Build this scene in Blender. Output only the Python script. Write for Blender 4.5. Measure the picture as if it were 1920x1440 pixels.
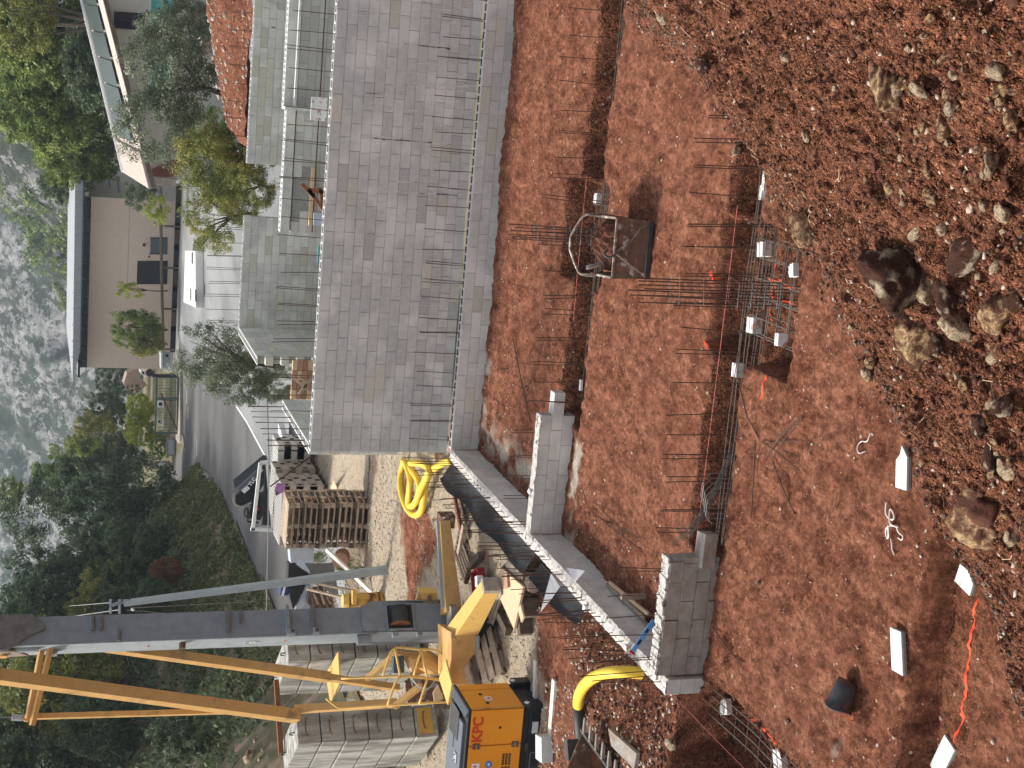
import bpy, bmesh, math, random
import numpy as np
from mathutils import Matrix, Vector, Euler

for o in list(bpy.data.objects):
    bpy.data.objects.remove(o)
SC = bpy.context.scene
COL = SC.collection
random.seed(7)
RNG = np.random.default_rng(7)

# ------------------------------------------------------------------ camera
F_PX = 2662.0
PITCH = math.radians(18.0)
ROLL = math.radians(1.12)
YAW = math.radians(-12.95)
CAMZ = 8.0


def _axes():
    ca, sa = math.cos(YAW), math.sin(YAW)
    cp, sp = math.cos(PITCH), math.sin(PITCH)
    cr, sr = math.cos(ROLL), math.sin(ROLL)

    def wf(X, Y, Z):
        return Vector((X * ca + Y * sa, -X * sa + Y * ca, Z))
    right = wf(1, 0, 0)
    down = wf(0, -sp, -cp)
    fwd = wf(0, cp, -sp)
    ud = right * cr - down * sr      # upright picture right
    wd = right * sr + down * cr      # upright picture down
    return ud, wd, fwd


UD, WD, FW = _axes()
cam_d = bpy.data.cameras.new('camera')
cam = bpy.data.objects.new('camera', cam_d)
COL.objects.link(cam)
# the photograph lies on its side: picture right = world down, picture top = world right
cam.matrix_world = Matrix((
    (WD.x, UD.x, -FW.x, 0), (WD.y, UD.y, -FW.y, 0), (WD.z, UD.z, -FW.z, CAMZ), (0, 0, 0, 1)))
cam_d.sensor_width = 36
cam_d.lens = F_PX / 1920 * 36
cam_d.clip_start = 0.1
cam_d.clip_end = 6000
SC.camera = cam

# ------------------------------------------------------------------ light
SUN_EL, SUN_AZ = math.radians(46), math.radians(-76)   # azimuth from +Y, negative = from the left
w = bpy.data.worlds.new('World')
SC.world = w
w.use_nodes = True
nt = w.node_tree
bg = nt.nodes['Background']
sky = nt.nodes.new('ShaderNodeTexSky')
sky.sky_type = 'NISHITA'
sky.sun_disc = False
sky.sun_elevation = SUN_EL
sky.sun_rotation = SUN_AZ
sky.dust_density = 4.0
sky.air_density = 1.0
sky.ozone_density = 1.0
hs = nt.nodes.new('ShaderNodeHueSaturation')
hs.inputs['Saturation'].default_value = 0.3
nt.links.new(sky.outputs[0], hs.inputs['Color'])
nt.links.new(hs.outputs[0], bg.inputs['Color'])
bg.inputs['Strength'].default_value = 0.15
sd = bpy.data.lights.new('sun', 'SUN')
sd.energy = 2.9
sd.angle = math.radians(9)
sd.color = (1.0, 0.95, 0.87)
sun = bpy.data.objects.new('sun', sd)
COL.objects.link(sun)
sdir = Vector((math.cos(SUN_EL) * math.sin(SUN_AZ), math.cos(SUN_EL) * math.cos(SUN_AZ), math.sin(SUN_EL)))
sun.rotation_euler = (-sdir).to_track_quat('-Z', 'Y').to_euler()
sun.location = (0, 0, 40)
SC.view_settings.view_transform = 'Standard'
SC.view_settings.look = 'None'
SC.view_settings.gamma = 1
SC.view_settings.use_curve_mapping = False
SC.view_settings.exposure = 0.74
HAZE = .0003

# ------------------------------------------------------------------ picture -> place helpers (used to measure where things stand)


def ray(x, y):
    d = FW * F_PX + UD * (720 - y) + WD * (x - 960)
    return d / F_PX


def onY(x, y, Y):
    d = ray(x, y)
    return Vector((0, 0, CAMZ)) + d * (Y / d.y)


def onZ(x, y, z):
    d = ray(x, y)
    return Vector((0, 0, CAMZ)) + d * ((z - CAMZ) / d.z)


def onX(x, y, X):
    d = ray(x, y)
    return Vector((0, 0, CAMZ)) + d * (X / d.x)


# ------------------------------------------------------------------ noise
def _h(ix, iy, s):
    n = (ix.astype(np.int64) * 374761393 + iy.astype(np.int64) * 668265263 + s * 1442695041) & 0xFFFFFFFF
    n = ((n ^ (n >> 13)) * 1274126177) & 0xFFFFFFFF
    n = n ^ (n >> 16)
    return (n & 0xFFFF) / 65535.0


def vn(x, y, s=0):
    x = np.asarray(x, float); y = np.asarray(y, float)
    ix = np.floor(x); iy = np.floor(y)
    fx = x - ix; fy = y - iy
    fx = fx * fx * (3 - 2 * fx); fy = fy * fy * (3 - 2 * fy)
    a = _h(ix, iy, s); b = _h(ix + 1, iy, s); c = _h(ix, iy + 1, s); d = _h(ix + 1, iy + 1, s)
    return (a * (1 - fx) + b * fx) * (1 - fy) + (c * (1 - fx) + d * fx) * fy


def fbm(x, y, s=0, o=4, g=.5):
    r = 0; a = 1; t = 0
    for i in range(o):
        r = r + a * (vn(x * 2 ** i + 17.3 * i, y * 2 ** i - 9.1 * i, s + i) - .5); t += a; a *= g
    return r / t * 2


def sm(e0, e1, x):
    t = np.clip((x - e0) / (e1 - e0), 0, 1)
    return t * t * (3 - 2 * t)


def bx(x, y, x0, x1, y0, y1, s=.08):
    return sm(x0 - s, x0 + s, x) * (1 - sm(x1 - s, x1 + s, x)) * sm(y0 - s, y0 + s, y) * (1 - sm(y1 - s, y1 + s, y))


# ------------------------------------------------------------------ mesh builder
class MB:
    def __init__(self):
        self.v = []; self.f = []

    def add(self, vs, fs):
        n = len(self.v)
        self.v += [tuple(p) for p in vs]
        self.f += [tuple(i + n for i in f) for f in fs]
        return self

    def box(self, c, s, rz=0, rx=0, ry=0):
        M = Euler((rx, ry, rz)).to_matrix()
        c = Vector(c)
        vs = []
        for dx in (-.5, .5):
            for dy in (-.5, .5):
                for dz in (-.5, .5):
                    vs.append(c + M @ Vector((dx * s[0], dy * s[1], dz * s[2])))
        return self.add(vs, [(0, 1, 3, 2), (4, 6, 7, 5), (0, 4, 5, 1), (2, 3, 7, 6), (0, 2, 6, 4), (1, 5, 7, 3)])

    def beam(self, p0, p1, wd, ht, up=(0, 0, 1)):
        p0, p1 = Vector(p0), Vector(p1)
        d = (p1 - p0).normalized()
        sd_ = d.cross(Vector(up))
        if sd_.length < 1e-4:
            sd_ = d.cross(Vector((0, 1, 0)))
        sd_.normalize()
        u = sd_.cross(d)
        vs = []
        for p in (p0, p1):
            for a, b in ((-1, -1), (1, -1), (1, 1), (-1, 1)):
                vs.append(p + sd_ * (a * wd / 2) + u * (b * ht / 2))
        return self.add(vs, [(3, 2, 1, 0), (4, 5, 6, 7), (0, 1, 5, 4), (1, 2, 6, 5), (2, 3, 7, 6), (3, 0, 4, 7)])

    def taper(self, p0, p1, w0, h0, w1, h1):
        p0, p1 = Vector(p0), Vector(p1)
        d = (p1 - p0).normalized()
        s_ = d.cross(Vector((0, 0, 1))).normalized(); u = s_.cross(d)
        vs = []
        for p, ww, hh in ((p0, w0, h0), (p1, w1, h1)):
            for a, b in ((-1, -1), (1, -1), (1, 1), (-1, 1)):
                vs.append(p + s_ * (a * ww / 2) + u * (b * hh / 2))
        return self.add(vs, [(3, 2, 1, 0), (4, 5, 6, 7), (0, 1, 5, 4), (1, 2, 6, 5), (2, 3, 7, 6), (3, 0, 4, 7)])

    def cyl(self, p0, p1, r, n=8, r1=None, cap=True):
        p0, p1 = Vector(p0), Vector(p1)
        if r1 is None: r1 = r
        d = (p1 - p0).normalized()
        a = d.cross(Vector((0, 0, 1)))
        if a.length < 1e-3: a = d.cross(Vector((0, 1, 0)))
        a.normalize(); b = d.cross(a)
        vs = []
        for p, q in ((p0, r), (p1, r1)):
            for i in range(n):
                t = 2 * math.pi * i / n
                vs.append(p + (a * math.cos(t) + b * math.sin(t)) * q)
        fs = [(i, (i + 1) % n, n + (i + 1) % n, n + i) for i in range(n)]
        if cap: fs += [tuple(range(n))[::-1], tuple(range(n, 2 * n))]
        return self.add(vs, fs)

    def tube(self, pts, r, n=6, smooth=0):
        pts = [Vector(p) for p in pts]
        for _ in range(smooth):
            q = [pts[0]]
            for a, b in zip(pts[:-1], pts[1:]):
                q += [a * .75 + b * .25, a * .25 + b * .75]
            q.append(pts[-1]); pts = q
        rings = []
        pa = None
        for i, p in enumerate(pts):
            d = (pts[min(i + 1, len(pts) - 1)] - pts[max(i - 1, 0)]).normalized()
            if pa is None:
                a = d.cross(Vector((0, 0, 1)))
                if a.length < 1e-3: a = d.cross(Vector((0, 1, 0)))
            else:
                a = pa - d * pa.dot(d)
            a.normalize(); pa = a; b = d.cross(a)
            rr = r[i] if isinstance(r, (list, tuple)) else r
            rings.append([p + (a * math.cos(2 * math.pi * k / n) + b * math.sin(2 * math.pi * k / n)) * rr for k in range(n)])
        vs = [v for rg in rings for v in rg]
        fs = []
        for i in range(len(rings) - 1):
            for k in range(n):
                fs.append((i * n + k, i * n + (k + 1) % n, (i + 1) * n + (k + 1) % n, (i + 1) * n + k))
        fs += [tuple(range(n))[::-1], tuple(range((len(rings) - 1) * n, len(rings) * n))]
        return self.add(vs, fs)

    def prism(self, poly, off):
        """poly: list of points; off: extrusion vector"""
        n = len(poly); off = Vector(off)
        vs = [Vector(p) for p in poly] + [Vector(p) + off for p in poly]
        fs = [tuple(range(n))[::-1], tuple(range(n, 2 * n))]
        fs += [(i, (i + 1) % n, n + (i + 1) % n, n + i) for i in range(n)]
        return self.add(vs, fs)

    def quad(self, *p):
        return self.add(p, [tuple(range(len(p)))])

    def mesh(self, name):
        me = bpy.data.meshes.new(name)
        me.from_pydata(self.v, [], self.f)
        me.update()
        return me


def np_mesh(name, V, F):
    me = bpy.data.meshes.new(name)
    V = np.asarray(V, np.float32); F = np.asarray(F, np.int32)
    k = F.shape[1]
    me.vertices.add(len(V)); me.vertices.foreach_set('co', V.ravel())
    me.loops.add(F.size); me.loops.foreach_set('vertex_index', F.ravel())
    me.polygons.add(len(F))
    me.polygons.foreach_set('loop_start', np.arange(0, F.size, k, dtype=np.int32))
    me.polygons.foreach_set('loop_total', np.full(len(F), k, np.int32))
    me.update(calc_edges=True)
    return me


def smooth(me, on=True):
    me.polygons.foreach_set('use_smooth', np.full(len(me.polygons), on))
    return me


def bevel(me, wdt=.01, seg=2):
    bm = bmesh.new(); bm.from_mesh(me)
    bmesh.ops.recalc_face_normals(bm, faces=bm.faces)
    bmesh.ops.bevel(bm, geom=list(bm.edges), offset=wdt, segments=seg, affect='EDGES', profile=.6)
    bm.to_mesh(me); bm.free()
    return me


def fixn(me):
    bm = bmesh.new(); bm.from_mesh(me)
    bmesh.ops.recalc_face_normals(bm, faces=bm.faces)
    bm.to_mesh(me); bm.free()
    return me


# ------------------------------------------------------------------ objects
def org(o):
    """world offset of a parent chain made of unrotated objects"""
    v = Vector((0, 0, 0))
    while o is not None:
        v += o.location; o = o.parent
    return v


def thing(name, label, cat, loc=(0, 0, 0), rz=0, group=None, rot=None):
    o = bpy.data.objects.new(name, None); COL.objects.link(o)
    o.empty_display_size = .2
    o.location = loc
    o.rotation_euler = rot if rot is not None else (0, 0, rz)
    o['label'] = label; o['category'] = cat
    if group: o['group'] = group
    return o


def tag(o, label, cat, group=None, kind=None):
    if label: o['label'] = label
    if cat: o['category'] = cat
    if group: o['group'] = group
    if kind: o['kind'] = kind
    return o


def part(name, mb, mat, parent=None, world=True, fix=True, sm_=False, bev=None):
    """link a mesh as one object; world=True: vertices were given in world space"""
    me = mb.mesh(name) if isinstance(mb, MB) else mb
    if fix and isinstance(mb, MB): fixn(me)
    if bev: bevel(me, bev)
    if sm_: smooth(me)
    if not me.materials: me.materials.append(mat)
    o = bpy.data.objects.new(name, me); COL.objects.link(o)
    if parent is not None:
        o.parent = parent
        if world:
            me.transform(Matrix.Translation(-org(parent)))
    return o


def inst(name, me, parent, loc=(0, 0, 0), rot=(0, 0, 0), sc=(1, 1, 1)):
    o = bpy.data.objects.new(name, me); COL.objects.link(o)
    o.parent = parent; o.location = loc; o.rotation_euler = rot; o.scale = sc
    return o


def copy_tree(o, loc=None, rz=None, label=None, parent=None):
    c = o.copy(); COL.objects.link(c)
    if parent is not None: c.parent = parent
    if loc is not None: c.location = loc
    if rz is not None: c.rotation_euler = (0, 0, rz)
    if label: c['label'] = label
    for ch in list(o.children):
        copy_tree(ch, parent=c)
    return c


# ------------------------------------------------------------------ materials
def N(nt_, t, **kw):
    n = nt_.nodes.new(t)
    for k, v in kw.items():
        if hasattr(n, k): setattr(n, k, v)
    return n


def mat(name, c1, c2=None, scale=6., rough=.85, bump=.3, bscale=None, metal=0., c3=None, s3=1.2, t3=.55, coord='pos',
        rand=0., speck=None, spscale=40., spth=.06, stretch=None, spec=.3, detail=8., bdist=.02, p0=.32, p1=.68):
    """c1/c2: fine colour variation; c3: larger patches; rand: per-object value change; speck: small light or dark grains"""
    m = bpy.data.materials.new(name); m.use_nodes = True
    nt_ = m.node_tree; b = nt_.nodes['Principled BSDF']; L = nt_.links.new
    b.inputs['Roughness'].default_value = rough
    b.inputs['Metallic'].default_value = metal
    b.inputs['Specular IOR Level'].default_value = spec
    if coord == 'pos':
        co = N(nt_, 'ShaderNodeNewGeometry').outputs['Position']
    else:
        co = N(nt_, 'ShaderNodeTexCoord').outputs['Object']
    if stretch:
        mp = N(nt_, 'ShaderNodeMapping'); mp.inputs['Scale'].default_value = stretch
        L(co, mp.inputs['Vector']); co2 = mp.outputs[0]
    else:
        co2 = co
    col = None
    if c2 is None: c2 = tuple(x * .8 for x in c1)
    n1 = N(nt_, 'ShaderNodeTexNoise'); n1.inputs['Scale'].default_value = scale; n1.inputs['Detail'].default_value = detail
    n1.inputs['Roughness'].default_value = .65
    L(co2, n1.inputs['Vector'])
    r1 = N(nt_, 'ShaderNodeValToRGB')
    r1.color_ramp.elements[0].position = p0; r1.color_ramp.elements[1].position = p1
    r1.color_ramp.elements[0].color = (*c2, 1); r1.color_ramp.elements[1].color = (*c1, 1)
    L(n1.outputs['Fac'], r1.inputs['Fac'])
    col = r1.outputs[0]
    if c3 is not None:
        n2 = N(nt_, 'ShaderNodeTexNoise'); n2.inputs['Scale'].default_value = s3; n2.inputs['Detail'].default_value = 6
        L(co2, n2.inputs['Vector'])
        r2 = N(nt_, 'ShaderNodeValToRGB')
        r2.color_ramp.elements[0].position = t3 - .06; r2.color_ramp.elements[1].position = t3 + .06
        L(n2.outputs['Fac'], r2.inputs['Fac'])
        mx = N(nt_, 'ShaderNodeMix', data_type='RGBA'); mx.inputs[7].default_value = (*c3, 1)
        L(r2.outputs[0], mx.inputs[0]); L(col, mx.inputs[6]); col = mx.outputs[2]
    if speck is not None:
        vo = N(nt_, 'ShaderNodeTexVoronoi'); vo.inputs['Scale'].default_value = spscale
        L(co, vo.inputs['Vector'])
        sp = N(nt_, 'ShaderNodeSeparateColor'); L(vo.outputs['Color'], sp.inputs[0])
        lt = N(nt_, 'ShaderNodeMath', operation='LESS_THAN'); lt.inputs[1].default_value = spth
        L(sp.outputs[0], lt.inputs[0])
        ld = N(nt_, 'ShaderNodeMath', operation='LESS_THAN'); ld.inputs[1].default_value = .38
        L(vo.outputs['Distance'], ld.inputs[0])
        mm = N(nt_, 'ShaderNodeMath', operation='MULTIPLY'); L(lt.outputs[0], mm.inputs[0]); L(ld.outputs[0], mm.inputs[1])
        mx = N(nt_, 'ShaderNodeMix', data_type='RGBA'); mx.inputs[7].default_value = (*speck, 1)
        L(mm.outputs[0], mx.inputs[0]); L(col, mx.inputs[6]); col = mx.outputs[2]
    if rand:
        oi = N(nt_, 'ShaderNodeObjectInfo')
        mr = N(nt_, 'ShaderNodeMapRange'); mr.inputs[3].default_value = 1 - rand; mr.inputs[4].default_value = 1 + rand
        L(oi.outputs['Random'], mr.inputs[0])
        hv = N(nt_, 'ShaderNodeHueSaturation'); L(mr.outputs[0], hv.inputs['Value']); L(col, hv.inputs['Color']); col = hv.outputs[0]
    L(col, b.inputs['Base Color'])
    if bump:
        nb = N(nt_, 'ShaderNodeTexNoise'); nb.inputs['Scale'].default_value = bscale or scale * 3; nb.inputs['Detail'].default_value = 8
        nb.inputs['Roughness'].default_value = .7
        L(co2, nb.inputs['Vector'])
        bp = N(nt_, 'ShaderNodeBump'); bp.inputs['Strength'].default_value = bump; bp.inputs['Distance'].default_value = bdist
        L(nb.outputs['Fac'], bp.inputs['Height']); L(bp.outputs[0], b.inputs['Normal'])
    return m


RED = (.27, .092, .052); RED_D = (.12, .037, .022)
M = {}
M['block'] = mat('block_concrete', (.6, .6, .565), (.48, .48, .45), 7, .92, .35, 60, c3=(.68, .675, .63), s3=1.3, t3=.55, rand=.075)
M['block_y'] = mat('block_concrete_yellowish', (.6, .58, .5), (.52, .5, .43), 9, .92, .25, 60, rand=.08)
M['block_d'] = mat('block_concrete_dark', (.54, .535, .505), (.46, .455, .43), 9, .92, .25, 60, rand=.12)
M['mortar'] = mat('mortar_grey', (.34, .34, .32), (.22, .22, .2), 12, .95, .4)
M['mortar_w'] = mat('mortar_white', (.72, .72, .69), (.5, .49, .46), 14, .9, .5)
M['fill_w'] = mat('concrete_fill_splashed', (.66, .64, .6), (.4, .36, .32), 16, .95, .8, c3=(.12, .08, .065), s3=9, t3=.62)
M['conc_old'] = mat('old_concrete', (.36, .33, .29), (.22, .2, .175), 7, .95, .5, c3=(.27, .2, .15), s3=3, t3=.58)
M['cell'] = mat('dark_cell', (.03, .03, .03), (.02, .02, .02))
M['rebar'] = mat('rebar_rusty', (.14, .075, .05), (.06, .036, .027), 30, .75, .2, metal=.25)
M['rebar_g'] = mat('rebar_grey', (.2, .18, .15), (.11, .1, .085), 30, .6, .2, metal=.5)
M['wire'] = mat('steel_wire', (.3, .3, .29), (.2, .2, .2), 30, .5, 0, metal=.7)
M['rock'] = mat('limestone_with_soil', (.98, .68, .36), (.32, .15, .075), 3.6, .95, .9, 9, c3=(.17, .065, .038), s3=1.5, t3=.5, coord='obj', bdist=.3, p0=.42, p1=.58)
M['rock_w'] = mat('white_limestone', (1.0, .84, .58), (.52, .3, .15), 3.6, .95, .9, 9, c3=(.2, .08, .05), s3=1.7, t3=.55, coord='obj', bdist=.3, p0=.4, p1=.56)
M['rock_b'] = mat('soil_caked_rock', (.2, .078, .043), (.075, .028, .018), 4, .97, 1., 10, c3=(.85, .68, .48), s3=1.6, t3=.57, coord='obj', bdist=.3)
M['pebble'] = mat('pebbles_pale', (.5, .42, .34), (.3, .2, .15), 3, .95, .3, 40)
M['clod'] = mat('soil_clods', (.17, .065, .038), (.06, .023, .015), 5, 1, .8, 50)
M['gravelst'] = mat('gravel_stones', (.55, .49, .4), (.33, .28, .22), 4, .95, .4, 40)
M['tan_steel'] = mat('yellow_tan_paint', (.62, .38, .14), (.53, .31, .11), 5, .5, .12, 30, c3=(.3, .2, .11), s3=2.6, t3=.66)
M['yel_steel'] = mat('yellow_paint', (.72, .47, .13), (.64, .4, .12), 5, .5, .12, 30, c3=(.3, .19, .09), s3=5, t3=.68)
M['grey_steel'] = mat('grey_paint_steel', (.25, .275, .295), (.19, .21, .225), 6, .55, .15, 40, c3=(.24, .25, .26), s3=3, t3=.64)
M['grey_lt'] = mat('galvanised_grey', (.38, .43, .45), (.3, .34, .36), 5, .5, .1, 30)
M['dark_steel'] = mat('dark_steel', (.06, .058, .055), (.035, .034, .033), 8, .6, .2)
M['brown_steel'] = mat('weathered_brown_steel', (.19, .1, .062), (.08, .045, .03), 8, .7, .4, c3=(.45, .38, .32), s3=9, t3=.63)
M['knuckle'] = mat('grey_brown_cast_steel', (.2, .185, .165), (.12, .11, .1), 8, .7, .4)
M['skip_frame'] = mat('soil_stained_steel', (.3, .24, .19), (.13, .09, .07), 9, .7, .4, c3=(.5, .47, .43), s3=12, t3=.6)
M['humus'] = mat('grey_humus_clods', (.2, .145, .105), (.07, .05, .038), 5, 1, .8, 50)
M['rust'] = mat('rust', (.3, .12, .05), (.13, .05, .028), 14, .9, .6, 40)
M['rust_y'] = mat('rusty_yellow_plate', (.6, .36, .08), (.5, .3, .07), 6, .8, .4, 30, c3=(.16, .06, .025), s3=4, t3=.55)
M['ballast'] = mat('ballast_concrete', (.42, .41, .37), (.2, .195, .175), 3, .95, .4, 30, c3=(.17, .16, .14), s3=2.2, t3=.58, stretch=(1.6, 1.6, .3), p0=.38, p1=.6)
M['wood'] = mat('weathered_wood', (.46, .37, .28), (.28, .22, .17), 10, .9, .5, 40, rand=.3)
M['wood_r'] = mat('reddish_wood', (.42, .24, .15), (.3, .17, .11), 10, .9, .5, 40, rand=.2)
M['wood_l'] = mat('fresh_wood', (.66, .49, .32), (.52, .37, .23), 8, .8, .4, 40)
M['wood_w'] = mat('white_plank', (.74, .7, .62), (.6, .56, .48), 8, .8, .3, 40)
M['wood_d'] = mat('dark_old_wood', (.16, .115, .085), (.08, .058, .045), 10, .95, .6, 40, rand=.25)
M['white'] = mat('white_foam', (.8, .8, .78), (.66, .66, .64), 8, .7, .2, c3=(.42, .2, .13), s3=11, t3=.6)
M['white_p'] = mat('white_paint', (.78, .78, .76), (.68, .68, .66), 6, .6, .1)
M['plate'] = mat('pale_slab', (.62, .66, .62), (.5, .54, .5), 12, .8, .2, 60, c3=(.4, .26, .19), s3=7, t3=.7)
M['plate_e'] = mat('slab_edge', (.33, .36, .34), (.25, .27, .26), 12, .9, .2)
M['rope'] = mat('white_rope', (.75, .72, .68), (.6, .55, .5), 20, .9, .2)
M['pipe_y'] = mat('yellow_duct', (.85, .6, .06), (.75, .5, .05), 6, .5, .2, 90)
M['black'] = mat('black_plastic', (.022, .023, .026), (.014, .014, .016), 8, .5, .2)
M['black_s'] = mat('black_membrane', (.026, .027, .03), (.015, .016, .018), 5, .85, .5, 8, c3=(.12, .08, .065), s3=1.4, t3=.7)
M['orange'] = mat('generator_orange', (.8, .31, .02), (.76, .29, .02), 5, .38, .05, 120)
M['gen_grey'] = mat('generator_grey', (.13, .145, .16), (.1, .11, .125), 5, .5, .08, 60)
M['gen_black'] = mat('generator_black', (.016, .017, .02), (.011, .011, .013), 8, .45, .1)
M['red'] = mat('red_plastic', (.32, .016, .025), (.24, .012, .02), 5, .5, .2)
M['blue'] = mat('blue_level', (.16, .4, .75), (.12, .33, .66), 5, .4, .1)
M['blue_d'] = mat('blue_tarp', (.03, .06, .2), (.02, .04, .12), 5, .5, .3)
M['cloth_b'] = mat('light_tarp', (.5, .56, .64), (.38, .42, .5), 4, .5, .4, 10)
M['text_red'] = mat('red_lettering', (.62, .06, .02), (.58, .05, .02), 5, .4, 0)
M['text_w'] = mat('white_lettering', (.75, .75, .73), (.7, .7, .68), 5, .5, 0)
M['text_k'] = mat('dark_lettering', (.02, .02, .03), (.02, .02, .03), 5, .5, 0)
M['sign_blue'] = mat('sign_blue', (.02, .22, .6), (.02, .2, .55), 5, .4, 0)
M['paint_o'] = mat('orange_marking_paint', (.95, .1, .025), (.6, .07, .03), 30, .8, .3, c3=(.3, .09, .05), s3=14, t3=.6)
M['string'] = mat('pink_string', (.75, .22, .18), (.6, .18, .15), 5, .8, 0)
M['purple'] = mat('purple_film', (.2, .08, .2), (.13, .05, .14), 8, .35, .3)
M['bucket_b'] = mat('muddy_black_bucket', (.05, .055, .065), (.03, .03, .034), 6, .45, .3, c3=(.1, .05, .035), s3=6, t3=.52)
M['stucco'] = mat('beige_render', (.82, .66, .54), (.75, .6, .49), 3, .95, .25, 40)
M['stucco2'] = mat('pale_render', (.6, .56, .5), (.54, .5, .45), 3, .95, .25, 40)
M['metal_roof'] = mat('grey_metal_roof', (.42, .43, .44), (.26, .27, .28), 3, .5, .2, 20, stretch=(8, 1, 1))
M['metal_d'] = mat('blue_grey_steelwork', (.07, .1, .115), (.05, .07, .08), 4, .5, .1)
M['glass'] = mat('dark_glass', (.02, .025, .05), (.015, .02, .04), 3, .08, 0, spec=.6)
M['dark_door'] = mat('dark_door', (.045, .045, .047), (.035, .035, .037), 3, .5, .1)
M['grey_door'] = mat('grey_door', (.14, .17, .18), (.11, .13, .14), 3, .5, .1)
M['teal'] = mat('teal_sheet', (.1, .36, .33), (.07, .28, .26), 3, .5, .1)
M['tile'] = mat('pale_roof_tiles', (.56, .48, .42), (.4, .33, .28), 6, .9, .5, 30)
M['panel'] = mat('dark_roof_panels', (.07, .09, .085), (.05, .065, .06), 4, .35, .1)
M['terracotta'] = mat('terracotta_wall', (.24, .1, .065), (.18, .075, .05), 3, .9, .2)
M['green_f'] = mat('green_fence_paint', (.11, .17, .13), (.08, .13, .1), 4, .6, .1)
M['asphalt'] = mat('asphalt', (.15, .148, .142), (.115, .113, .108), 1.5, .9, .3, 60, c3=(.09, .085, .08), s3=.14, t3=.5)
M['kerb'] = mat('kerb_stone', (.4, .36, .31), (.25, .2, .17), 3, .95, .6, 20)
M['line'] = mat('road_line_paint', (.68, .66, .62), (.5, .48, .45), 8, .8, .1)
M['gravel_y'] = mat('grey_gravel_yard', (.22, .225, .222), (.16, .165, .163), .8, .95, .3, 20, c3=(.27, .275, .27), s3=.25, t3=.52, stretch=(1, .35, 1))
M['bark'] = mat('bark', (.14, .11, .085), (.07, .055, .045), 14, .95, .8, 30)
M['path'] = mat('stony_path', (.5, .38, .31), (.36, .26, .2), 2, .95, .6, 10)
M['wall_rail'] = mat('timber_rail', (.2, .16, .13), (.14, .11, .09), 6, .9, .3)


def leaf_mat(name, a, b, c=None):
    m = bpy.data.materials.new(name); m.use_nodes = True
    nt_ = m.node_tree; L = nt_.links.new; bs = nt_.nodes['Principled BSDF']
    g = N(nt_, 'ShaderNodeNewGeometry')
    n = N(nt_, 'ShaderNodeTexNoise'); n.inputs['Scale'].default_value = .9; n.inputs['Detail'].default_value = 4
    L(g.outputs['Position'], n.inputs['Vector'])
    mu = N(nt_, 'ShaderNodeMath', operation='MULTIPLY_ADD'); mu.inputs[1].default_value = .55
    L(g.outputs['Random Per Island'], mu.inputs[0])
    ml = N(nt_, 'ShaderNodeMath', operation='MULTIPLY_ADD'); ml.inputs[1].default_value = 1.4; ml.inputs[2].default_value = -.45
    L(n.outputs['Fac'], ml.inputs[0]); L(ml.outputs[0], mu.inputs[2])
    r = N(nt_, 'ShaderNodeValToRGB')
    r.color_ramp.elements[0].color = (*a, 1); r.color_ramp.elements[0].position = .15
    r.color_ramp.elements[1].color = (*b, 1); r.color_ramp.elements[1].position = .8
    if c:
        e = r.color_ramp.elements.new(.97); e.color = (*c, 1)
    L(mu.outputs[0], r.inputs[0]); L(r.outputs[0], bs.inputs['Base Color'])
    bs.inputs['Roughness'].default_value = .6
    bs.inputs['Specular IOR Level'].default_value = .25
    tr = N(nt_, 'ShaderNodeBsdfTranslucent'); L(r.outputs[0], tr.inputs[0])
    mx = N(nt_, 'ShaderNodeMixShader'); mx.inputs[0].default_value = .3
    L(bs.outputs[0], mx.inputs[1]); L(tr.outputs[0], mx.inputs[2])
    L(mx.outputs[0], nt_.nodes['Material Output'].inputs['Surface'])
    return m


M['leaf_dark'] = leaf_mat('leaves_dark_evergreen', (0.035, 0.056, 0.030), (0.131, 0.175, 0.088))
M['leaf_mid'] = leaf_mat('leaves_mid_green', (0.056, 0.094, 0.022), (0.263, 0.338, 0.088), (0.450, 0.425, 0.112))
M['leaf_autumn'] = leaf_mat('leaves_autumn', (0.075, 0.094, 0.025), (0.338, 0.350, 0.100), (0.625, 0.413, 0.088))
M['leaf_olive'] = leaf_mat('leaves_olive', (0.069, 0.094, 0.056), (0.250, 0.288, 0.188), (0.450, 0.475, 0.375))
M['leaf_bright'] = leaf_mat('leaves_bright_green', (0.125, 0.175, 0.025), (0.450, 0.500, 0.075))
M['leaf_rust'] = leaf_mat('leaves_rust', (0.112, 0.062, 0.037), (0.275, 0.125, 0.062))
M['grass'] = leaf_mat('grass_blades', (.05, .07, .025), (.18, .2, .08), (.3, .27, .14))


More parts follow.
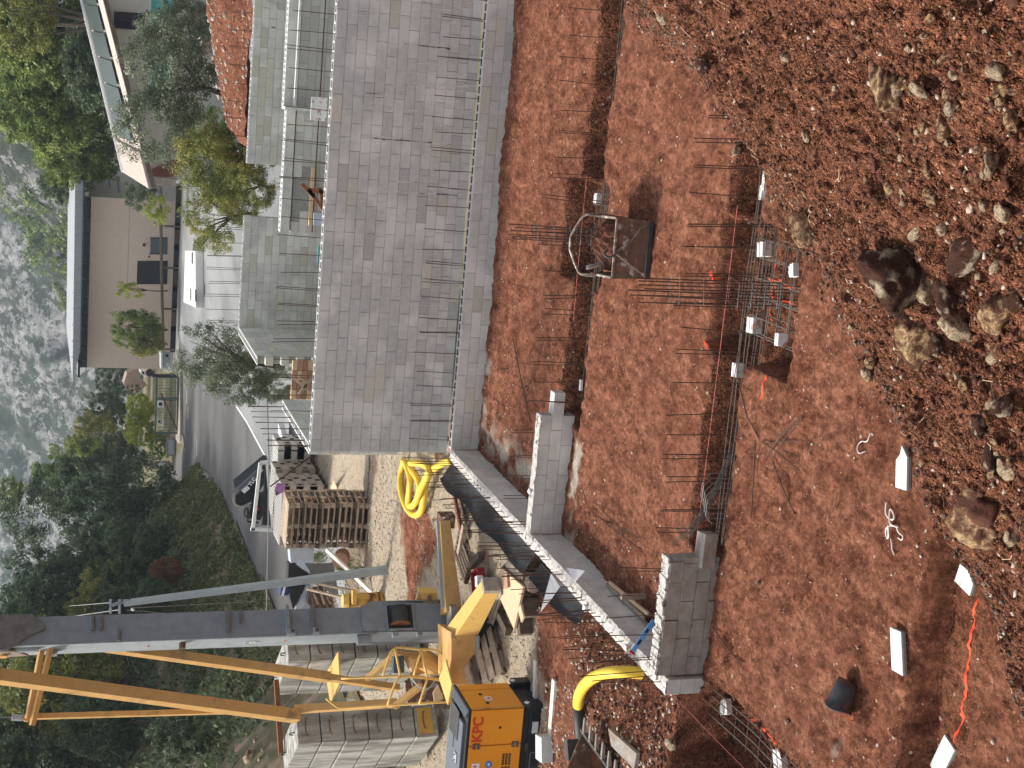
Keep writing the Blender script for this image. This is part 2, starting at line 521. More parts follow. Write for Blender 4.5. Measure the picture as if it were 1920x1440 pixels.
# ground material: colour masks painted per vertex (soil kind, trench shade), fine grain from noise
def ground_mat():
    m = bpy.data.materials.new('ground_soil'); m.use_nodes = True
    nt_ = m.node_tree; L = nt_.links.new; b = nt_.nodes['Principled BSDF']
    g = N(nt_, 'ShaderNodeNewGeometry')
    at = N(nt_, 'ShaderNodeVertexColor'); at.layer_name = 'soil'
    sep = N(nt_, 'ShaderNodeSeparateColor'); L(at.outputs[0], sep.inputs[0])

    def noise(s, d=8, r=.65, st=None):
        n = N(nt_, 'ShaderNodeTexNoise'); n.inputs['Scale'].default_value = s; n.inputs['Detail'].default_value = d
        n.inputs['Roughness'].default_value = r
        if st:
            mp = N(nt_, 'ShaderNodeMapping'); mp.inputs['Scale'].default_value = st
            L(g.outputs['Position'], mp.inputs[0]); L(mp.outputs[0], n.inputs['Vector'])
        else:
            L(g.outputs['Position'], n.inputs['Vector'])
        return n

    def ramp(src, p0, c0, p1, c1):
        r = N(nt_, 'ShaderNodeValToRGB'); e = r.color_ramp.elements
        e[0].position = p0; e[0].color = (*c0, 1); e[1].position = p1; e[1].color = (*c1, 1)
        L(src, r.inputs[0]); return r.outputs[0]

    def mix(f, a, c):
        x = N(nt_, 'ShaderNodeMix', data_type='RGBA')
        if isinstance(f, float): x.inputs[0].default_value = f
        else: L(f, x.inputs[0])
        for s_, v in ((6, a), (7, c)):
            if isinstance(v, tuple): x.inputs[s_].default_value = (*v, 1)
            else: L(v, x.inputs[s_])
        return x.outputs[2]
    fine = noise(16, 10, .75)
    big = noise(2.2, 9, .72, (1, .5, 1))
    red_a = ramp(fine.outputs[0], .36, (.11, .04, .021), .6, (.36, .135, .078))
    red_b = ramp(fine.outputs[0], .36, (.22, .085, .045), .62, (.58, .26, .158))
    bigr = ramp(big.outputs[0], .42, (0, 0, 0), .62, (1, 1, 1))
    red = mix(bigr, red_a, red_b)
    gr = ramp(noise(9, 10, .8).outputs[0], .33, (.3, .235, .165), .66, (.66, .56, .42))
    patch = ramp(noise(.55, 8, .75, (1, .7, 1)).outputs[0], .44, (0, 0, 0), .57, (1, 1, 1))
    red = mix(patch, red, mix(.45, red, (.34, .14, .085)))
    lump = ramp(noise(5.5, 6, .7, (1, .6, 1)).outputs[0], .38, (.48, .44, .42), .6, (1.15, 1.15, 1.15))
    ml = N(nt_, 'ShaderNodeMix', data_type='RGBA', blend_type='MULTIPLY'); ml.inputs[0].default_value = .9
    L(red, ml.inputs[6]); L(lump, ml.inputs[7]); red = ml.outputs[2]
    lump2 = ramp(noise(17, 8, .8, (1, .55, 1)).outputs[0], .4, (.6, .55, .52), .58, (1.12, 1.12, 1.12))
    m2 = N(nt_, 'ShaderNodeMix', data_type='RGBA', blend_type='MULTIPLY'); m2.inputs[0].default_value = .9
    L(red, m2.inputs[6]); L(lump2, m2.inputs[7]); red = m2.outputs[2]
    col = mix(sep.outputs[0], red, gr)                       # R: tan gravel
    dk = ramp(noise(11, 12, .82).outputs[0], .36, (.06, .024, .015), .6, (.36, .155, .09))
    def crumbs(sc_, lo, hi, src, amt):
        vo = N(nt_, 'ShaderNodeTexVoronoi'); vo.inputs['Scale'].default_value = sc_; L(g.outputs['Position'], vo.inputs['Vector'])
        sp = N(nt_, 'ShaderNodeSeparateColor'); L(vo.outputs['Color'], sp.inputs[0])
        q = N(nt_, 'ShaderNodeMix', data_type='RGBA', blend_type='MULTIPLY'); q.inputs[0].default_value = amt
        L(src, q.inputs[6]); L(ramp(sp.outputs[1], 0, lo, 1, hi), q.inputs[7]); return q.outputs[2], vo.outputs['Distance']
    dk, v1 = crumbs(30, (.45, .42, .4), (1.5, 1.45, 1.4), dk, 1.)
    dk, v2 = crumbs(75, (.5, .5, .5), (1.5, 1.45, 1.4), dk, 1.)
    col = mix(sep.outputs[1], col, dk)                       # G: dark clumpy earth, in the trenches also painted shade
    wt = ramp(noise(10, 10, .8).outputs[0], .35, (.36, .3, .24), .65, (.72, .65, .54))
    col = mix(sep.outputs[2], col, wt)                       # B: cement spill, pale dust
    # pale grit
    for sc_, th, cc in ((34, .018, (.55, .4, .3)), (17, .008, (.6, .5, .4)), (60, .05, (.46, .27, .17))):
        vo = N(nt_, 'ShaderNodeTexVoronoi'); vo.inputs['Scale'].default_value = sc_; L(g.outputs['Position'], vo.inputs['Vector'])
        sp = N(nt_, 'ShaderNodeSeparateColor'); L(vo.outputs['Color'], sp.inputs[0])
        a = N(nt_, 'ShaderNodeMath', operation='LESS_THAN'); a.inputs[1].default_value = th; L(sp.outputs[0], a.inputs[0])
        d = N(nt_, 'ShaderNodeMath', operation='LESS_THAN'); d.inputs[1].default_value = .33; L(vo.outputs['Distance'], d.inputs[0])
        mm = N(nt_, 'ShaderNodeMath', operation='MULTIPLY'); L(a.outputs[0], mm.inputs[0]); L(d.outputs[0], mm.inputs[1])
        col = mix(mm.outputs[0], col, cc)
    L(col, b.inputs['Base Color'])
    b.inputs['Roughness'].default_value = .97
    b.inputs['Specular IOR Level'].default_value = .1
    nb = noise(22, 12, .85)
    bp = N(nt_, 'ShaderNodeBump'); bp.inputs['Strength'].default_value = 1.0; bp.inputs['Distance'].default_value = .07
    L(nb.outputs[0], bp.inputs['Height'])
    mg = N(nt_, 'ShaderNodeMath', operation='MULTIPLY'); L(v1, mg.inputs[0]); L(sep.outputs[1], mg.inputs[1])
    bq = N(nt_, 'ShaderNodeBump'); bq.invert = True; bq.inputs['Strength'].default_value = 1.0; bq.inputs['Distance'].default_value = .035
    L(mg.outputs[0], bq.inputs['Height']); L(bp.outputs[0], bq.inputs['Normal'])
    mg2 = N(nt_, 'ShaderNodeMath', operation='MULTIPLY'); L(v2, mg2.inputs[0]); L(sep.outputs[1], mg2.inputs[1])
    br = N(nt_, 'ShaderNodeBump'); br.invert = True; br.inputs['Strength'].default_value = 1.0; br.inputs['Distance'].default_value = .016
    L(mg2.outputs[0], br.inputs['Height']); L(bq.outputs[0], br.inputs['Normal'])
    L(br.outputs[0], b.inputs['Normal'])
    return m


M['ground'] = ground_mat()
# ================================================================== NEAR TERRAIN
EDGE = np.array([(2.6, 24.5), (1.6, 21.2), (1.2, 20.17), (.55, 18.4), (.07, 17.09), (-.75, 15.6), (-1.49, 14.26), (-2.31, 12.88),
                 (-3.1, 11.6), (-3.77, 10.59), (-4.3, 9.75), (-4.75, 9.2), (-6, 8.2), (-9, 6.8), (-14, 6.0)])


def edge_d(x, y):
    """signed distance to the toe of the tipped bank, positive towards the viewer"""
    best = np.full(np.shape(x), 1e9); sg = np.zeros(np.shape(x))
    for a, b in zip(EDGE[:-1], EDGE[1:]):
        d = b - a; L2 = d @ d
        t = np.clip(((x - a[0]) * d[0] + (y - a[1]) * d[1]) / L2, 0, 1)
        qx = a[0] + t * d[0]; qy = a[1] + t * d[1]
        dd = np.hypot(x - qx, y - qy)
        s = np.sign(d[0] * (y - a[1]) - d[1] * (x - a[0]))
        m = dd < best
        best = np.where(m, dd, best); sg = np.where(m, s, sg)
    return best * sg


def H(x, y):
    x = np.asarray(x, float); y = np.asarray(y, float)
    wob = .12 * fbm(x * 1.3, y * 1.3, 5, 3)
    xx = x + wob * .6; yy = y + .12 * fbm(x * 1.1 + 7, y * 1.1, 9, 3)
    rel = .05 * fbm(x * .7, y * .7, 1, 3) + .035 * fbm(x * 3, y * 3, 2, 4) + .045 * fbm(x * 9, y * 6, 3, 3) + .02 * fbm(x * 17, y * 13, 6, 2) + .012 * (y < 15) * fbm(x * 22, y * 22, 4, 2)
    pit = rel.copy()
    # footing trenches
    pit -= .55 * bx(xx, yy, -5.35, 4, 20.46, 21.28, .03)
    pit -= .5 * bx(xx, yy, -3.15, -1.55, 20.2, 22.05, .03) * (1 - .95 * bx(xx, yy, -5.35, 4, 20.46, 21.28, .05))
    pit -= .55 * bx(xx, yy, -5.8, 4, 15.25, 16.0, .035)
    pit -= .45 * bx(xx, yy, -3.15, -1.5, 14.2, 16.2, .06) * (1 - .95 * bx(xx, yy, -5.8, 4, 15.25, 16.0, .06))
    pit -= .34 * bx(xx, yy, -9, -3.7, 10.0, 10.95, .05)
    # spoil bumps beside the dug edges
    pit += .1 * np.exp(-((yy - 12.1) / .35) ** 2) * bx(x, y, -7, -3.5, 9, 14, .4) * (.5 + fbm(x * 2, y * 2, 44, 3))
    tr = bx(x, y, -5.9, -4.5, 12.7, 15.0, .2); pit += .035 * tr * np.sin((x * .8 + y) * 36) * (fbm(x * 2, y * 2, 48, 2) > -.1)
    # strip along the left wall line, in front of it
    strip = bx(xx, yy, -8.2, -7.3, 5, 15.1, .12)
    pit -= .5 * strip
    yard = .3 + rel * .8
    yard = yard - .3 * sm(-8.5, -7.75, x) * sm(15.2, 16.5, y)
    yard = np.where(y < 15.15, .32 * (1 - sm(-8.7, -8.15, xx)) - .5 * sm(-8.45, -8.15, xx) * 1.0 + rel, yard)
    yard = yard + .16 * np.exp(-((x + 8.9) / .5) ** 2) * sm(18, 16, y) * (1 + fbm(x * 2, y * 2, 77, 3))
    z = np.where((x < -7.42) & (y >= 15.15), yard, pit)
    z = np.where((x < -7.9) & (y < 15.15), yard, z)
    # red banked earth left of the strip merges down toward the viewer
    z = np.where(y > 26.05, np.where(x < -7.42, .3 + rel * .8, .3), z)
    d = edge_d(x, y) + .35 * fbm(x * .9, y * .9, 21, 4)
    big = .2 * fbm(x * 1.1, y * 1.1, 31, 4) + .2 * np.abs(fbm(x * 2.6, y * 2.6, 33, 4)) + .07 * fbm(x * 7, y * 7, 35, 3)
    h = .6 * np.clip(d, 0, None) + .12 * sm(0, .6, d) + big * sm(.1, 1.2, d) + (.11 * np.abs(fbm(x * 8, y * 8, 36, 3)) + .07 * np.abs(fbm(x * 15, y * 15, 38, 2)) - .05 + .05 * fbm(x * 5, y * 5, 39, 3)) * sm(0, .5, d)
    return np.where(d > 0, np.maximum(z, z * np.exp(-np.clip(d, 0, None) * 3) + h), z)


def Hs(x, y):
    return float(H(np.array([x]), np.array([y]))[0])


def hit(px, py, t0=6., t1=60.):
    """where the sight line through a picture point meets the near ground"""
    d = ray(px, py); d = d / d.length
    t = np.arange(t0, t1, .03)
    X = d.x * t; Y = d.y * t; Z = CAMZ + d.z * t
    g = H(X, Y)
    k = np.argmax(Z < g)
    return Vector((X[k], Y[k], float(g[k])))


def soil_shade_masks(x, y, z):
    d = edge_d(x, y)
    n1 = fbm(x * .8, y * .8, 51, 4); n2 = fbm(x * 2.5, y * 2.5, 52, 4)
    yard = sm(-7.45, -7.55, x) * sm(14.9, 15.4, y)
    R = yard * sm(-.1, .22, n1 + .30 * sm(19, 22, y) - .55 * np.exp(-((y - 28.2) / 1.3) ** 2 - ((x + 9.9) / 2.2) ** 2) - .75 * sm(21.6, 19.4, y)
                 - .5 * sm(-8.4, -7.7, x) * sm(21, 18, y) + .25)
    G = sm(-.15, .5, d + .4 * n1) * .9
    G = np.maximum(G, yard * sm(-9.2, -8.3, x) * sm(21.5, 18.5, y) * .8)
    G = np.maximum(G, .95 * bx(x, y, -8.4, -7.1, 5, 15.1, .15))  # strip, pads and trenches: pit shade painted in with the dark earth
    G = np.maximum(G, 1. * bx(x, y, -3.2, -1.5, 20.15, 22.1, .1))
    G = np.maximum(G, .8 * bx(x, y, -3.2, -1.4, 14.1, 16.3, .15))
    G = np.maximum(G, 1.0 * bx(x, y, -5.4, 4, 20.46, 21.4, .05))
    G = np.maximum(G, .97 * bx(x, y, -5.8, 4, 15.25, 16.12, .05))
    G = np.maximum(G, .45 * bx(x, y, -9, -3.7, 10.3, 11.0, .08))
    G = np.maximum(G, sm(-.6, .2, d) * sm(-.1, .3, n1) * .7)
    B = np.exp(-((x + 6.85) / .28) ** 2) * bx(x, y, -7.3, -5.5, 21.0, 25.6, .4) * sm(-.25, .1, n2)
    B = np.maximum(B, bx(x, y, -7.3, -5.6, 20.2, 20.55, .06) * sm(-.1, .2, n2))
    B = np.maximum(B, .8 * bx(x, y, -6.5, -5.2, 25.3, 25.8, .1) * sm(0, .3, n2))
    B = np.maximum(B, .7 * np.exp(-((x + 6.75) ** 2 + (y - 12.2) ** 2) / .05) * sm(-.1, .2, n2))
    return R, G, B


def grid_sheet(name, x0, x1, y0, y1, st, keep=None, zoff=0):
    xs = np.arange(x0, x1 + 1e-6, st); ys = np.arange(y0, y1 + 1e-6, st)
    X, Y = np.meshgrid(xs, ys)
    Z = H(X, Y)
    dd = edge_d(X, Y)
    if zoff: Z = Z + zoff
    nx, ny = len(xs), len(ys)
    idx = np.arange(nx * ny).reshape(ny, nx)
    F = np.stack([idx[:-1, :-1], idx[:-1, 1:], idx[1:, 1:], idx[1:, :-1]], -1).reshape(-1, 4)
    if keep is not None:
        k = keep(X, Y, dd)
        kf = (k[:-1, :-1] & k[:-1, 1:] & k[1:, 1:] & k[1:, :-1]).reshape(-1)
        F = F[kf]
    V = np.stack([X.ravel(), Y.ravel(), Z.ravel()], -1)
    used = np.zeros(len(V), bool); used[F.ravel()] = True
    rm = np.cumsum(used) - 1
    V = V[used]; F = rm[F]
    R, G, B = soil_shade_masks(V[:, 0], V[:, 1], V[:, 2])
    me = np_mesh(name, V, F)
    ca = me.color_attributes.new('soil', 'FLOAT_COLOR', 'POINT')
    ca.data.foreach_set('color', np.stack([R, G, B, np.ones_like(R)], -1).astype(np.float32).ravel())
    me.materials.append(M['ground'])
    smooth(me)
    o = bpy.data.objects.new(name, me); COL.objects.link(o); o['kind'] = 'structure'
    return o


grid_sheet('pit_floor', -16.5, 4.5, 7.5, 34, .05, keep=lambda X, Y, d: (d < .35) & ~((X > -7.3) & (Y > 26.3)))
grid_sheet('yard_ground', -15.2, -7.4, 33.8, 43.6, .12, keep=lambda X, Y, d: X > -11.4 - .37 * (Y - 33.8), zoff=.02)
grid_sheet('earth_bank', -8, 3.6, 3.2, 25, .03, keep=lambda X, Y, d: d > .28)

ICO = bmesh.new(); bmesh.ops.create_icosphere(ICO, subdivisions=1, radius=1)
ICO_V = np.array([v.co[:] for v in ICO.verts]); ICO_F = np.array([[v.index for v in f.verts] for f in ICO.faces]); ICO.free()
# drop to the 12-vertex solid
b_ = bmesh.new(); bmesh.ops.create_icosphere(b_, subdivisions=1, radius=1)
b_.free()


def ico0():
    t = (1 + 5 ** .5) / 2
    v = np.array([(-1, t, 0), (1, t, 0), (-1, -t, 0), (1, -t, 0), (0, -1, t), (0, 1, t), (0, -1, -t), (0, 1, -t), (t, 0, -1), (t, 0, 1), (-t, 0, -1), (-t, 0, 1)], float)
    v /= np.linalg.norm(v[0])
    f = np.array([(0, 11, 5), (0, 5, 1), (0, 1, 7), (0, 7, 10), (0, 10, 11), (1, 5, 9), (5, 11, 4), (11, 10, 2), (10, 7, 6), (7, 1, 8), (3, 9, 4), (3, 4, 2), (3, 2, 6), (3, 6, 8), (3, 8, 9), (4, 9, 5), (2, 4, 11), (6, 2, 10), (8, 6, 7), (9, 8, 1)])
    return v, f


I0V, I0F = ico0()


def scatter(name, P, S, material, kind='stuff', label=None, cat=None, sink=.25, flat=(.5, 1.0), zf=None):
    n = len(P)
    V = np.repeat(I0V[None], n, 0) * (1 + .75 * (RNG.random((n, 12, 1)) - .5))
    sc_ = np.stack([1 + .5 * (RNG.random(n) - .2), .75 + .4 * RNG.random(n), flat[0] + (flat[1] - flat[0]) * RNG.random(n)], -1)
    V = V * sc_[:, None, :] * S[:, None, None]
    a = RNG.random(n) * 6.283; t = (RNG.random(n) - .5) * 1.0
    ca, sa = np.cos(a), np.sin(a); ct, st = np.cos(t), np.sin(t)
    x, y, z = V[..., 0], V[..., 1], V[..., 2]
    y, z = y * ct[:, None] - z * st[:, None], y * st[:, None] + z * ct[:, None]
    x, y = x * ca[:, None] - y * sa[:, None], x * sa[:, None] + y * ca[:, None]
    zb = H(P[:, 0], P[:, 1]) if zf is None else zf(P[:, 0], P[:, 1])
    V = np.stack([x + P[:, 0][:, None], y + P[:, 1][:, None], z + (zb + S * (.5 - sink))[:, None]], -1).reshape(-1, 3)
    Fm = (I0F[None] + (np.arange(n) * 12)[:, None, None]).reshape(-1, 3)
    me = np_mesh(name, V, Fm); me.materials.append(material)
    o = bpy.data.objects.new(name, me); COL.objects.link(o)
    tag(o, label, cat, kind=kind)
    return o


def pts_in(n, x0, x1, y0, y1, cond):
    P = np.stack([x0 + (x1 - x0) * RNG.random(n), y0 + (y1 - y0) * RNG.random(n)], -1)
    d = edge_d(P[:, 0], P[:, 1])
    return P[cond(P[:, 0], P[:, 1], d)]


# clods and stones on the tipped bank; denser toward its foot
P = pts_in(76000, -5.2, 2.4, 5, 21, lambda x, y, d: (d > -.15) & (RNG.random(len(d)) < .42 + .4 * (fbm(x, y, 61, 3) > 0)))
S = .005 + .022 * RNG.random(len(P)) ** 3 + .014 * (RNG.random(len(P)) > .985)
scatter('soil_clods', P, S, M['clod'], label='loose dark red clods covering the near earth bank', cat='soil clods', flat=(.5, .9), sink=.42)
P = pts_in(14000, -5.2, 3.2, 5, 22, lambda x, y, d: (d > -.2) & (RNG.random(len(d)) < .16 + .3 * (fbm(x * .7, y * .7, 62, 3) > .08)))
S = .005 + .02 * RNG.random(len(P)) ** 4 + .010 * (RNG.random(len(P)) > .975)
scatter('bank_pebbles', P, S, M['pebble'], label='pale limestone pebbles strewn over the near earth bank', cat='pebbles')
P = pts_in(16000, -7.2, 2.5, 9, 25.7, lambda x, y, d: (d < 0) & (RNG.random(len(d)) < .012 + .3 * sm(20.8, 23, y) * sm(-2.0, -4.5, x) * (fbm(x * 1.5, y * 1.5, 64, 3) > .0) + .3 * (x < -6.2) * (y > 15.9) + .03 * (y < 14) + .2 * np.exp(-((y - 20.2) / .15) ** 2) * (x < -5)))
S = .008 + .016 * RNG.random(len(P)) ** 3
scatter('pit_pebbles', P, S, M['pebble'], label='small pale stones scattered on the red pit floor', cat='pebbles')
P = pts_in(34000, -15.5, -7.6, 15.2, 42, lambda x, y, d: (RNG.random(len(d)) < .55 * (fbm(x * .8, y * .8, 51, 4) > -.3)))
S = .010 + .022 * RNG.random(len(P)) ** 3
scatter('yard_gravel', P, S, M['gravelst'], label='pale crushed stone lying over the yard by the crane', cat='gravel')
P = pts_in(9000, -11, -7.2, 12.5, 18.5, lambda x, y, d: (y < 19 - .2 * (x + 9)) & (RNG.random(len(d)) < .5))
S = .012 + .03 * RNG.random(len(P)) ** 3
scatter('bank_clods', P, S, M['clod'], label='dark clods on the earth bank below the excavator bucket', cat='soil clods')
P = pts_in(50000, -5.2, 2.4, 5, 21.5, lambda x, y, d: (d > -.18) & (d < 1.3) & (RNG.random(len(d)) < .9 * np.exp(-((d - .35) / .45) ** 2)))
S = .007 + .02 * RNG.random(len(P)) ** 2.5
scatter('toe_clods', P, S, M['humus'], label='grey-brown humus crumbs along the foot of the near bank', cat='soil clods', flat=(.6, 1))
# dry roots and straw on the bank
mb = MB()
for k in range(230):
    P_ = pts_in(40, -5, 3, 7, 21, lambda x, y, d: (d > -.1) & (d < 3.5))
    if not len(P_): continue
    p = P_[0]; a = random.random() * 6.28; l = random.uniform(.05, .22)
    q = []
    for t in (0, .35, .7, 1):
        x_ = p[0] + math.cos(a + t * random.uniform(-.8, .8)) * l * t; y_ = p[1] + math.sin(a) * l * t
        q.append((x_, y_, Hs(x_, y_) + .012 + .02 * random.random()))
    mb.tube(q, .0025, 3)
o = part('dry_roots', mb, M['wood_l']); tag(o, 'thin dry roots and straw caught in the near earth bank', 'roots', kind='stuff')

# ------------------------------------------------------------------ single rocks
def rock_mesh(seed, ang=.35, sub=3):
    bm = bmesh.new(); bmesh.ops.create_icosphere(bm, subdivisions=sub, radius=1)
    rs = np.random.default_rng(seed)
    V = np.array([v.co[:] for v in bm.verts])
    # chop with random planes for facets, then roughen
    for k in range(9):
        n = rs.normal(size=3); n /= np.linalg.norm(n); off = rs.uniform(.5, .86)
        d = V @ n - off
        V = V - np.where(d > 0, d * .97, 0)[:, None] * n
    s = rs.integers(1000)
    nn = fbm(V[:, 0] * 2.2 + 9 + V[:, 2], V[:, 1] * 2.2 + V[:, 2] * 1.7, int(s), 4)
    V = V * (1 + ang * .4 * nn)[:, None]
    nn = fbm(V[:, 0] * 4 + 9 + V[:, 2] * 3, V[:, 1] * 4 + V[:, 2] * 3.5, int(s) + 5, 3)
    V = V * (1 + .17 * nn)[:, None]
    for v, p in zip(bm.verts, V): v.co = p
    me = bpy.data.meshes.new('rock'); bm.to_mesh(me); bm.free()
    return smooth(me)


def rock(px, py, wpx, label, m='rock', asp=(1, .8, .7), rz=0, seed=1, sink=.3, name='rock', sub=3, group=None):
    p = hit(px, py)
    dist = (p - Vector((0, 0, CAMZ))).length
    r = wpx / F_PX * dist / 2
    me = rock_mesh(seed, sub=sub); me.materials.append(M[m])
    o = bpy.data.objects.new(name, me); COL.objects.link(o)
    o.scale = (r * asp[0], r * asp[1], r * asp[2])
    o.rotation_euler = (random.uniform(-.4, .4), random.uniform(-.4, .4), rz)
    o.location = p + Vector((0, 0, r * asp[2] * (.55 - sink)))
    tag(o, label, 'rock', group)
    return o


rock(1727, 636, 108, 'large rounded brown and cream boulder in the middle of the near bank', 'rock', (1.05, .95, .8), .4, 11, .15, sub=4)
rock(1690, 520, 185, 'biggest boulder of the near bank, caked in red soil with a white patch', 'rock_b', (1.0, .62, .7), 1.1, 12, .35, sub=4)
rock(1752, 545, 62, 'white crystalline stone on the flank of the biggest soil-caked boulder', 'rock_w', (1, .8, .8), .2, 13, .1)
rock(1842, 975, 118, 'large yellowish boulder at the foot of the bank beside the white tile shard', 'rock', (1, .9, .7), 1.2, 14, .2, sub=4)
rock(1868, 958, 62, 'red earth clod sitting on the large yellowish boulder', 'clod', (1, .9, .9), .2, 15, -.4, name='earth_clod')
rock(1668, 165, 110, 'broad boulder half buried at the right with a cream lower rim', 'rock', (1.2, .7, .6), .5, 16, .35, sub=4)
rock(1692, 165, 42, 'pale square stone on top of the broad half-buried boulder', 'rock_w', (1, .8, .7), .1, 17, .0)
rock(1512, 428, 74, 'cream triangular rock on the brow of the bank above the pad reinforcement', 'rock', (1.3, .75, .6), .9, 18, .2)
rock(1803, 617, 62, 'cream rock with a dark shadow gap beside the rounded boulder', 'rock_w', (1.2, .7, .8), .8, 19, .1)
rock(1785, 560, 66, 'brown rock wedged between the biggest boulder and the cream rock', 'rock_b', (1.1, .8, .7), .2, 20, .2)
rock(1830, 480, 84, 'rust-brown pointed rock with pale streaks in the lower middle of the bank', 'rock_b', (1.2, .8, .7), 2.2, 21, .1)
rock(1885, 590, 70, 'orange-brown knobbly rock right of the cream rock pair', 'rock', (1, .9, .8), .3, 22, .2)
rock(1876, 310, 46, 'white rock arching over a red clod near the lower edge', 'rock_w', (1.2, .6, .9), .4, 23, .1)
rock(1866, 668, 34, 'square cream cobble lying alone below the knobbly rock', 'rock_w', (1, .8, .6), .1, 24, .1)
rock(1630, 700, 30, 'yellow-cream cobble at the toe of the bank on the left', 'rock_w', (1, .8, .7), .4, 25, .1)
rock(1643, 678, 32, 'brown flaky cobble touching the yellow-cream cobble', 'rock', (1, .8, .7), .9, 26, .1)
rock(1812, 722, 34, 'half cream half brown cobble below the rounded boulder', 'rock', (1, .8, .7), .9, 27, .1)
rock(1797, 706, 18, 'small cream stone beside the half brown cobble', 'rock_w', (1, .7, .7), .9, 28, .1)
rock(1778, 243, 44, 'angular olive-cream rock in the upper part of the bank', 'rock', (1.1, .8, .7), .5, 29, .1)
rock(1743, 172, 40, 'white elongated rock with a bluish tip', 'rock_w', (1.4, .6, .6), 1.2, 30, .1)
rock(1745, 320, 34, 'tan two-lobed cobble in the right middle of the bank', 'rock', (1.2, .7, .7), .2, 31, .1)
rock(1740, 235, 32, 'grey wedge-shaped stone beside the angular olive-cream rock', 'rock', (1.2, .5, .6), .6, 32, .1)
rock(1482, 109, 24, 'white stone alone near the top of the bank', 'rock_w', (1, .8, .8), .6, 33, .0)
rock(1248, 34, 26, 'cream stone on the grey rooty crest of the bank', 'rock_w', (1, .9, .8), .2, 34, .0)
rock(1516, 262, 26, 'oval pebbly grey stone right of the trench', 'rock_w', (1.3, .6, .6), .4, 35, .1)
rock(1884, 136, 42, 'upright pale rock with a brown back at the right edge of the bank', 'rock_w', (1.2, .7, .8), 1.3, 36, .1)
rock(1903, 228, 48, 'mottled grey-cream rock near the lower right corner', 'rock', (1.1, .8, .7), .3, 37, .2)
rock(1890, 165, 34, 'brown-cream cobble under the upright pale rock', 'rock', (1, .8, .7), .4, 38, .1)
rock(1755, 370, 48, 'rusty flat rock with white edges in the centre right', 'rock', (1.2, .7, .5), .9, 39, .1)
rock(1775, 428, 30, 'round cream stone with a hole-like dark spot', 'rock_w', (1, .9, .8), .4, 40, .1)
rock(1905, 400, 44, 'cream rock at the very lower edge below the rust-brown rock', 'rock_w', (1, .8, .7), .5, 41, .1)
rock(1898, 880, 44, 'white and tan rock above the large yellowish boulder', 'rock_w', (1.1, .8, .7), .2, 42, .1)
rock(1868, 860, 60, 'dark soil-caked rock in the hollow right of the yellowish boulder', 'rock_b', (1.2, .7, .7), .2, 43, .2)
rock(1890, 760, 58, 'soil-caked rock with a pale tip near the lower edge', 'rock_b', (1.1, .8, .8), 2.2, 44, .2)
rock(1846, 800, 46, 'grey-brown rock in the shaded hollow of the bank', 'rock_b', (1, .8, .8), .2, 45, .2)
rock(1905, 1010, 34, 'squared cream stone at the lower edge past the yellowish boulder', 'rock_w', (1, .9, .7), .2, 46, .1)
rock(1328, 122, 44, 'round red-brown boulder in a hollow at the crest of the bank', 'rock_b', (1, .9, .8), .2, 47, .2)
rock(1396, 285, 24, 'white stone on the crest of the bank where the trench ends', 'rock_w', (1, .8, .7), .2, 48, .0)
rock(1600, 612, 16, 'small white cube-like stone at the toe of the bank', 'rock_w', (1, .9, .8), .2, 49, .0)
rock(1313, 1192, 28, 'grey-white stone at the foot of the old concrete wall stub', 'rock_w', (1.1, .8, .8), .5, 50, .0)
rock(1427, 1093, 12, 'small white stone in the open pit floor', 'rock_w', (1, .8, .8), .5, 51, .0)
rock(1482, 1354, 14, 'small white stone left of the muddy bucket', 'rock_w', (1, .8, .8), .5, 52, .0)
rock(1270, 1394, 26, 'cream stone on the dark bank beside the left trench', 'rock_w', (1, .9, .8), .2, 53, .0)
rock(1060, 685, 9, 'white stone on the floor between the ledge and the trench', 'rock_w', (1.4, .8, .5), .2, 54, .0)
rock(1912, 560, 50, 'brown rock cut by the lower edge right of the knobbly rock', 'rock_b', (1, .9, .8), .2, 55, .1)
rock(1770, 650, 44, 'red clod-like rock under the rounded boulder', 'rock_b', (1, .8, .6), .7, 56, .25)

# many smaller pale stones bedded in the lower bank
SM = []
for k in range(7):
    me = rock_mesh(400 + k, sub=2); me.materials.append(M['rock_w'] if k % 2 else M['rock']); SM.append(me)
rnd = random.Random(31); n_ = 0
while n_ < 150:
    px, py = rnd.uniform(1480, 1915), rnd.uniform(5, 1100)
    if px < 1480 + 240 * rnd.random() ** .7 + max(0, py - 500) * .5: continue
    p = hit(px, py)
    if edge_d(np.array([p.x]), np.array([p.y]))[0] < .15: continue
    w_ = rnd.choice((8, 10, 12, 15, 20, 28)) * (1 if px > 1650 else .7)
    r = w_ / F_PX * (p - Vector((0, 0, CAMZ))).length / 2
    o = bpy.data.objects.new('stone', rnd.choice(SM)); COL.objects.link(o)
    o.location = p + Vector((0, 0, -r * .05)); o.scale = (r * rnd.uniform(.9, 1.4), r * rnd.uniform(.7, 1), r * rnd.uniform(.5, .9)); o.rotation_euler = (rnd.uniform(-.6, .6), rnd.uniform(-.6, .6), rnd.uniform(0, 6.28))
    tag(o, 'small pale limestone chunk bedded in the red earth of the near bank', 'stone', 'small pale stones in the near bank')
    n_ += 1
# ================================================================== BLOCK WALLS
CH = .192        # course height
BL = .499


def block_me(nm, l, t=.2, h=CH - .006, gap=.006):
    me = MB().box((0, 0, 0), (l - gap, t, h)).mesh(nm)
    fixn(me); bevel(me, .004, 1)
    return me


BLK = {}
for key, ml in (('g', 'block'), ('y', 'block_y'), ('d', 'block_d')):
    for l in (.499, .2495, .3327):
        me = block_me('block', l); me.materials.append(M[ml]); BLK[(key, l)] = me


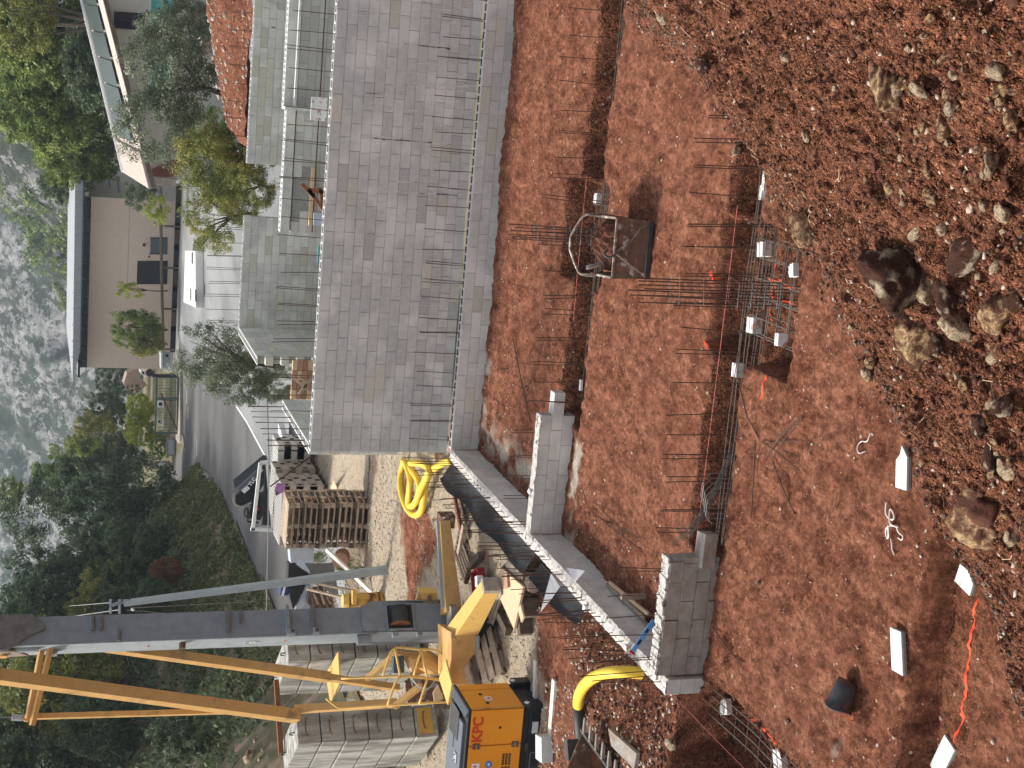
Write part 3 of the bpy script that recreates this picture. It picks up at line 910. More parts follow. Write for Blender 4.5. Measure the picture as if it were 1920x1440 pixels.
def wall(name, label, cat, o, direc, length, z0, courses, seed=1, thick=.2, top='ladder', short=0, dark=.0, yellow=.05, lstart=0., gaps=None, end_mb=None):
    """direc 'x': runs +X, its face looks to -Y.  'y': runs +Y, its face looks to +X. One object per block."""
    rnd = random.Random(seed)
    t = thing(name, label, cat, (o[0], o[1], 0))
    dx, dy = (1, 0) if direc == 'x' else (0, 1)
    rz = 0 if direc == 'x' else math.pi / 2
    nx, ny = (0, 1) if direc == 'x' else (-1, 0)      # into the wall
    core = MB()
    c = (dx * length / 2 + nx * thick / 2, dy * length / 2 + ny * thick / 2, z0 + courses * CH / 2 - .004)
    s = (length - .012, thick - .02, courses * CH - .02) if direc == 'x' else (thick - .02, length - .012, courses * CH - .02)
    core.box(c, s)
    part('mortar_core', core, M['mortar'], t, world=False)
    for r in range(courses):
        l = .499 if r >= short else .3327
        u = -l / 2 if r % 2 else 0
        while u < length - .02:
            a, b = max(u, 0), min(u + l, length)
            mid = (a + b) / 2
            if b - a > .05 and not (gaps and gaps(mid, z0 + (r + .5) * CH)):
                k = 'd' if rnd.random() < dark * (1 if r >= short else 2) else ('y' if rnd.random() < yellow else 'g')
                out = rnd.uniform(-.003, .005)
                ll = .499 if l > .4 else .3327
                inst('block', BLK[(k, ll)], t, (dx * mid + nx * (thick / 2 - .001) - nx * out, dy * mid + ny * (thick / 2 - .001) - ny * out, z0 + (r + .5) * CH),
                     (0, 0, rz), ((b - a) / ll, thick / .2, 1))
            u += l
    zt = z0 + courses * CH
    if top == 'ladder':
        mb = MB()
        for e in (.02, thick - .02):
            cx, cy = dx * length / 2 + nx * e, dy * length / 2 + ny * e
            mb.box((cx, cy, zt + .004), (length, .034, .016) if direc == 'x' else (.034, length, .016))
        u = .02
        while u < length:
            cx, cy = dx * u + nx * thick / 2, dy * u + ny * thick / 2
            mb.box((cx, cy, zt + .003), (.035, thick - .07, .014) if direc == 'x' else (thick - .07, .035, .014))
            u += .166
        part('mortar_bed', mb, M['mortar_w'], t, world=False)
        mb = MB().box((dx * length / 2 + nx * thick / 2, dy * length / 2 + ny * thick / 2, zt - .003), (length - .02, thick - .06, .008) if direc == 'x' else (thick - .06, length - .02, .008))
        part('block_cells', mb, M['cell'], t, world=False)
    elif top == 'fill':
        # rough concrete poured into the cells, splashed over the top
        n = int(length / .06); k = 5
        V = []; Fc = []
        for i in range(n + 1):
            for j in range(k):
                u = length * i / n; e = (thick + .02) * j / (k - 1) - .01
                z = zt + .012 + .018 * rnd.random() - (.02 if j in (0, k - 1) else 0)
                V.append((dx * u + nx * e, dy * u + ny * e, z))
        for i in range(n):
            for j in range(k - 1):
                a = i * k + j; Fc.append((a, a + 1, a + 1 + k, a + k))
        mb = MB().add(V, Fc)
        part('concrete_fill', mb, M['fill_w'], t, world=False)
    return t


REBAR = MB().cyl((0, 0, 0), (0, 0, 1), 1, 6).mesh('rebar'); REBAR.materials.append(M['rebar']); smooth(REBAR)


def bars(t, pts, h, r=.0066, jit=.03, pair=.6, rnd=None, nm='rebar', dirv=(1, 0)):
    """starter bars; pts are world points of their feet"""
    rnd = rnd or random.Random(3)
    base = org(t)
    for p in pts:
        hh = h * rnd.uniform(.93, 1.06)
        ax, ay = rnd.uniform(-jit, jit), rnd.uniform(-jit, jit)
        n = 2 if rnd.random() < pair else 1
        sep = rnd.uniform(.02, .05)
        for k in range(n):
            e = Vector((dirv[0] * sep * k, dirv[1] * sep * k, 0))
            inst(nm, REBAR, t, Vector(p) - base + e, (ax + rnd.uniform(-.012, .012), ay + rnd.uniform(-.02, .02), 0), (r, r, hh * rnd.uniform(.97, 1.02)))


def streaks(t, Yf, x0, x1, zlo, zhi, n, seed, direc='x', Xf=None):
    """mortar dribbles standing a few millimetres proud of a face"""
    rnd = random.Random(seed); mb = MB()
    for k in range(n):
        x = rnd.uniform(x0, x1); zt = rnd.uniform(zlo + .4, zhi); l = rnd.uniform(.3, 1.6) * rnd.random() ** .5
        z = zt; w_ = rnd.uniform(.008, .026)
        while z > max(zt - l, zlo):
            s = rnd.uniform(.05, .14)
            xx = x + rnd.uniform(-.008, .008)
            mb.box((xx, Yf - .004, z - s / 2), (w_ * rnd.uniform(.6, 1.5), .008, s))
            z -= s * rnd.uniform(1.0, 1.3)
    part('mortar_dribbles', mb, M['mortar_w'], t, fix=False)


# ---- main wall
XL, XR = -7.39, 1.44
mw = wall('block_wall', 'tall main wall of grey concrete blocks with starter bars along its top', 'wall', (XL, 26.0), 'x', XR - XL, .56, 14, seed=11, short=3, dark=.06, yellow=.05)
streaks(mw, 26.0, -4.6, XR, .7, 3.1, 80, 5)
rn = random.Random(4)
bars(mw, [(XL + .12 + i * .333 + rn.uniform(-.03, .03), 26.1, 3.2) for i in range(27)], .86, rnd=rn, jit=.035, pair=.45)
# the wall goes on beyond the picture
mw2 = MB()
for r in range(14):
    u = XR + (.25 if r % 2 else 0)
    if r % 2: mw2.box((XR + .125, 26.1, .56 + (r + .5) * CH), (.24, .2, CH - .008))
    while u < 4.4:
        mw2.box((u + .2495, 26.1, .56 + (r + .5) * CH), (.491, .2, CH - .008)); u += .499
part('block_courses', mw2, M['block'], mw)['kind'] = 'stuff'
# ---- low wall in front of it
lw = wall('footing_wall', 'low block ledge at the foot of the main wall with a row of starter bars', 'wall', (XL + .12, 25.78), 'x', XR - XL - .12, -.05, 3, seed=12, dark=.04, yellow=.08, top='ladder')
bars(lw, [(XL + .3 + i * .345 + rn.uniform(-.06, .06), 25.88, .5) for i in range(26)], .86, rnd=rn, jit=.04, pair=.35)
mb = MB().box(((XR + 4.4) / 2, 25.88, .24), (4.4 - XR, .2, .56)); part('block_courses', mb, M['block'], lw)['kind'] = 'stuff'
mb = MB()
rnd = random.Random(8)
for k in range(10):
    x = -7.2 + k * .9 + rnd.uniform(-.2, .2)
    mb.box((x, 25.777, .3 - rnd.uniform(0, .1)), (.008, .008, rnd.uniform(.05, .25)))
part('mortar_dribbles', mb, M['mortar_w'], lw)

# ---- left low wall, running toward the viewer; its inner face looks to +X
sw = wall('side_wall', 'long low block wall running from the main wall toward the viewer with dense starter bars', 'wall', (-7.28, 15.15), 'y', 25.78 - 15.15, -.05, 3, seed=13, dark=.03, yellow=.06, top='fill', thick=.2)
rn2 = random.Random(9)
bars(sw, [(-7.38 + rn2.uniform(-.05, .05), 15.35 + i * .21 + rn2.uniform(-.05, .05), .5) for i in range(50)], .95, rnd=rn2, jit=.07, pair=.35, dirv=(0, 1))
# ---- cross wall 1
c1 = wall('cross_wall', 'short low wall of new grey blocks standing alone in the pit', 'wall', (-7.27, 20.75), 'x', 2.0, -.03, 3, seed=14, dark=0, yellow=.08, top='fill',
          gaps=lambda u, z: False)
inst('block', BLK[('g', .499)], c1, (2.12, .1, -.03 + 1.5 * CH), (0, 0, 0))
bars(c1, [(-7.2 + i * .4 + rn2.uniform(-.06, .06), 21.0, .3) for i in range(5)], .65, rnd=rn2, jit=.03, pair=.9)
# ---- cross wall 2, old and stained
c2 = thing('cross_wall', 'short old stained concrete block wall with rubble joints nearest the viewer', 'wall', (-7.24, 15.2, 0))
for k in BLK: pass
OB = block_me('block', .499, gap=.01); OB.materials.append(M['conc_old'])
rnd = random.Random(15)
part('mortar_core', MB().box((.79, .1, .3), (1.55, .17, .62)), M['mortar'], c2, world=False)
for r in range(4):
    u = -.25 if r % 2 else 0
    while u < 1.5:
        a, b = max(u, 0), min(u + .499, 1.57 if r != 3 else 1.52)
        if b - a > .06 and not (r == 0 and a > 1.0):
            inst('block', OB, c2, ((a + b) / 2, .1 + rnd.uniform(-.012, .006), -.11 + (r + .5) * CH), (rnd.uniform(-.03, .03), 0, rnd.uniform(-.02, .02)), ((b - a) / .499, 1, 1))
        u += .499
inst('block', OB, c2, (1.66, .04, .18), (.1, .05, .1), (.9, 1, 1))
mb = MB()
for i in range(30):
    mb.box((i * .053, .1 + rnd.uniform(-.02, .02), .665 + rnd.uniform(0, .02)), (.06, .2, .03), rz=rnd.uniform(-.2, .2))
part('concrete_fill', mb, M['fill_w'], c2, world=False)
bars(c2, [(-7.1 + i * .3 + rn2.uniform(-.06, .06), 15.35, .6) for i in range(5)], .8, rnd=rn2, jit=.05, pair=.5)

# ---- walls of the deeper rooms behind the main wall
sideY = 37.9
rw = wall('return_wall', 'block return wall behind the main wall that climbs away with open ladder-like cells on top', 'wall', (-7.3, 26.2), 'y', 3.6, 1.5, 9, seed=21, dark=.02, yellow=.1)
bars(rw, [(-7.4, 26.4 + i * .45, 3.2) for i in range(8)], .8, rnd=rn2, jit=.03, pair=.6, dirv=(0, 1))
rw2 = wall('return_wall', 'pale block wall with a toothed broken end beside the olive tree', 'wall', (-7.3, 34.1), 'y', 3.85, .9, 12, seed=22, dark=0, yellow=.25,
           gaps=lambda u, z: u < .25 and int((z - .9) / CH) % 2 == 1)
for o in list(rw2.children):
    if o.name.startswith('mortar_core'):
        o.data.transform(Matrix.Translation((0, .22, 0)))
cw = wall('back_wall', 'far block wall left of the gap with starter bars standing against the gravel yard', 'wall', (-7.3, sideY), 'x', 3.0, .9, 12, seed=23, dark=.05, yellow=.16)
bars(cw, [(-7.2 + i * .36, sideY + .1, 3.15) for i in range(9)], .95, rnd=rn2, jit=.02, pair=.6)
aw = wall('back_wall', 'far block wall right of the gap with red earth heaped behind it', 'wall', (-2.92, sideY), 'x', 4.6, .9, 12, seed=24, dark=.04, yellow=.2)
streaks(aw, sideY, -.4, 1.5, 1.6, 3.0, 16, 8)
bars(aw, [(-2.7 + i * .45, sideY + .25, 3.1) for i in range(9)], .7, rnd=rn2, jit=.02, pair=.6)
# inner wall in dark blocks, its shade put into their colour, lintels and rods
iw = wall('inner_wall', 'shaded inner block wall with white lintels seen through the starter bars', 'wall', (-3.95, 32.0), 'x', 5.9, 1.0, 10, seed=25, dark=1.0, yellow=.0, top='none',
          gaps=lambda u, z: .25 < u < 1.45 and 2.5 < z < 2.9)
zt = 3.13
mb = MB().box((-2.9, 32.0, zt - .1), (2.3, .24, .2)); mb2 = MB()
for (a, b, z_) in ((-3.95, -1.2, 3.13), (-1.15, 1.9, 3.2)):
    m1 = MB().box(((a + b) / 2, 32.1, z_ - .09), (b - a, .3, .18)); part('lintel', m1, M['block'], iw)
    m1 = MB()
    for e in (-.13, .13): m1.box(((a + b) / 2, 32.1 + e, z_ + .01), (b - a, .05, .03))
    u = a + .03
    while u < b:
        m1.box((u, 32.1, z_ + .008), (.05, .22, .028)); u += .125
    part('lintel_top', m1, M['mortar_w'], iw)
part('lintel_edge', MB().box((.35, 31.7, 3.02), (3.1, .12, .05)), M['mortar_w'], iw)
for z_, y_ in ((2.45, 31.85), (2.15, 31.8), (1.8, 31.75)):
    part('tie_rod', MB().cyl((-3.9, y_, z_), (1.9, y_, z_), .014, 5), M['rebar'] if z_ != 2.15 else M['mortar_w'], iw)
part('window_sill', MB().box((-3.1, 31.93, 2.5), (1.3, .2, .07)), M['wood_l'], iw)
part('pilaster', MB().box((-1.18, 31.8, 2.1), (.07, .5, 2.3)), M['block'], iw)
part('plastic_cover', bevel(MB().box((-.95, 26.32, 3.42), (.42, .03, .3)).mesh('plastic_cover'), .012), M['white'], None)
bpy.data.objects['plastic_cover'].name = 'plastic_lid'
tag(bpy.data.objects['plastic_lid'], 'small white plastic lid leaning behind the top edge of the main wall', 'box')  # a thin plastic lid standing on edge, one flat sheet
# rusty bracket and junk between the walls
t = thing('steel_trestle', 'rusty brown A-shaped steel trestle standing behind the main wall top', 'trestle', (-3.3, 27.4, 2.2))
a = onY(578, 352, 27.4)
for p, q in (((578, 355), (612, 362)), ((578, 355), (606, 398)), ((600, 352), (602, 384)), ((566, 345), (584, 368))):
    A_, B_ = onY(*p, 27.4), onY(*q, 27.4)
    part('strut', MB().beam(A_, B_ - Vector((0, 0, .05)), .07, .07), M['rust'], t)
part('foot_bar', MB().beam(onY(612, 345, 27.4), onY(612, 400, 27.4), .05, .05), M['rust'], t)
t = thing('green_tarp', 'folded green and blue sheet on the ground behind the rusty trestle', 'sheet', (-3.6, 27.8, 2.0))
part('sheet', MB().box((-3.85, 27.9, 2.75), (.35, .05, .5)), M['teal'], t); part('blue_fold', MB().box((-3.15, 27.9, 3.0), (.25, .05, .25)), M['cloth_b'], t)
# crates and crossed posts in the gap of the return walls
t = thing('crossed_posts', 'crossed wooden posts leaning in the gap under the olive tree', 'posts', (-6.9, 31.5, 1.5))
for p, q in (((562, 702), (580, 735)), ((585, 708), (560, 740)), ((540, 700), (575, 730))):
    part('post', MB().beam(onY(*p, 31.5), onY(*q, 31.5), .06, .06), M['wood'], t)
t = thing('brick_pack', 'pack of reddish bricks wrapped in film in the gap between the return walls', 'bricks', (-6.9, 31.9, 1.9))
Z_ = onY(560, 700, 31.9)
for i in range(4):
    for j in range(5):
        part('brick', MB().box(Z_ + Vector((i * .23 - .5, 0, .1 - j * .12)), (.22, .1, .11)), M['wood_r'] if (i + j) % 3 else M['wood_l'], t)
# ================================================================== THINGS IN THE PIT
def gz(px, py, dz=0.):
    p = hit(px, py); return p + Vector((0, 0, dz))


def trench_cage(label, x0, x1, y0, y1, z, up_y, step, h, seed, skip=None, zup=None, tops=.12):
    t = thing('rebar_cage', label, 'reinforcement', (x0, (y0 + y1) / 2, z))
    rnd = random.Random(seed)
    for y in (y0, y0 + .07, y1 - .07, y1):
        for zz in (z, z + .2):
            part('long_bar', MB().tube([(x0 + (x1 - x0) * k / 8, y + rnd.uniform(-.012, .012), zz + rnd.uniform(-.012, .012)) for k in range(9)], .007, 5), M['rebar_g'], t)
    x = x0 + .1
    pts = []
    while x < x1:
        if not (skip and skip(x)): pts.append((x + rnd.uniform(-.05, .05), up_y, z))
        x += step
    bars(t, pts, h, rnd=rnd, jit=.05, pair=.5)
    return t


cg1 = trench_cage('long reinforcement in the trench nearest the main wall with upright bars', -5.2, 2.2, 20.62, 20.86, -.36, 20.7, .36, 1.15, 31)
cg2 = trench_cage('long reinforcement in the middle trench with upright bars', -5.6, 1.2, 15.45, 15.7, -.36, 15.6, .33, 1.1, 32)


def column(label, x, y, z, h, sz=.2, n=4, tilt=(0, 0)):
    t = thing('column_cage', label, 'reinforcement', (x, y, z))
    for i in range(n):
        for j in range(2):
            dx = (i / (n - 1) - .5) * sz; dy = (j - .5) * sz
            inst('rebar', REBAR, t, (dx, dy, 0), (tilt[0] + random.uniform(-.01, .01), tilt[1] + random.uniform(-.015, .015), 0), (.008, .008, h * random.uniform(.94, 1.03)))
    for k in range(7):
        zz = .1 + k * .17 if k < 5 else h * (.6 + .15 * (k - 5))
        s = sz * .62
        rot = random.uniform(-.1, .1)
        p = [(-s, -s, zz), (s, -s, zz + .02), (s, s, zz), (-s, s, zz - .02), (-s, -s, zz)]
        c, s_ = math.cos(rot), math.sin(rot)
        p = [(a * c - b * s_, a * s_ + b * c, z3) for a, b, z3 in p]
        part('stirrup', MB().tube(p, .004, 4), M['wire'], t, world=False)
    return t


column('tall column reinforcement standing in the dug pad behind the skip', -2.38, 20.75, -.4, 1.75, .2)
column('tall column reinforcement rising from the pad mat nearest the viewer', -2.28, 14.95, -.4, 2.05, .24)


def mat_cage(label, x0, x1, y0, y1, z, nx, ny):
    t = thing('rebar_mat', label, 'reinforcement', ((x0 + x1) / 2, (y0 + y1) / 2, z))
    for zz in (z, z + .16):
        for i in range(nx):
            x = x0 + (x1 - x0) * i / (nx - 1) + random.uniform(-.015, .015)
            part('bar', MB().tube([(x, y0, zz + .1), (x, y0, zz), (x + random.uniform(-.01, .01), y1, zz), (x, y1, zz + .1)], .006, 5), M['rebar_g'], t)
        for j in range(ny):
            y = y0 + (y1 - y0) * j / (ny - 1) + random.uniform(-.015, .015)
            part('bar', MB().tube([(x0, y, zz + .1), (x0, y, zz + .012), (x1, y + random.uniform(-.01, .01), zz + .012), (x1, y, zz + .1)], .006, 5), M['rebar_g'], t)
    return t


mat_cage('square mat of crossed bars lying in the pad dug nearest the viewer', -2.85, -1.68, 14.25, 15.5, -.3, 6, 6)
mat_cage('mat of hooked bars in the dark pad behind the skip', -2.7, -1.7, 20.35, 21.3, -.42, 6, 5)


def spacer(px, py, lx, ly, lz, rz, label, zb=None, m='white', broken=False):
    lx, ly, lz = lx * .88, ly * .85, lz * .8
    p = gz(px, py) if zb is None else onZ(px, py, zb)
    t = thing('foam_block', label, 'foam block', p + Vector((0, 0, lz / 2)), rz)
    mb = MB()
    if broken:
        poly = [(-.5, -.5), (.5, -.5), (.42, -.1), (.5, .12), (.3, .2), (.34, .5), (.05, .4), (-.1, .5), (-.5, .3)]
    else:
        poly = [(-.5, -.5), (.5, -.5), (.5, .5), (-.5, .5)]
    mb.prism([(a * lx, b * ly, -lz / 2) for a, b in poly], (0, 0, lz))
    part('body', mb, M[m], t, world=False, bev=.006)
    if not broken and lx > .12:
        part('groove', MB().box((0, 0, lz / 2 + .002), (lx * .98, ly * .12, .004)), M['plate_e'], t, world=False)
    return t


spacer(1126, 373, .2, .14, .12, .05, 'white foam block under the bars in the pad behind the skip', -.25)
spacer(1442, 468, .2, .17, .16, .2, 'white foam block under the far right corner of the pad mat', -.25)
spacer(1423, 610, .22, .2, .16, .1, 'white foam block with a dark groove under the left side of the pad mat', -.25)
spacer(1474, 637, .17, .1, .16, .15, 'upright white foam block at the near left corner of the pad mat', -.1)
spacer(1494, 507, .18, .13, .1, .3, 'torn white foam piece at the near right corner of the pad mat', -.1, broken=True)
spacer(1391, 694, .2, .16, .14, .1, 'white foam block under the trench bars left of the pad', -.3)
spacer(1447, 337, .3, .08, .14, 0, 'long white foam strip where the middle trench meets the bank', -.15)
spacer(1441, 362, .2, .07, .14, 0, 'white foam strip beside the long one at the end of the middle trench', -.18)
spacer(1092, 722, .2, .06, .06, .1, 'small grey-white foam piece on the lip of the first trench', -.05)

# string lines
def string(label, pts, r=.004):
    t = part('mason_line', MB().tube(pts, r, 4), M['string']); tag(t, label, 'string line'); return t


string('pink string line stretched along the middle trench', [onZ(1383, 385, .12), onZ(1352, 640, .12), onZ(1300, 1060, .15)])
string('pink string line crossing the dark pad behind the skip', [onZ(1100, 330, .05), onZ(1082, 520, .05), onZ(1075, 600, .03)])
string('pale string line running over the dark trench at the lower left', [onZ(1243, 1285, .6), onZ(1394, 1440, .25), onZ(1430, 1478, .2)])

# sprayed marks
def paint(label, px_pts, wd=.035, seed=1, name='paint_mark'):
    rnd = random.Random(seed); pts = []
    P_ = [hit(*p) for p in px_pts]
    for a, b in zip(P_[:-1], P_[1:]):
        n = max(2, int((b - a).length / .04))
        for k in range(n): pts.append(a.lerp(b, k / n))
    pts.append(P_[-1])
    V = []; Fc = []
    for i, p in enumerate(pts):
        d = (pts[min(i + 1, len(pts) - 1)] - pts[max(i - 1, 0)]); d.z = 0; d.normalize()
        s_ = Vector((d.y, -d.x, 0)); ww = wd * (.5 + rnd.random())
        for k in (-1, 0, 1):
            q = p + s_ * (k * ww / 2 + rnd.uniform(-.006, .006))
            q.z = Hs(q.x, q.y) + (.012 if k == 0 else .003)
            V.append(q)
    for i in range(len(pts) - 1):
        a = i * 3; Fc += [(a, a + 1, a + 4, a + 3), (a + 1, a + 2, a + 5, a + 4)]
    o = part(name, MB().add(V, Fc), M['paint_o'], None, fix=False)
    tag(o, label, 'paint mark'); return o


paint('long bright orange paint line along the shallow trench at the lower left', [(1838, 1122), (1828, 1170), (1820, 1230), (1812, 1300), (1800, 1370), (1791, 1412)], .04, 1)
paint('short red paint line toward the corner beyond the left trench', [(1410, 1350), (1425, 1362), (1445, 1378), (1460, 1395)], .03, 2)
paint('faint orange paint stroke below the pad mat', [(1440, 704), (1432, 725), (1428, 748)], .03, 3)
paint('orange paint stroke along the middle of the pad', [(1456, 495), (1449, 545), (1446, 600)], .03, 4)
paint('orange paint stroke across the pad from the column foot', [(1442, 522), (1468, 530), (1494, 541)], .03, 5)
paint('second orange paint stroke across the pad', [(1462, 560), (1480, 566), (1492, 570)], .03, 6)
paint('orange smear on the lip of the pad beside the column bars', [(1332, 510), (1338, 520), (1346, 524)], .06, 7)
paint('orange smear on the lip of the pad left of the column bars', [(1322, 640), (1328, 648), (1330, 656)], .06, 8)

# bars lying on the floor
def lying(label, pts, r=.009, m='rebar'):
    o = part('loose_bar', MB().tube([gz(a, b, .02 + r + dz) for a, b, dz in pts], r, 5), M[m]); tag(o, label, 'loose bar'); return o


lying('longer loose bar lying beside the cross wall of new blocks', [(1105, 952, .0), (1155, 990, .03), (1207, 1033, 0)])
lying('shorter loose bar parallel to the one beside the new cross wall', [(1130, 955, .0), (1165, 985, .03), (1200, 1008, 0)])
lying('loose bar near the main wall ledge pointing to the new cross wall', [(965, 635, 0), (980, 700, .02), (998, 790, 0)], .011)
lying('long bar running from the trench end down the open floor', [(1392, 727, .0), (1412, 780, .04), (1428, 822, .0)])
lying('straight bar lying across the open floor between the trench and the dust patch', [(1424, 825, .02), (1418, 880, .0), (1413, 970, 0)])
lying('bar crossing the star-shaped heap, pointing right', [(1432, 828, .0), (1462, 845, .03), (1503, 882, 0)])
lying('bent bar of the star-shaped heap, pointing to the bank', [(1440, 858, .0), (1475, 818, .05), (1508, 780, 0)])
lying('thin bar doubled beside the bent one in the star-shaped heap', [(1452, 862, .0), (1478, 828, .05), (1509, 783, 0)], .006)
lying('long bar from the star-shaped heap toward the old wall', [(1454, 864, .0), (1475, 910, .02), (1495, 965, 0)])
lying('short stub bar in the star-shaped heap', [(1440, 832, .0), (1470, 830, .02), (1498, 827, 0)], .006)
lying('thin bar lying in front of the old stained wall', [(1343, 1180, .0), (1370, 1213, .02), (1397, 1246, 0)])

# pale slab pieces
def slab(px, py, lx, ly, rz, label, poly=None, tilt=(0, 0)):
    p = gz(px, py)
    t = thing('slab_piece', label, 'slab', p + Vector((0, 0, .035)), rot=(tilt[0], tilt[1], rz))
    poly = poly or [(-.5, -.5), (.5, -.5), (.5, .5), (-.5, .5)]
    part('edge', MB().prism([(a * lx * .995, b * ly * .995, -.028) for a, b in poly], (0, 0, .03)), M['plate_e'], t, world=False)
    part('face', MB().prism([(a * lx, b * ly, .002) for a, b in poly], (0, 0, .022)), M['plate'], t, world=False)
    return t


slab(1692, 1221, .46, .19, .34, 'whole pale rectangular slab lying on the floor beside the shallow trench', [(-.5, -.5), (.42, -.5), (.5, .5), (-.4, .5)])
slab(1776, 1420, .42, .2, -.35, 'pale slab cut by the lower left edge of the picture', [(-.5, -.5), (.5, -.5), (.5, .5), (-.5, .5)])
slab(1700, 884, .36, .19, .22, 'broken pale slab with a pointed tip at the foot of the bank', [(-.5, -.5), (.4, -.5), (.55, -.25), (.7, 0), (.45, .15), (.3, .5), (-.45, .5)])
slab(1822, 1086, .2, .26, -.2, 'broken pale slab with a jagged edge at the end of the shallow trench', [(-.5, -.5), (.1, -.5), (.2, -.42), (.22, -.36), (.32, -.3), (.3, -.22), (.42, -.15), (.4, -.05), (.5, 0), (.46, .5), (-.5, .5)])
spacer(1366, 1325, .22, .24, .1, .5, 'white foam block under the cage in the left trench, farther one', -.28)
spacer(1468, 1422, .26, .24, .1, .5, 'white foam block under the cage in the left trench, at the picture edge', -.32)
# cage in the left trench
t = thing('rebar_cage', 'reinforcement lying in the dark trench at the lower left', 'reinforcement', (-7.5, 12, -.3))
for k, x in enumerate((-7.75, -7.62, -7.5, -7.4)):
    part('long_bar', MB().tube([(x, 15.6, -.05), (x + .02, 14, -.14), (x, 12, -.14), (x, 9, -.16)], .008, 5), M['rebar_g'], t)
for k in range(16):
    y = 15.1 - k * .32
    part('stirrup', MB().tube([(-7.78, y, -.3), (-7.78, y, -.12), (-7.38, y + .02, -.12), (-7.38, y, -.3)], .005, 4), M['rebar'], t)
# steel at the near end of the middle trench by the old wall
t = thing('rebar_bundle', 'bent bars gathered where the middle trench meets the old wall', 'reinforcement', (-5.6, 15.5, 0))
for k in range(7):
    x = -5.55 + random.uniform(-.1, .1)
    part('bar', MB().tube([(x, 15.5 + .03 * k, .3 + .03 * k), (x + .25, 15.5, .18), (x + .9 + random.random() * .4, 15.55 + .02 * k, -.2)], .006, 5, 2), M['rebar_g'], t)
for k in range(5):
    y = 15.42 + .05 * k
    part('stirrup', MB().tube([(-5.3 + .05 * k, y, -.25), (-5.3 + .05 * k, y, .15), (-4.9 + .05 * k, y, .15), (-4.9 + .05 * k, y, -.25)], .005, 4, 1), M['wire'], t)

# white rope scraps
def rope(label, pts, r=.008):
    o = part('rope_scrap', MB().tube([gz(a, b, .015 + c) for a, b, c in pts], r, 5, 2), M['rope'], sm_=True); tag(o, label, 'rope'); return o


rope('small curled scrap of white rope on the open floor', [(1637, 812, 0), (1632, 830, .02), (1620, 826, .01), (1613, 838, 0), (1616, 852, .02), (1627, 846, 0)], .006)
rope('tangled heap of white rope below the pointed slab', [(1668, 942, 0), (1670, 965, .01), (1680, 977, .02), (1688, 968, .02), (1676, 950, .03), (1674, 975, .02), (1678, 985, .03), (1697, 989, .01), (1680, 984, .02), (1668, 990, .03), (1668, 1008, .02), (1676, 1010, .03), (1677, 985, .04)], .009)
rope('thin frayed tail of white rope under the tangled heap', [(1674, 1010, 0), (1679, 1022, .01), (1676, 1030, 0), (1682, 1040, .01)], .007)
rope('loop of white rope right of the tangled heap', [(1687, 985, 0), (1692, 1000, .02), (1699, 1005, .01), (1695, 1014, 0), (1690, 1008, 0)], .007)

# ---- steel skip with soil, bail handle and chain
K = onZ(1218, 468, 0)
t = thing('steel_skip', 'weathered steel crane skip filled with red soil, with bail handle and chains', 'skip', (K.x, K.y, 0))
A0 = onZ(1217, 521, 0); A1 = onZ(1226, 418, 0)              # near bottom edge, left and right
ux = (A1 - A0).normalized(); uy = Vector((-ux.y, ux.x, 0))
W_ = (A1 - A0).length
fz = .52
B0 = A0 - ux * .02; B1 = A1 + ux * .02
near_lip = .0


def P3(a, b, c): return A0 + ux * a + uy * b + Vector((0, 0, c))


dpt = .95
part('bottom', MB().prism([P3(0, 0, .02), P3(W_, 0, .02), P3(W_, dpt, .02), P3(0, dpt, .02)], (0, 0, .03)), M['brown_steel'], t)
part('front_panel', MB().prism([P3(0, 0, .03), P3(W_, 0, .03), P3(W_ + .03, .1, fz), P3(-.03, .1, fz)], uy * .015), M['brown_steel'], t)
part('front_rib', MB().beam(P3(-.03, .09, fz), P3(W_ + .03, .09, fz), .03, .03), M['skip_frame'], t)
part('front_base_lip', MB().beam(P3(-.02, -.02, .05), P3(W_ + .02, -.02, .05), .05, .06), M['dark_steel'], t)
for s, xx in ((-1, -.03), (1, W_ + .03)):
    b0 = 0 if s < 0 else W_
    q = [P3(b0, 0, .03), P3(b0, dpt, .03), P3(xx, dpt + .05, .3), P3(xx, .55, .62), P3(xx, .1, fz)]
    part('side_panel', MB().prism(q, ux * .015 * s), M['brown_steel'], t)
    part('side_rim', MB().beam(P3(xx, .09, fz + .01), P3(xx, .6, .64), .03, .035).beam(P3(xx, .6, .64), P3(xx, dpt + .05, .32), .03, .035), M['skip_frame'], t)
    part('handle_lug', MB().prism([P3(xx - .01, .38, .5), P3(xx - .01, .62, .5), P3(xx - .01, .5, .82)], ux * .02), M['skip_frame'], t)
part('back_panel', MB().prism([P3(0, dpt, .03), P3(W_, dpt, .03), P3(W_, dpt + .05, .3), P3(0, dpt + .05, .3)], uy * .012), M['brown_steel'], t)
part('bail_handle', MB().tube([P3(-.05, .5, .6), P3(-.05, .55, .8), P3(.0, .6, .86), P3(W_ * .5, .72, 1.0), P3(W_ - .03, .6, .88), P3(W_ + .05, .55, .8), P3(W_ + .05, .5, .6)], .019, 7, 1), M['skip_frame'], t, sm_=True)
part('bracket', MB().beam(P3(.14, .5, .5), P3(.05, .62, .72), .05, .04), M['skip_frame'], t)
V = []; Fc = []
n = 14
for i in range(n + 1):
    for j in range(n + 1):
        a = i / n; b = j / n
        hgt = .3 + .07 * random.random() + .3 * math.exp(-((a - .55) ** 2 * 5 + (b - .55) ** 2 * 6)) + .05 * random.random()
        V.append(P3(.02 + a * (W_ - .04), .1 + b * (dpt - .1), hgt if 0 < i < n and 0 < j < n else hgt - .06))
for i in range(n):
    for j in range(n):
        a = i * (n + 1) + j; Fc.append((a, a + 1, a + n + 2, a + n + 1))
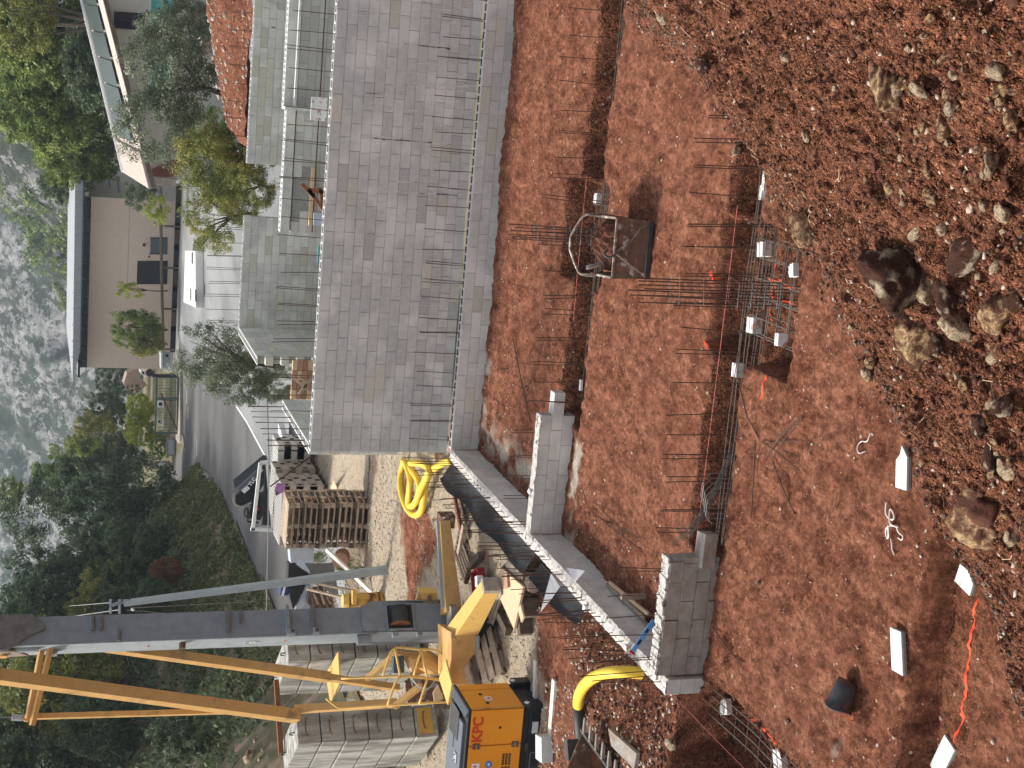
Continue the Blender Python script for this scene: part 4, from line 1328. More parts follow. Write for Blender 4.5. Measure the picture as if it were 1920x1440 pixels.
part('soil_load', MB().add(V, Fc), M['clod'], t)


def chain(t, pts, link=.035, r=.005):
    P_ = [Vector(p) for p in pts]; seq = []
    for a, b in zip(P_[:-1], P_[1:]):
        nn = max(1, int((b - a).length / link))
        for k in range(nn): seq.append((a.lerp(b, k / nn), (b - a).normalized(), k))
    me = MB()
    ring = [(math.cos(q) * link * .62, math.sin(q) * link * .36, 0) for q in [i * math.pi / 4 for i in range(9)]]
    for c, d, k in seq:
        rot = d.to_track_quat('X', 'Z').to_matrix() @ Matrix.Rotation((k % 2) * math.pi / 2, 3, 'X')
        me.tube([c + rot @ Vector(p) for p in ring], r, 4)
    return part('chain', me, M['skip_frame'], t)


cc = P3(W_ * .45, .03, fz + .03)
chain(t, [P3(W_ * .42, .02, fz + .02), P3(W_ * .62, -.02, .35), P3(W_ * .9, -.03, .2), P3(W_ * .96, -.02, .1)])
chain(t, [P3(W_ * .42, .02, fz + .02), P3(W_ * .25, -.02, .35), P3(W_ * .08, -.03, .14), P3(.02, -.02, .05)])
part('hook', MB().tube([P3(W_ * .45, .12, fz + .1), P3(W_ * .38, .1, fz + .16), P3(W_ * .32, .06, fz + .1), P3(W_ * .36, .03, fz + .04), P3(W_ * .44, .02, fz)], .018, 6, 2), M['dark_steel'], t, sm_=True)

# ---- muddy black bucket lying on its side
p = gz(1598, 1300)
t = thing('mason_bucket', 'squashed black mason bucket half full of mud lying on the floor', 'bucket', p + Vector((0, 0, .10)), rot=(math.radians(10), math.radians(72), math.radians(195)))
V = []; Fc = []
n = 20
for j, (r, z) in enumerate(((.105, -.14), (.12, -.05), (.135, .05), (.15, .15), (.158, .155), (.158, .17), (.145, .17), (.125, .05), (.1, -.12))):
    for i in range(n):
        a = 2 * math.pi * i / n
        sq = 1 - .22 * max(0, math.cos(a + .6)) * (j / 5 if j < 6 else 1)
        V.append((r * math.cos(a) * sq, r * math.sin(a), z + .012 * math.sin(3 * a)))
for j in range(8):
    for i in range(n):
        Fc.append((j * n + i, j * n + (i + 1) % n, (j + 1) * n + (i + 1) % n, (j + 1) * n + i))
Fc.append(tuple(range(n))[::-1]); Fc.append(tuple(range(8 * n, 9 * n)))
part('shell', MB().add(V, Fc), M['bucket_b'], t, world=False, sm_=True)
part('mud', MB().add([(.13 * math.cos(a) * .9, .13 * math.sin(a) * .9, .09 + .03 * math.sin(a)) for a in [i * .5236 for i in range(12)]] + [(0, 0, .12)], [(i, (i + 1) % 12, 12) for i in range(12)]), M['clod'], t, world=False)
part('handle', MB().tube([(.15, .02, .15), (.17, .09, .2), (.1, .16, .22), (-.02, .17, .17)], .006, 5, 2), M['text_red'], t, world=False)
part('spout', MB().prism([(.13, -.05, .1), (.13, .05, .1), (.19, .04, .19), (.19, -.04, .19)], (.012, 0, .0)), M['bucket_b'], t, world=False)

# ---- spirit level and planks in the corner by the old wall
t = thing('spirit_level', 'blue spirit level leaning against the corner of the old wall', 'spirit level', onY(1210, 1195, 15.75))
a, b = onY(1226, 1164, 15.8), onY(1186, 1222, 15.6)
part('bar', MB().beam(a, b, .025, .06), M['blue'], t)
part('end_cap', MB().beam(b, b + (b - a).normalized() * .03, .028, .063), M['red'], t)
part('vial', MB().beam(a.lerp(b, .28), a.lerp(b, .4), .03, .03), M['text_k'], t)
part('vial', MB().beam(a.lerp(b, .62), a.lerp(b, .78), .03, .03), M['text_k'], t)
for k, (p0, p1) in enumerate((((1143, 1092), (1216, 1152)), ((1138, 1096), (1208, 1158)))):
    o = part('batten', MB().beam(onZ(*p0, .12), onZ(*p1, .12 + .02 * k), .05, .03), M['wood_l'] if k == 0 else M['wood']); tag(o, ('fresh' if k == 0 else 'greyed') + ' wooden batten lying along the foot of the side wall by the old wall', 'batten')
o = part('stake', MB().beam(onZ(1212, 1118, 0), onZ(1212, 1118, 0) + Vector((0, 0, .38)), .07, .05), M['wood']); tag(o, 'short wooden stake at the end of the battens', 'stake')
o = part('foam_scrap', MB().box(onZ(1176, 1215, .58), (.08, .1, .06)), M['white']); tag(o, 'white foam scrap on top of the side wall beside the level', 'foam scrap')
o = part('plastic_clip', bevel(MB().box(onZ(1097, 1140, .58), (.09, .09, .05)).mesh('plastic_clip'), .008), M['white']); tag(o, 'white plastic clip on the rough top of the side wall', 'clip')
o = part('mortar_lump', rock_mesh(5, sub=2), M['white']); o.scale = (.07, .06, .05); o.location = onZ(995, 920, .62); tag(o, 'white lump on top of the new cross wall', 'lump')
# ================================================================== THE YARD
GZ = .3


def pallet_parts(t, lx=1.2, ly=.92, mats=('wood', 'wood_r'), seed=0, hz=.144):
    rnd = random.Random(seed)
    for i in range(5):
        y = ly * (i + .5) / 5
        part('top_board', MB().box((lx / 2, y, hz - .011), (lx, ly / 5 * .72, .022)), M[mats[0] if rnd.random() < .7 else mats[1]], t, world=False)
    for i in range(3):
        y = .05 + (ly - .1) * i / 2
        part('bottom_board', MB().box((lx / 2, y, .011), (lx, .1, .022)), M[mats[0]], t, world=False)
        mt_ = M[mats[0] if rnd.random() < .6 else mats[1]]
        for x_ in (.05, lx / 2, lx - .05):
            part('spacer_block', MB().box((x_, y, .07), (.1, .1, .095)), mt_, t, world=False)
    for i in range(3):
        x = .05 + (lx - .1) * i / 2
        part('cross_board', MB().box((x, ly / 2, hz - .033), (.1, ly, .02)), M[mats[0]], t, world=False)


P0 = onZ(695, 946, GZ); P1 = onZ(687, 1027, GZ)
ang = math.atan2(P0.y - P1.y, P0.x - P1.x)
words = ['lowest', 'second', 'third', 'fourth', 'fifth', 'sixth', 'seventh', 'eighth', 'ninth', 'tenth', 'eleventh', 'twelfth', 'thirteenth', 'topmost']
proto = {}
for k in range(14):
    rnd = random.Random(100 + k)
    sh = .02 * rnd.uniform(-1, 1)
    lab = 'weathered wooden pallet, the %s one of the tall stack' % words[k]
    loc = (P1.x + sh, P1.y + .02 * rnd.uniform(-1, 1) + .004 * k, GZ + .01 + k * .1455)
    if k < 3:
        t = thing('wooden_pallet', lab, 'pallet', (0, 0, 0), ang, 'pallets of the tall stack')
        pallet_parts(t, seed=k, mats=(('wood', 'wood_r'), ('wood', 'wood_l'), ('wood', 'wood_d'))[k])
        t.location = loc; proto[k] = t
    else:
        copy_tree(proto[k % 3], loc, ang + rnd.uniform(-.015, .015), lab)


def gthing(name, label, cat, px, z=GZ, rz=0, rot=None, group=None):
    p = onZ(px[0], px[1], z); return thing(name, label, cat, p, rz, group, rot)


# loose pallets and timber by the generator
def flat_pallet(px, z, rz, label, seed, mats, lx=1.1, ly=.8, rot=None):
    t = gthing('wooden_pallet', label, 'pallet', px, z, rz, rot)
    pallet_parts(t, lx, ly, mats, seed)
    return t


flat_pallet((952, 1262), .3, math.radians(38), 'upturned worn pallet between the crane outrigger and the generator', 41, ('wood', 'wood_d'), rot=(math.radians(38), 0, math.radians(60)))
flat_pallet((935, 1180), .25, math.radians(-30), 'broken dark pallet under the near outrigger foot', 42, ('wood', 'wood_d'), .8, .6)
flat_pallet((893, 1050), .25, math.radians(70), 'old dark pallet lying under the far outrigger', 43, ('wood_d', 'wood'), .9, .6)
t = gthing('timber_crib', 'low crib of plywood sheet on timber blocks beside the black membrane', 'crib', (965, 1120), .3)
a, b, c, d = onZ(940, 1062, .62), onZ(985, 1100, .58), onZ(968, 1180, .56), onZ(932, 1100, .6)
part('plywood', MB().prism([a, b, c, d], (0, 0, .04)), M['wood_l'], t)
for p in (a.lerp(c, .12), b.lerp(a, .2), b.lerp(c, .5), c.lerp(b, .08), d.lerp(c, .5)):
    part('block', MB().box(p + Vector((0, 0, -.17)), (.3, .16, .3), rz=.6), M['wood_d'], t)
part('log', MB().cyl(a + Vector((.05, 0, -.15)), b + Vector((0, 0, -.15)), .12, 8), M['wood'], t)
part('scrap', MB().box(onZ(950, 1090, .66), (.22, .18, .04), rz=.5), M['wood_r'], t)
part('scrap', MB().box(onZ(978, 1150, .64), (.25, .16, .03), rz=1.0), M['wood_l'], t)
for k, (p, q, w_, h_, m_, lab, z_) in enumerate((
        ((1005, 1238), (1003, 1312), .12, .05, 'wood_w', 'grey plank lying beside the generator, farther one', .32),
        ((1040, 1275), (1031, 1392), .14, .05, 'wood_w', 'grey plank lying beside the generator, nearer one', .32),
        ((852, 930), (868, 1012), .1, .06, 'rust', 'rusty curved steel channel beside the far outrigger', .36),
        ((862, 932), (880, 1010), .08, .05, 'wood_d', 'dark timber lying along the rusty channel', .34),
        ((872, 985), (862, 1038), .12, .1, 'wood', 'short thick timber at the end of the rusty channel', .4),
        ((902, 1040), (884, 1062), .12, .12, 'wood_d', 'dark timber block near the red tray', .36),
        ((898, 1095), (903, 1135), .06, .05, 'wood_l', 'fresh short stake beside the red tray', .33),
        ((915, 1170), (930, 1210), .12, .12, 'wood', 'pale timber block under the near outrigger', .36),
        ((938, 1150), (955, 1185), .14, .14, 'wood_d', 'dark timber block under the tip of the near outrigger', .36))):
    o = part('timber' if m_ not in ('rust',) else 'steel_channel', MB().beam(onZ(*p, z_), onZ(*q, z_), w_, h_), M[m_]); tag(o, lab, 'timber' if m_ != 'rust' else 'steel channel')
# red tray
t = gthing('red_tray', 'dark red plastic tray with a white tub in it near the near outrigger', 'tray', (905, 1095), .42, math.radians(35))
part('base', MB().box((0, 0, .02), (.5, .42, .03)), M['red'], t, world=False)
for s in (-1, 1):
    part('side', MB().box((0, s * .21, .08), (.5, .02, .14)), M['red'], t, world=False)
    part('side', MB().box((s * .25, 0, .08), (.02, .42, .14)), M['red'], t, world=False)
for i in range(5):
    part('rib', MB().box((.02 + i * .05, 0, .045), (.008, .4, .02)), M['red'], t, world=False)
o = part('white_tub', bevel(MB().box(onZ(898, 1090, .56), (.2, .16, .12), rz=.5).mesh('white_tub'), .02), M['white']); tag(o, 'small white tub standing in the dark red tray', 'tub')
# black membrane along the outside of the side wall
V = []; Fc = []; n = 44; k = 9
rnd = random.Random(5)
for i in range(n + 1):
    y = 26.3 - i * (26.3 - 18.4) / n
    wdt = .52 if y > 22 else .52 - .12 * (22 - y) / 3.6
    for j in range(k):
        f = j / (k - 1)
        x = -7.52 - wdt * f - .05 * math.sin(y * 3) * f
        z = .52 - .24 * math.sin(min(f * 2, 1) * 1.57) + .22 * f + .025 * math.sin(y * 2.3 + f * 5) + .006 * rnd.random()
        V.append((x, y, z + (.05 if f == 1 else 0)))
for i in range(n):
    if 30 <= i <= 31: continue
    for j in range(k - 1):
        a = i * k + j; Fc.append((a, a + 1, a + 1 + k, a + k))
o = part('membrane', MB().add(V, Fc), M['black_s'], None, fix=False, sm_=True); tag(o, 'black waterproof membrane lying along the outside of the side wall', 'membrane')
# clear plastic film scrap blown on the wall
m = bpy.data.materials.new('clear_film'); m.use_nodes = True
b_ = m.node_tree.nodes['Principled BSDF']; b_.inputs['Base Color'].default_value = (.8, .82, .9, 1); b_.inputs['Roughness'].default_value = .3; b_.inputs['Alpha'].default_value = .32
V = [onZ(1013, 1148, .75), onZ(1033, 1075, 1.05), onZ(1062, 1064, .75), onZ(1097, 1070, .72), onZ(1078, 1092, .75), onZ(1050, 1100, .95), onZ(1035, 1122, .8)]
o = part('plastic_film', MB().add(V, [(0, 1, 6), (1, 5, 6), (1, 2, 5), (2, 3, 4), (2, 4, 5)]), m, None, fix=False); tag(o, 'thin torn piece of clear film caught on the side wall bars', 'film')

# yellow corrugated ducts
def duct(label, pts, r, name='yellow_duct', sm_=3):
    mb = MB(); P_ = [Vector(p) for p in pts]
    for _ in range(sm_):
        q = [P_[0]]
        for a, b in zip(P_[:-1], P_[1:]): q += [a * .75 + b * .25, a * .25 + b * .75]
        q.append(P_[-1]); P_ = q
    # resample
    out = [P_[0]]; acc = 0
    for a, b in zip(P_[:-1], P_[1:]):
        L_ = (b - a).length; nn = max(1, int(L_ / .028))
        for i in range(1, nn + 1): out.append(a.lerp(b, i / nn))
    rr = [r * (1.0 if i % 2 else .93) for i in range(len(out))]
    mb.tube(out, rr, 12)
    o = part(name, mb, M['pipe_y'], None, sm_=True, fix=False)
    if label: tag(o, label, 'duct')
    return o


co = thing('duct_coil', 'loose coil of yellow corrugated duct lying behind the end of the main wall', 'duct', (-8.8, 28.4, .3))
z1 = .42


def Zp(l, z0=.42): return [onZ(a, b, z0 + dz) for a, b, dz in l]


for pts in (Zp([(758, 862, 0), (752, 885, 0), (750, 915, .05), (760, 950, .05), (775, 968, .0), (790, 962, 0), (795, 935, .05), (797, 905, .1), (808, 882, .1), (830, 868, .1), (845, 864, .05)]),
            Zp([(758, 866, .12), (775, 885, .15), (788, 905, .15), (785, 930, .15), (775, 950, .12), (764, 948, .1), (768, 920, .18), (770, 895, .2), (762, 872, .15)]),
            Zp([(770, 868, .2), (790, 868, .22), (806, 878, .2), (800, 895, .2), (790, 915, .2), (783, 934, .18)])):
    duct(None, pts, .075, 'duct_loop').parent = co
for ch in co.children: ch.data.transform(Matrix.Translation(-co.location))
duct('bent yellow corrugated duct coming out of the ground by the old wall corner', [onZ(1204, 1262, .45), onZ(1165, 1259, .75), onZ(1130, 1262, .85), onZ(1102, 1276, .8), onZ(1086, 1300, .6), onZ(1084, 1322, .42)], .085)
o = part('drain_pipe', MB().tube([onZ(1085, 1320, .4), onZ(1086, 1350, .36), onZ(1090, 1392, .34)], .08, 10), M['dark_steel'], sm_=True); tag(o, 'dark pipe continuing the bent yellow duct toward the digger bucket', 'pipe')

# digger bucket with teeth, cut by the picture edge
t = thing('digger_bucket', 'brown steel digger bucket with long teeth lying at the left edge', 'bucket', (-9.9, 17.6, .3))
a = onZ(1098, 1368, .55); b = onZ(1150, 1440, .45); e = (b - a)
back = Vector((-e.y, e.x, 0)).normalized() * -.0
lip0, lip1 = a, a + e * 1.3
side = Vector((-.62, -.35, 0)).normalized()
V = []; Fc = []
prof = [(0, 0), (.08, -.16), (.3, -.22), (.55, -.1), (.68, .15), (.66, .4)]
for i in range(2):
    base = lip0 if i == 0 else lip1
    for d, z in prof: V.append(base + side * d * 1.1 + Vector((0, 0, z + .05)))
for j in range(len(prof) - 1): Fc.append((j, j + 1, len(prof) + j + 1, len(prof) + j))
part('bowl', MB().add(V, Fc), M['brown_steel'], t, fix=False)
part('cheek', MB().prism([lip0 + side * d * 1.1 + Vector((0, 0, z + .05)) for d, z in prof], e.normalized() * .03), M['brown_steel'], t)
part('lip', MB().beam(lip0 + Vector((0, 0, .06)), lip1 + Vector((0, 0, .06)), .05, .05), M['dark_steel'], t)
for k in range(6):
    p = lip0.lerp(lip1, .08 + k * .17) + Vector((0, 0, .06))
    part('tooth', MB().taper(p, p - side * .2 + Vector((.03, .0, -.02)), .075, .06, .035, .02), M['conc_old'], t)
for k in range(6):
    p = lip0.lerp(lip1, .12 + k * .05)
    part('bar', MB().beam(p + Vector((0, 0, .0)), p + side * .6 + Vector((0, 0, -.02)), .012, .02), M['rust'], t)
part('mount', MB().box(lip0 + side * .3 + Vector((-.1, .25, .1)), (.3, .14, .25), rz=.5), M['dark_steel'], t)
t = gthing('concrete_slab', 'grey concrete paving slab tilted on the left bank', 'slab', (1180, 1395), .45)
part('slab', MB().prism([onZ(1147, 1364, .5), onZ(1153, 1398, .5), onZ(1196, 1442, .42), onZ(1201, 1412, .42)], (0, 0, .06)), M['conc_old'], t, bev=.01)
t = gthing('concrete_block', 'pale angular concrete lump beside the generator skid', 'concrete lump', (1020, 1405), .4, rz=.4)
part('lump', MB().prism([(-.2, -.15, -.1), (.2, -.18, -.1), (.24, .12, -.1), (-.15, .16, -.1)], (0, 0, .2)), M['plate'], t, world=False, bev=.015)

# ---- concrete block packs on pallets
def pack(name, label, p_front_right, lx, ly, h, rz, mk, seed, half=False):
    t = thing(name, label, 'block pack', (p_front_right[0], p_front_right[1], GZ), rz)
    rnd = random.Random(seed)
    for i in range(3): part('pallet_board', MB().box((-lx / 2, .1 + i * (ly - .2) / 2, .06), (lx, .1, .12)), M['wood_d'], t, world=False)
    r = 0; z = .14
    me_e = block_me('block', .499); me_e.materials.append(M[mk])
    while z + .19 < h:
        # blocks with open cells facing the yard on alternate courses
        y = 0; j = 0
        while y + .24 < ly + .05:
            long_ = (r + j) % 2 == 0
            nxt = .499 if long_ else .21
            if long_:
                inst('block', me_e, t, (-.1 + rnd.uniform(-.01, .01), y + .25, z + .1), (0, 0, math.pi / 2))
            else:
                inst('block', me_e, t, (-.25, y + .1, z + .1), (0, 0, 0))
                part('cell', MB().box((.002, y + .06, z + .1), (.012, .06, .12)).box((.002, y + .14, z + .1), (.012, .06, .12)), M['cell'], t, world=False)
            y += nxt; j += 1
        x = -.25 - .02
        xx = -.25
        while xx > -lx + .3:
            inst('block', me_e, t, (xx - .02, .1, z + .1), (0, 0, 0)) if r % 2 else inst('block', me_e, t, (xx - .25, .1, z + .1), (0, 0, 0))
            xx -= .5
        z += .2; r += 1
    part('core', MB().box((-lx / 2 - .1, ly / 2 + .1, (z + .14) / 2), (lx - .3, ly - .25, z - .16)), M[mk], t, world=False)
    V = MB()
    for i in range(int(lx / .1)):
        V.box((-.05 - i * .1, ly / 2, z + .004), (.035, ly * .98, .012))
    part('top_webs', V, M['mortar_w'], t, world=False)
    return t, z


M['block_pk'] = mat('pinkish_block', (.46, .4, .35), (.37, .32, .28), 9, .92, .25, 60, rand=.1)
F1 = onZ(611, 910, .4)
pk1, z1_ = pack('block_pack', 'pinkish pack of hollow blocks beside the tall pallet stack', (F1.x, F1.y), 1.9, 1.35, 1.42, math.radians(2), 'block_pk', 61)
pk2, _ = pack('block_pack', 'middle pack of pale hollow blocks between two other packs', (F1.x + .05, F1.y + 1.5), 1.5, .9, 1.42, math.radians(2), 'block_pk', 62)
pk3, _ = pack('block_pack', 'grey pack of hollow blocks with a black sheet on top by the main wall end', (F1.x + .55, F1.y + 2.5), 1.6, 1.1, 1.3, math.radians(2), 'block', 63)
o = part('purple_film', MB().add([onY(520, 905, 38.9), onY(536, 908, 38.7), onY(535, 922, 38.7), onY(524, 926, 38.8), onY(518, 930, 38.8), onY(516, 918, 38.9)], [(0, 1, 2, 3, 4, 5)]), M['purple'], None, fix=False)
mo = o.modifiers.new('t', 'SOLIDIFY'); mo.thickness = .02; tag(o, 'scrap of purple film hanging over the pinkish block pack', 'film')
o = part('black_sheet', MB().prism([onY(515, 838, 42.2), onY(523, 826, 42.2), onY(533, 825, 42.2), onY(540, 834, 42.2), onY(538, 840, 42.2), onY(520, 842, 42.2)], (0, .4, .0)), M['black'], None, bev=.02); tag(o, 'crumpled black sheet on the grey block pack', 'sheet')
t = gthing('pallet_wedge', 'orange-tan wooden wedge standing beside the pallet stack', 'wedge', (628, 910), .3)
o = part('wedge', MB().prism([onZ(620, 919, .3), onZ(633, 917, .3), onY(626, 900, 36.5)], (-.05, .1, 0)), M['wood_l'], t)
# iron bar leaning on packs
o = part('leaning_bar', MB().cyl(onY(507, 912, 38.6), onY(580, 858, 41.2), .02, 6), M['rebar']); tag(o, 'thin brown bar leaning across the block packs', 'bar')

# ---- loader truck with folded black crane
t = thing('loader_truck', 'flatbed truck with white bulkhead, dark mesh panel and folded black loader crane', 'truck', (-14, 43, GZ))
Yt = 43.5
for p, q in (((474, 994), (488, 868)), ((512, 994), (501, 868)), ((488, 868), (503, 866)), ((470, 992), (543, 995)), ((524, 990), (520, 866))):
    part('frame_post', MB().beam(onY(*p, Yt), onY(*q, Yt), .12, .1), M['white_p'], t)
mb = MB()
for k in range(13): mb.beam(onY(490 + k * 1.8, 985, Yt + .05), onY(496 + k * 1.2, 872, Yt + .05), .012, .012)
for k in range(34): mb.beam(onY(488, 985 - k * 3.3, Yt + .05), onY(522, 985 - k * 3.3, Yt + .05), .012, .012)
part('mesh_panel', mb, M['dark_steel'], t, fix=False)
part('mesh_back', MB().prism([onY(492, 984, Yt + .2), onY(522, 984, Yt + .2), onY(520, 875, Yt + .2), onY(498, 875, Yt + .2)], (0, .05, 0)), M['black'], t)
part('bed', MB().prism([onY(545, 992, Yt), onY(545, 866, Yt), onY(556, 866, Yt), onY(556, 992, Yt)], (.5, 3, 0)), M['white_p'], t)
bm_ = MB().prism([onY(441, 945, Yt + 1), onY(452, 950, Yt + 1), onY(478, 938, Yt + 1), onY(497, 905, Yt + 1), onY(505, 875, Yt + 1), onY(498, 872, Yt + 1), onY(450, 912, Yt + 1), onY(440, 920, Yt + 1)], (.2, .6, 0))
part('folded_boom', bm_, M['black'], t, bev=.04)
part('boom_rail', MB().beam(onY(440, 925, Yt + .9), onY(492, 878, Yt + .9), .1, .16), M['gen_grey'], t)
part('boom_plate', MB().beam(onY(455, 922, Yt + .85), onY(466, 913, Yt + .85), .06, .14), M['white_p'], t)
part('boom_plate', MB().beam(onY(484, 886, Yt + .85), onY(491, 880, Yt + .85), .06, .1), M['white_p'], t)
part('crane_column', MB().beam(onY(545, 925, Yt + 1.2), onY(470, 945, Yt + 1.2), .5, .5), M['black'], t, bev=.03)
part('control_box', MB().beam(onY(466, 955, Yt + .9), onY(490, 966, Yt + .9), .4, .3), M['black'], t, bev=.03)
part('control_box', MB().beam(onY(482, 950, Yt + .8), onY(478, 958, Yt + .8), .2, .15), M['red'], t)
for p, q in (((464, 978), (486, 980)), ((464, 952), (464, 978)), ((473, 955), (474, 978))):
    part('seat_frame', MB().cyl(onY(*p, Yt + .8), onY(*q, Yt + .8), .03, 6), M['black'], t)
part('hose', MB().tube([onY(462, 952, Yt + .8), onY(457, 960, Yt + .8), (onY(460, 970, Yt + .8)), onY(472, 970, Yt + .8)], .03, 6, 2), M['black'], t)
part('hose', MB().tube([onY(447, 918, Yt + .7), onY(437, 930, Yt + .7), onY(438, 944, Yt + .7), onY(450, 951, Yt + .7), onY(462, 947, Yt + .7)], .025, 6, 2), M['wood'], t)


def text(body, size, parent, mt, p, xdir, ydir, nm='lettering', ext=.002, bold=.0):
    cu = bpy.data.curves.new('t', 'FONT'); cu.body = body; cu.size = size; cu.extrude = ext; cu.align_x = 'LEFT'; cu.offset = bold
    ob = bpy.data.objects.new('t', cu); COL.objects.link(ob)
    dg = bpy.context.evaluated_depsgraph_get(); me = bpy.data.meshes.new_from_object(ob.evaluated_get(dg))
    bpy.data.objects.remove(ob)
    x = Vector(xdir).normalized(); y = Vector(ydir); y = (y - x * y.dot(x)).normalized(); z = x.cross(y)
    R = Matrix((x, y, z)).transposed().to_4x4()
    me.transform(Matrix.Translation(p) @ R)
    return part(nm, me, M[mt], parent, fix=False)


text('TLC', .32, t, 'text_w', onY(475, 912, Yt + .78), onY(468, 900, Yt) - onY(474, 906, Yt), Vector((0, 0, 1)), bold=.008) if False else \
    text('TLC', .17, t, 'text_w', onY(470, 912, Yt + .78), onY(477, 903, Yt) - onY(470, 912, Yt), Vector((.5, 0, 1)), bold=.008)

# ---- utility pole standing on the gravel
Yp = 31.1
t = thing('utility_pole', 'grey tapered utility pole with a small crossarm leaning slightly behind the crane', 'pole', onZ(725, 1068, .3))
a, b = onY(726, 1068, Yp), onY(232, 1131, Yp)
part('shaft', MB().taper(a, b, .2, .16, .13, .12), M['grey_lt'], t)
for x_ in (207, 224):
    part('crossarm', MB().beam(onY(x_, 1124, Yp), onY(x_, 1150, Yp), .05, .05), M['grey_lt'], t)
part('insulator_bracket', MB().beam(onY(232, 1128, Yp), onY(205, 1136, Yp), .1, .05), M['grey_steel'], t)
part('cable_loop', MB().tube([onY(220, 1122, Yp), onY(235, 1120, Yp), onY(245, 1124, Yp), onY(240, 1132, Yp), onY(228, 1126, Yp)], .012, 5, 2), M['black'], t)
for (x_, y_) in ((240, 1130), (246, 1142)):
    part('insulator', MB().cyl(onY(x_, y_, Yp), onY(x_ + 5, y_ + 2, Yp), .03, 8), M['white_p'], t)
for k, (p, q) in enumerate((((205, 1130), (130, 1136)), ((224, 1143), (100, 1160)), ((245, 1140), (480, 1128)), ((238, 1144), (420, 1160)))):
    o = part('cable', MB().tube([onY(*p, Yp), onY((p[0] + q[0]) / 2 + 2, (p[1] + q[1]) / 2, Yp + 4), onY(*q, Yp + 9)], .009, 4, 1), M['wire'])
    tag(o, ('upper cable running off the crossarm', 'lower cable running off the crossarm', 'cable running from the pole top along the shaft side', 'slack cable hanging below the pole top')[k], 'cable')
o = part('guard_rail', MB().tube([onY(498, 640, 40), onY(504, 860, 40), onY(503, 1000, 40), onY(500, 1145, 40)], .02, 5), M['wire']); tag(o, 'thin horizontal grey rail crossing above the road edge', 'rail')

# ---- junk heap behind the pole
t = gthing('steel_plate', 'dark grey steel plate standing upright behind the leaning pole', 'plate', (625, 1060), .4)
part('plate', MB().prism([onY(572, 1058, 34.6), onY(625, 1056, 34.6), onY(636, 1120, 34.4), onY(580, 1090, 34.6)], (0, .05, 0)), M['grey_steel'], t)
o = part('white_plank', MB().beam(onY(612, 1030, 33.5), onY(698, 1112, 32.6), .16, .05), M['wood_w']); tag(o, 'long white plank slanting behind the leaning pole', 'plank')
t = thing('ladder', 'grey wooden ladder slanting between the tarp heap and the yellow drum', 'ladder', (-13.5, 33.2, .5))
for d in (0, 14):
    part('rail', MB().beam(onY(575, 1090 + d, 33.4), onY(662, 1108 + d * 1.2, 33.0), .06, .05), M['wood'], t)
for k in range(7):
    x_ = 582 + k * 12
    part('rung', MB().beam(onY(x_, 1091 + k * 2.6, 33.3), onY(x_ + 3, 1105 + k * 2.8, 33.3), .03, .03), M['wood'], t)
for k, (poly, m_, lab, nm, cat) in enumerate((
        ([(541, 1056), (560, 1060), (582, 1080), (600, 1092), (545, 1102), (540, 1085)], 'black', 'black plastic sheet draped over the heap beside the road', 'black_sheet', 'sheet'),
        ([(560, 1052), (570, 1055), (580, 1068), (582, 1076), (568, 1068), (555, 1058)], 'cloth_b', 'light tarp corner on the black sheet', 'light_tarp', 'tarp'),
        ([(575, 1096), (588, 1105), (576, 1125), (565, 1145), (553, 1145), (565, 1115)], 'cloth_b', 'pale blue-grey tarp spilling from the heap', 'light_tarp', 'tarp'),
        ([(528, 1099), (540, 1100), (545, 1108), (540, 1117), (525, 1116)], 'blue_d', 'blue and white sign board leaning at the road edge', 'sign_board', 'sign board'),
        ([(545, 1104), (572, 1098), (565, 1112), (550, 1145), (543, 1120)], 'black', 'black sack behind the pale tarp', 'black_sack', 'sack'),
        ([(542, 1020), (590, 1022), (588, 1056), (560, 1054), (545, 1056)], 'cloth_b', 'pale plastic wrapped bundle beyond the pallet stack', 'wrapped_bundle', 'bundle'),
        ([(612, 1140), (616, 1118), (630, 1120), (634, 1144)], 'white', 'white ribbed plastic crate by the yellow drum', 'plastic_crate', 'crate'),
        ([(580, 1108), (610, 1104), (628, 1140), (590, 1146), (575, 1130)], 'wood_d', 'dark jumble of broken timber under the ladder', 'timber_heap', 'timber'))):
    o = part(nm, MB().prism([onY(a, b, 33.9 - .04 * k) for a, b in poly], (-.05, .35, .0)), M[m_], None, bev=.02); tag(o, lab, cat)
o = part('sign_stripe', MB().prism([onY(a, b, 33.6) for a, b in ((533, 1099), (536, 1100), (532, 1117), (528, 1117))], (0, .02, 0)), M['white_p'], bpy.data.objects['sign_board'])
for k in range(7):
    part('broken_board', MB().beam(onY(582 + k * 6, 1108 + (k % 3) * 5, 33.5), onY(590 + k * 6, 1140 - (k % 2) * 7, 33.4), .05, .04, up=(0, 1, 0)), M['wood'] if k % 2 else M['wood_d'], bpy.data.objects['timber_heap'])
t = thing('steel_drum', 'yellow steel cylinder with a clamp ring standing behind the crane mast', 'drum', (-13, 31.2, .3))
a, b = onY(655, 1127, 31.5), onY(742, 1124, 31.5)
part('body', MB().cyl(b, a, .19, 16), M['rust_y'], t, sm_=False)
part('cap', MB().cyl(onY(642, 1127, 31.5), onY(652, 1127, 31.5), .17, 16, .2), M['yel_steel'], t)
part('clamp', MB().beam(onY(664, 1106, 31.2), onY(664, 1132, 31.2), .12, .1), M['yel_steel'], t)
part('chain_wrap', MB().cyl(onY(706, 1126, 31.5), onY(710, 1126, 31.5), .21, 16), M['rust'], t)
o = part('clay_pipe', MB().cyl(onY(642, 1042, 34.2), onY(638, 1050, 33.6), .2, 14), M['wood_r']); tag(o, 'short clay pipe lying beyond the white plank', 'pipe')
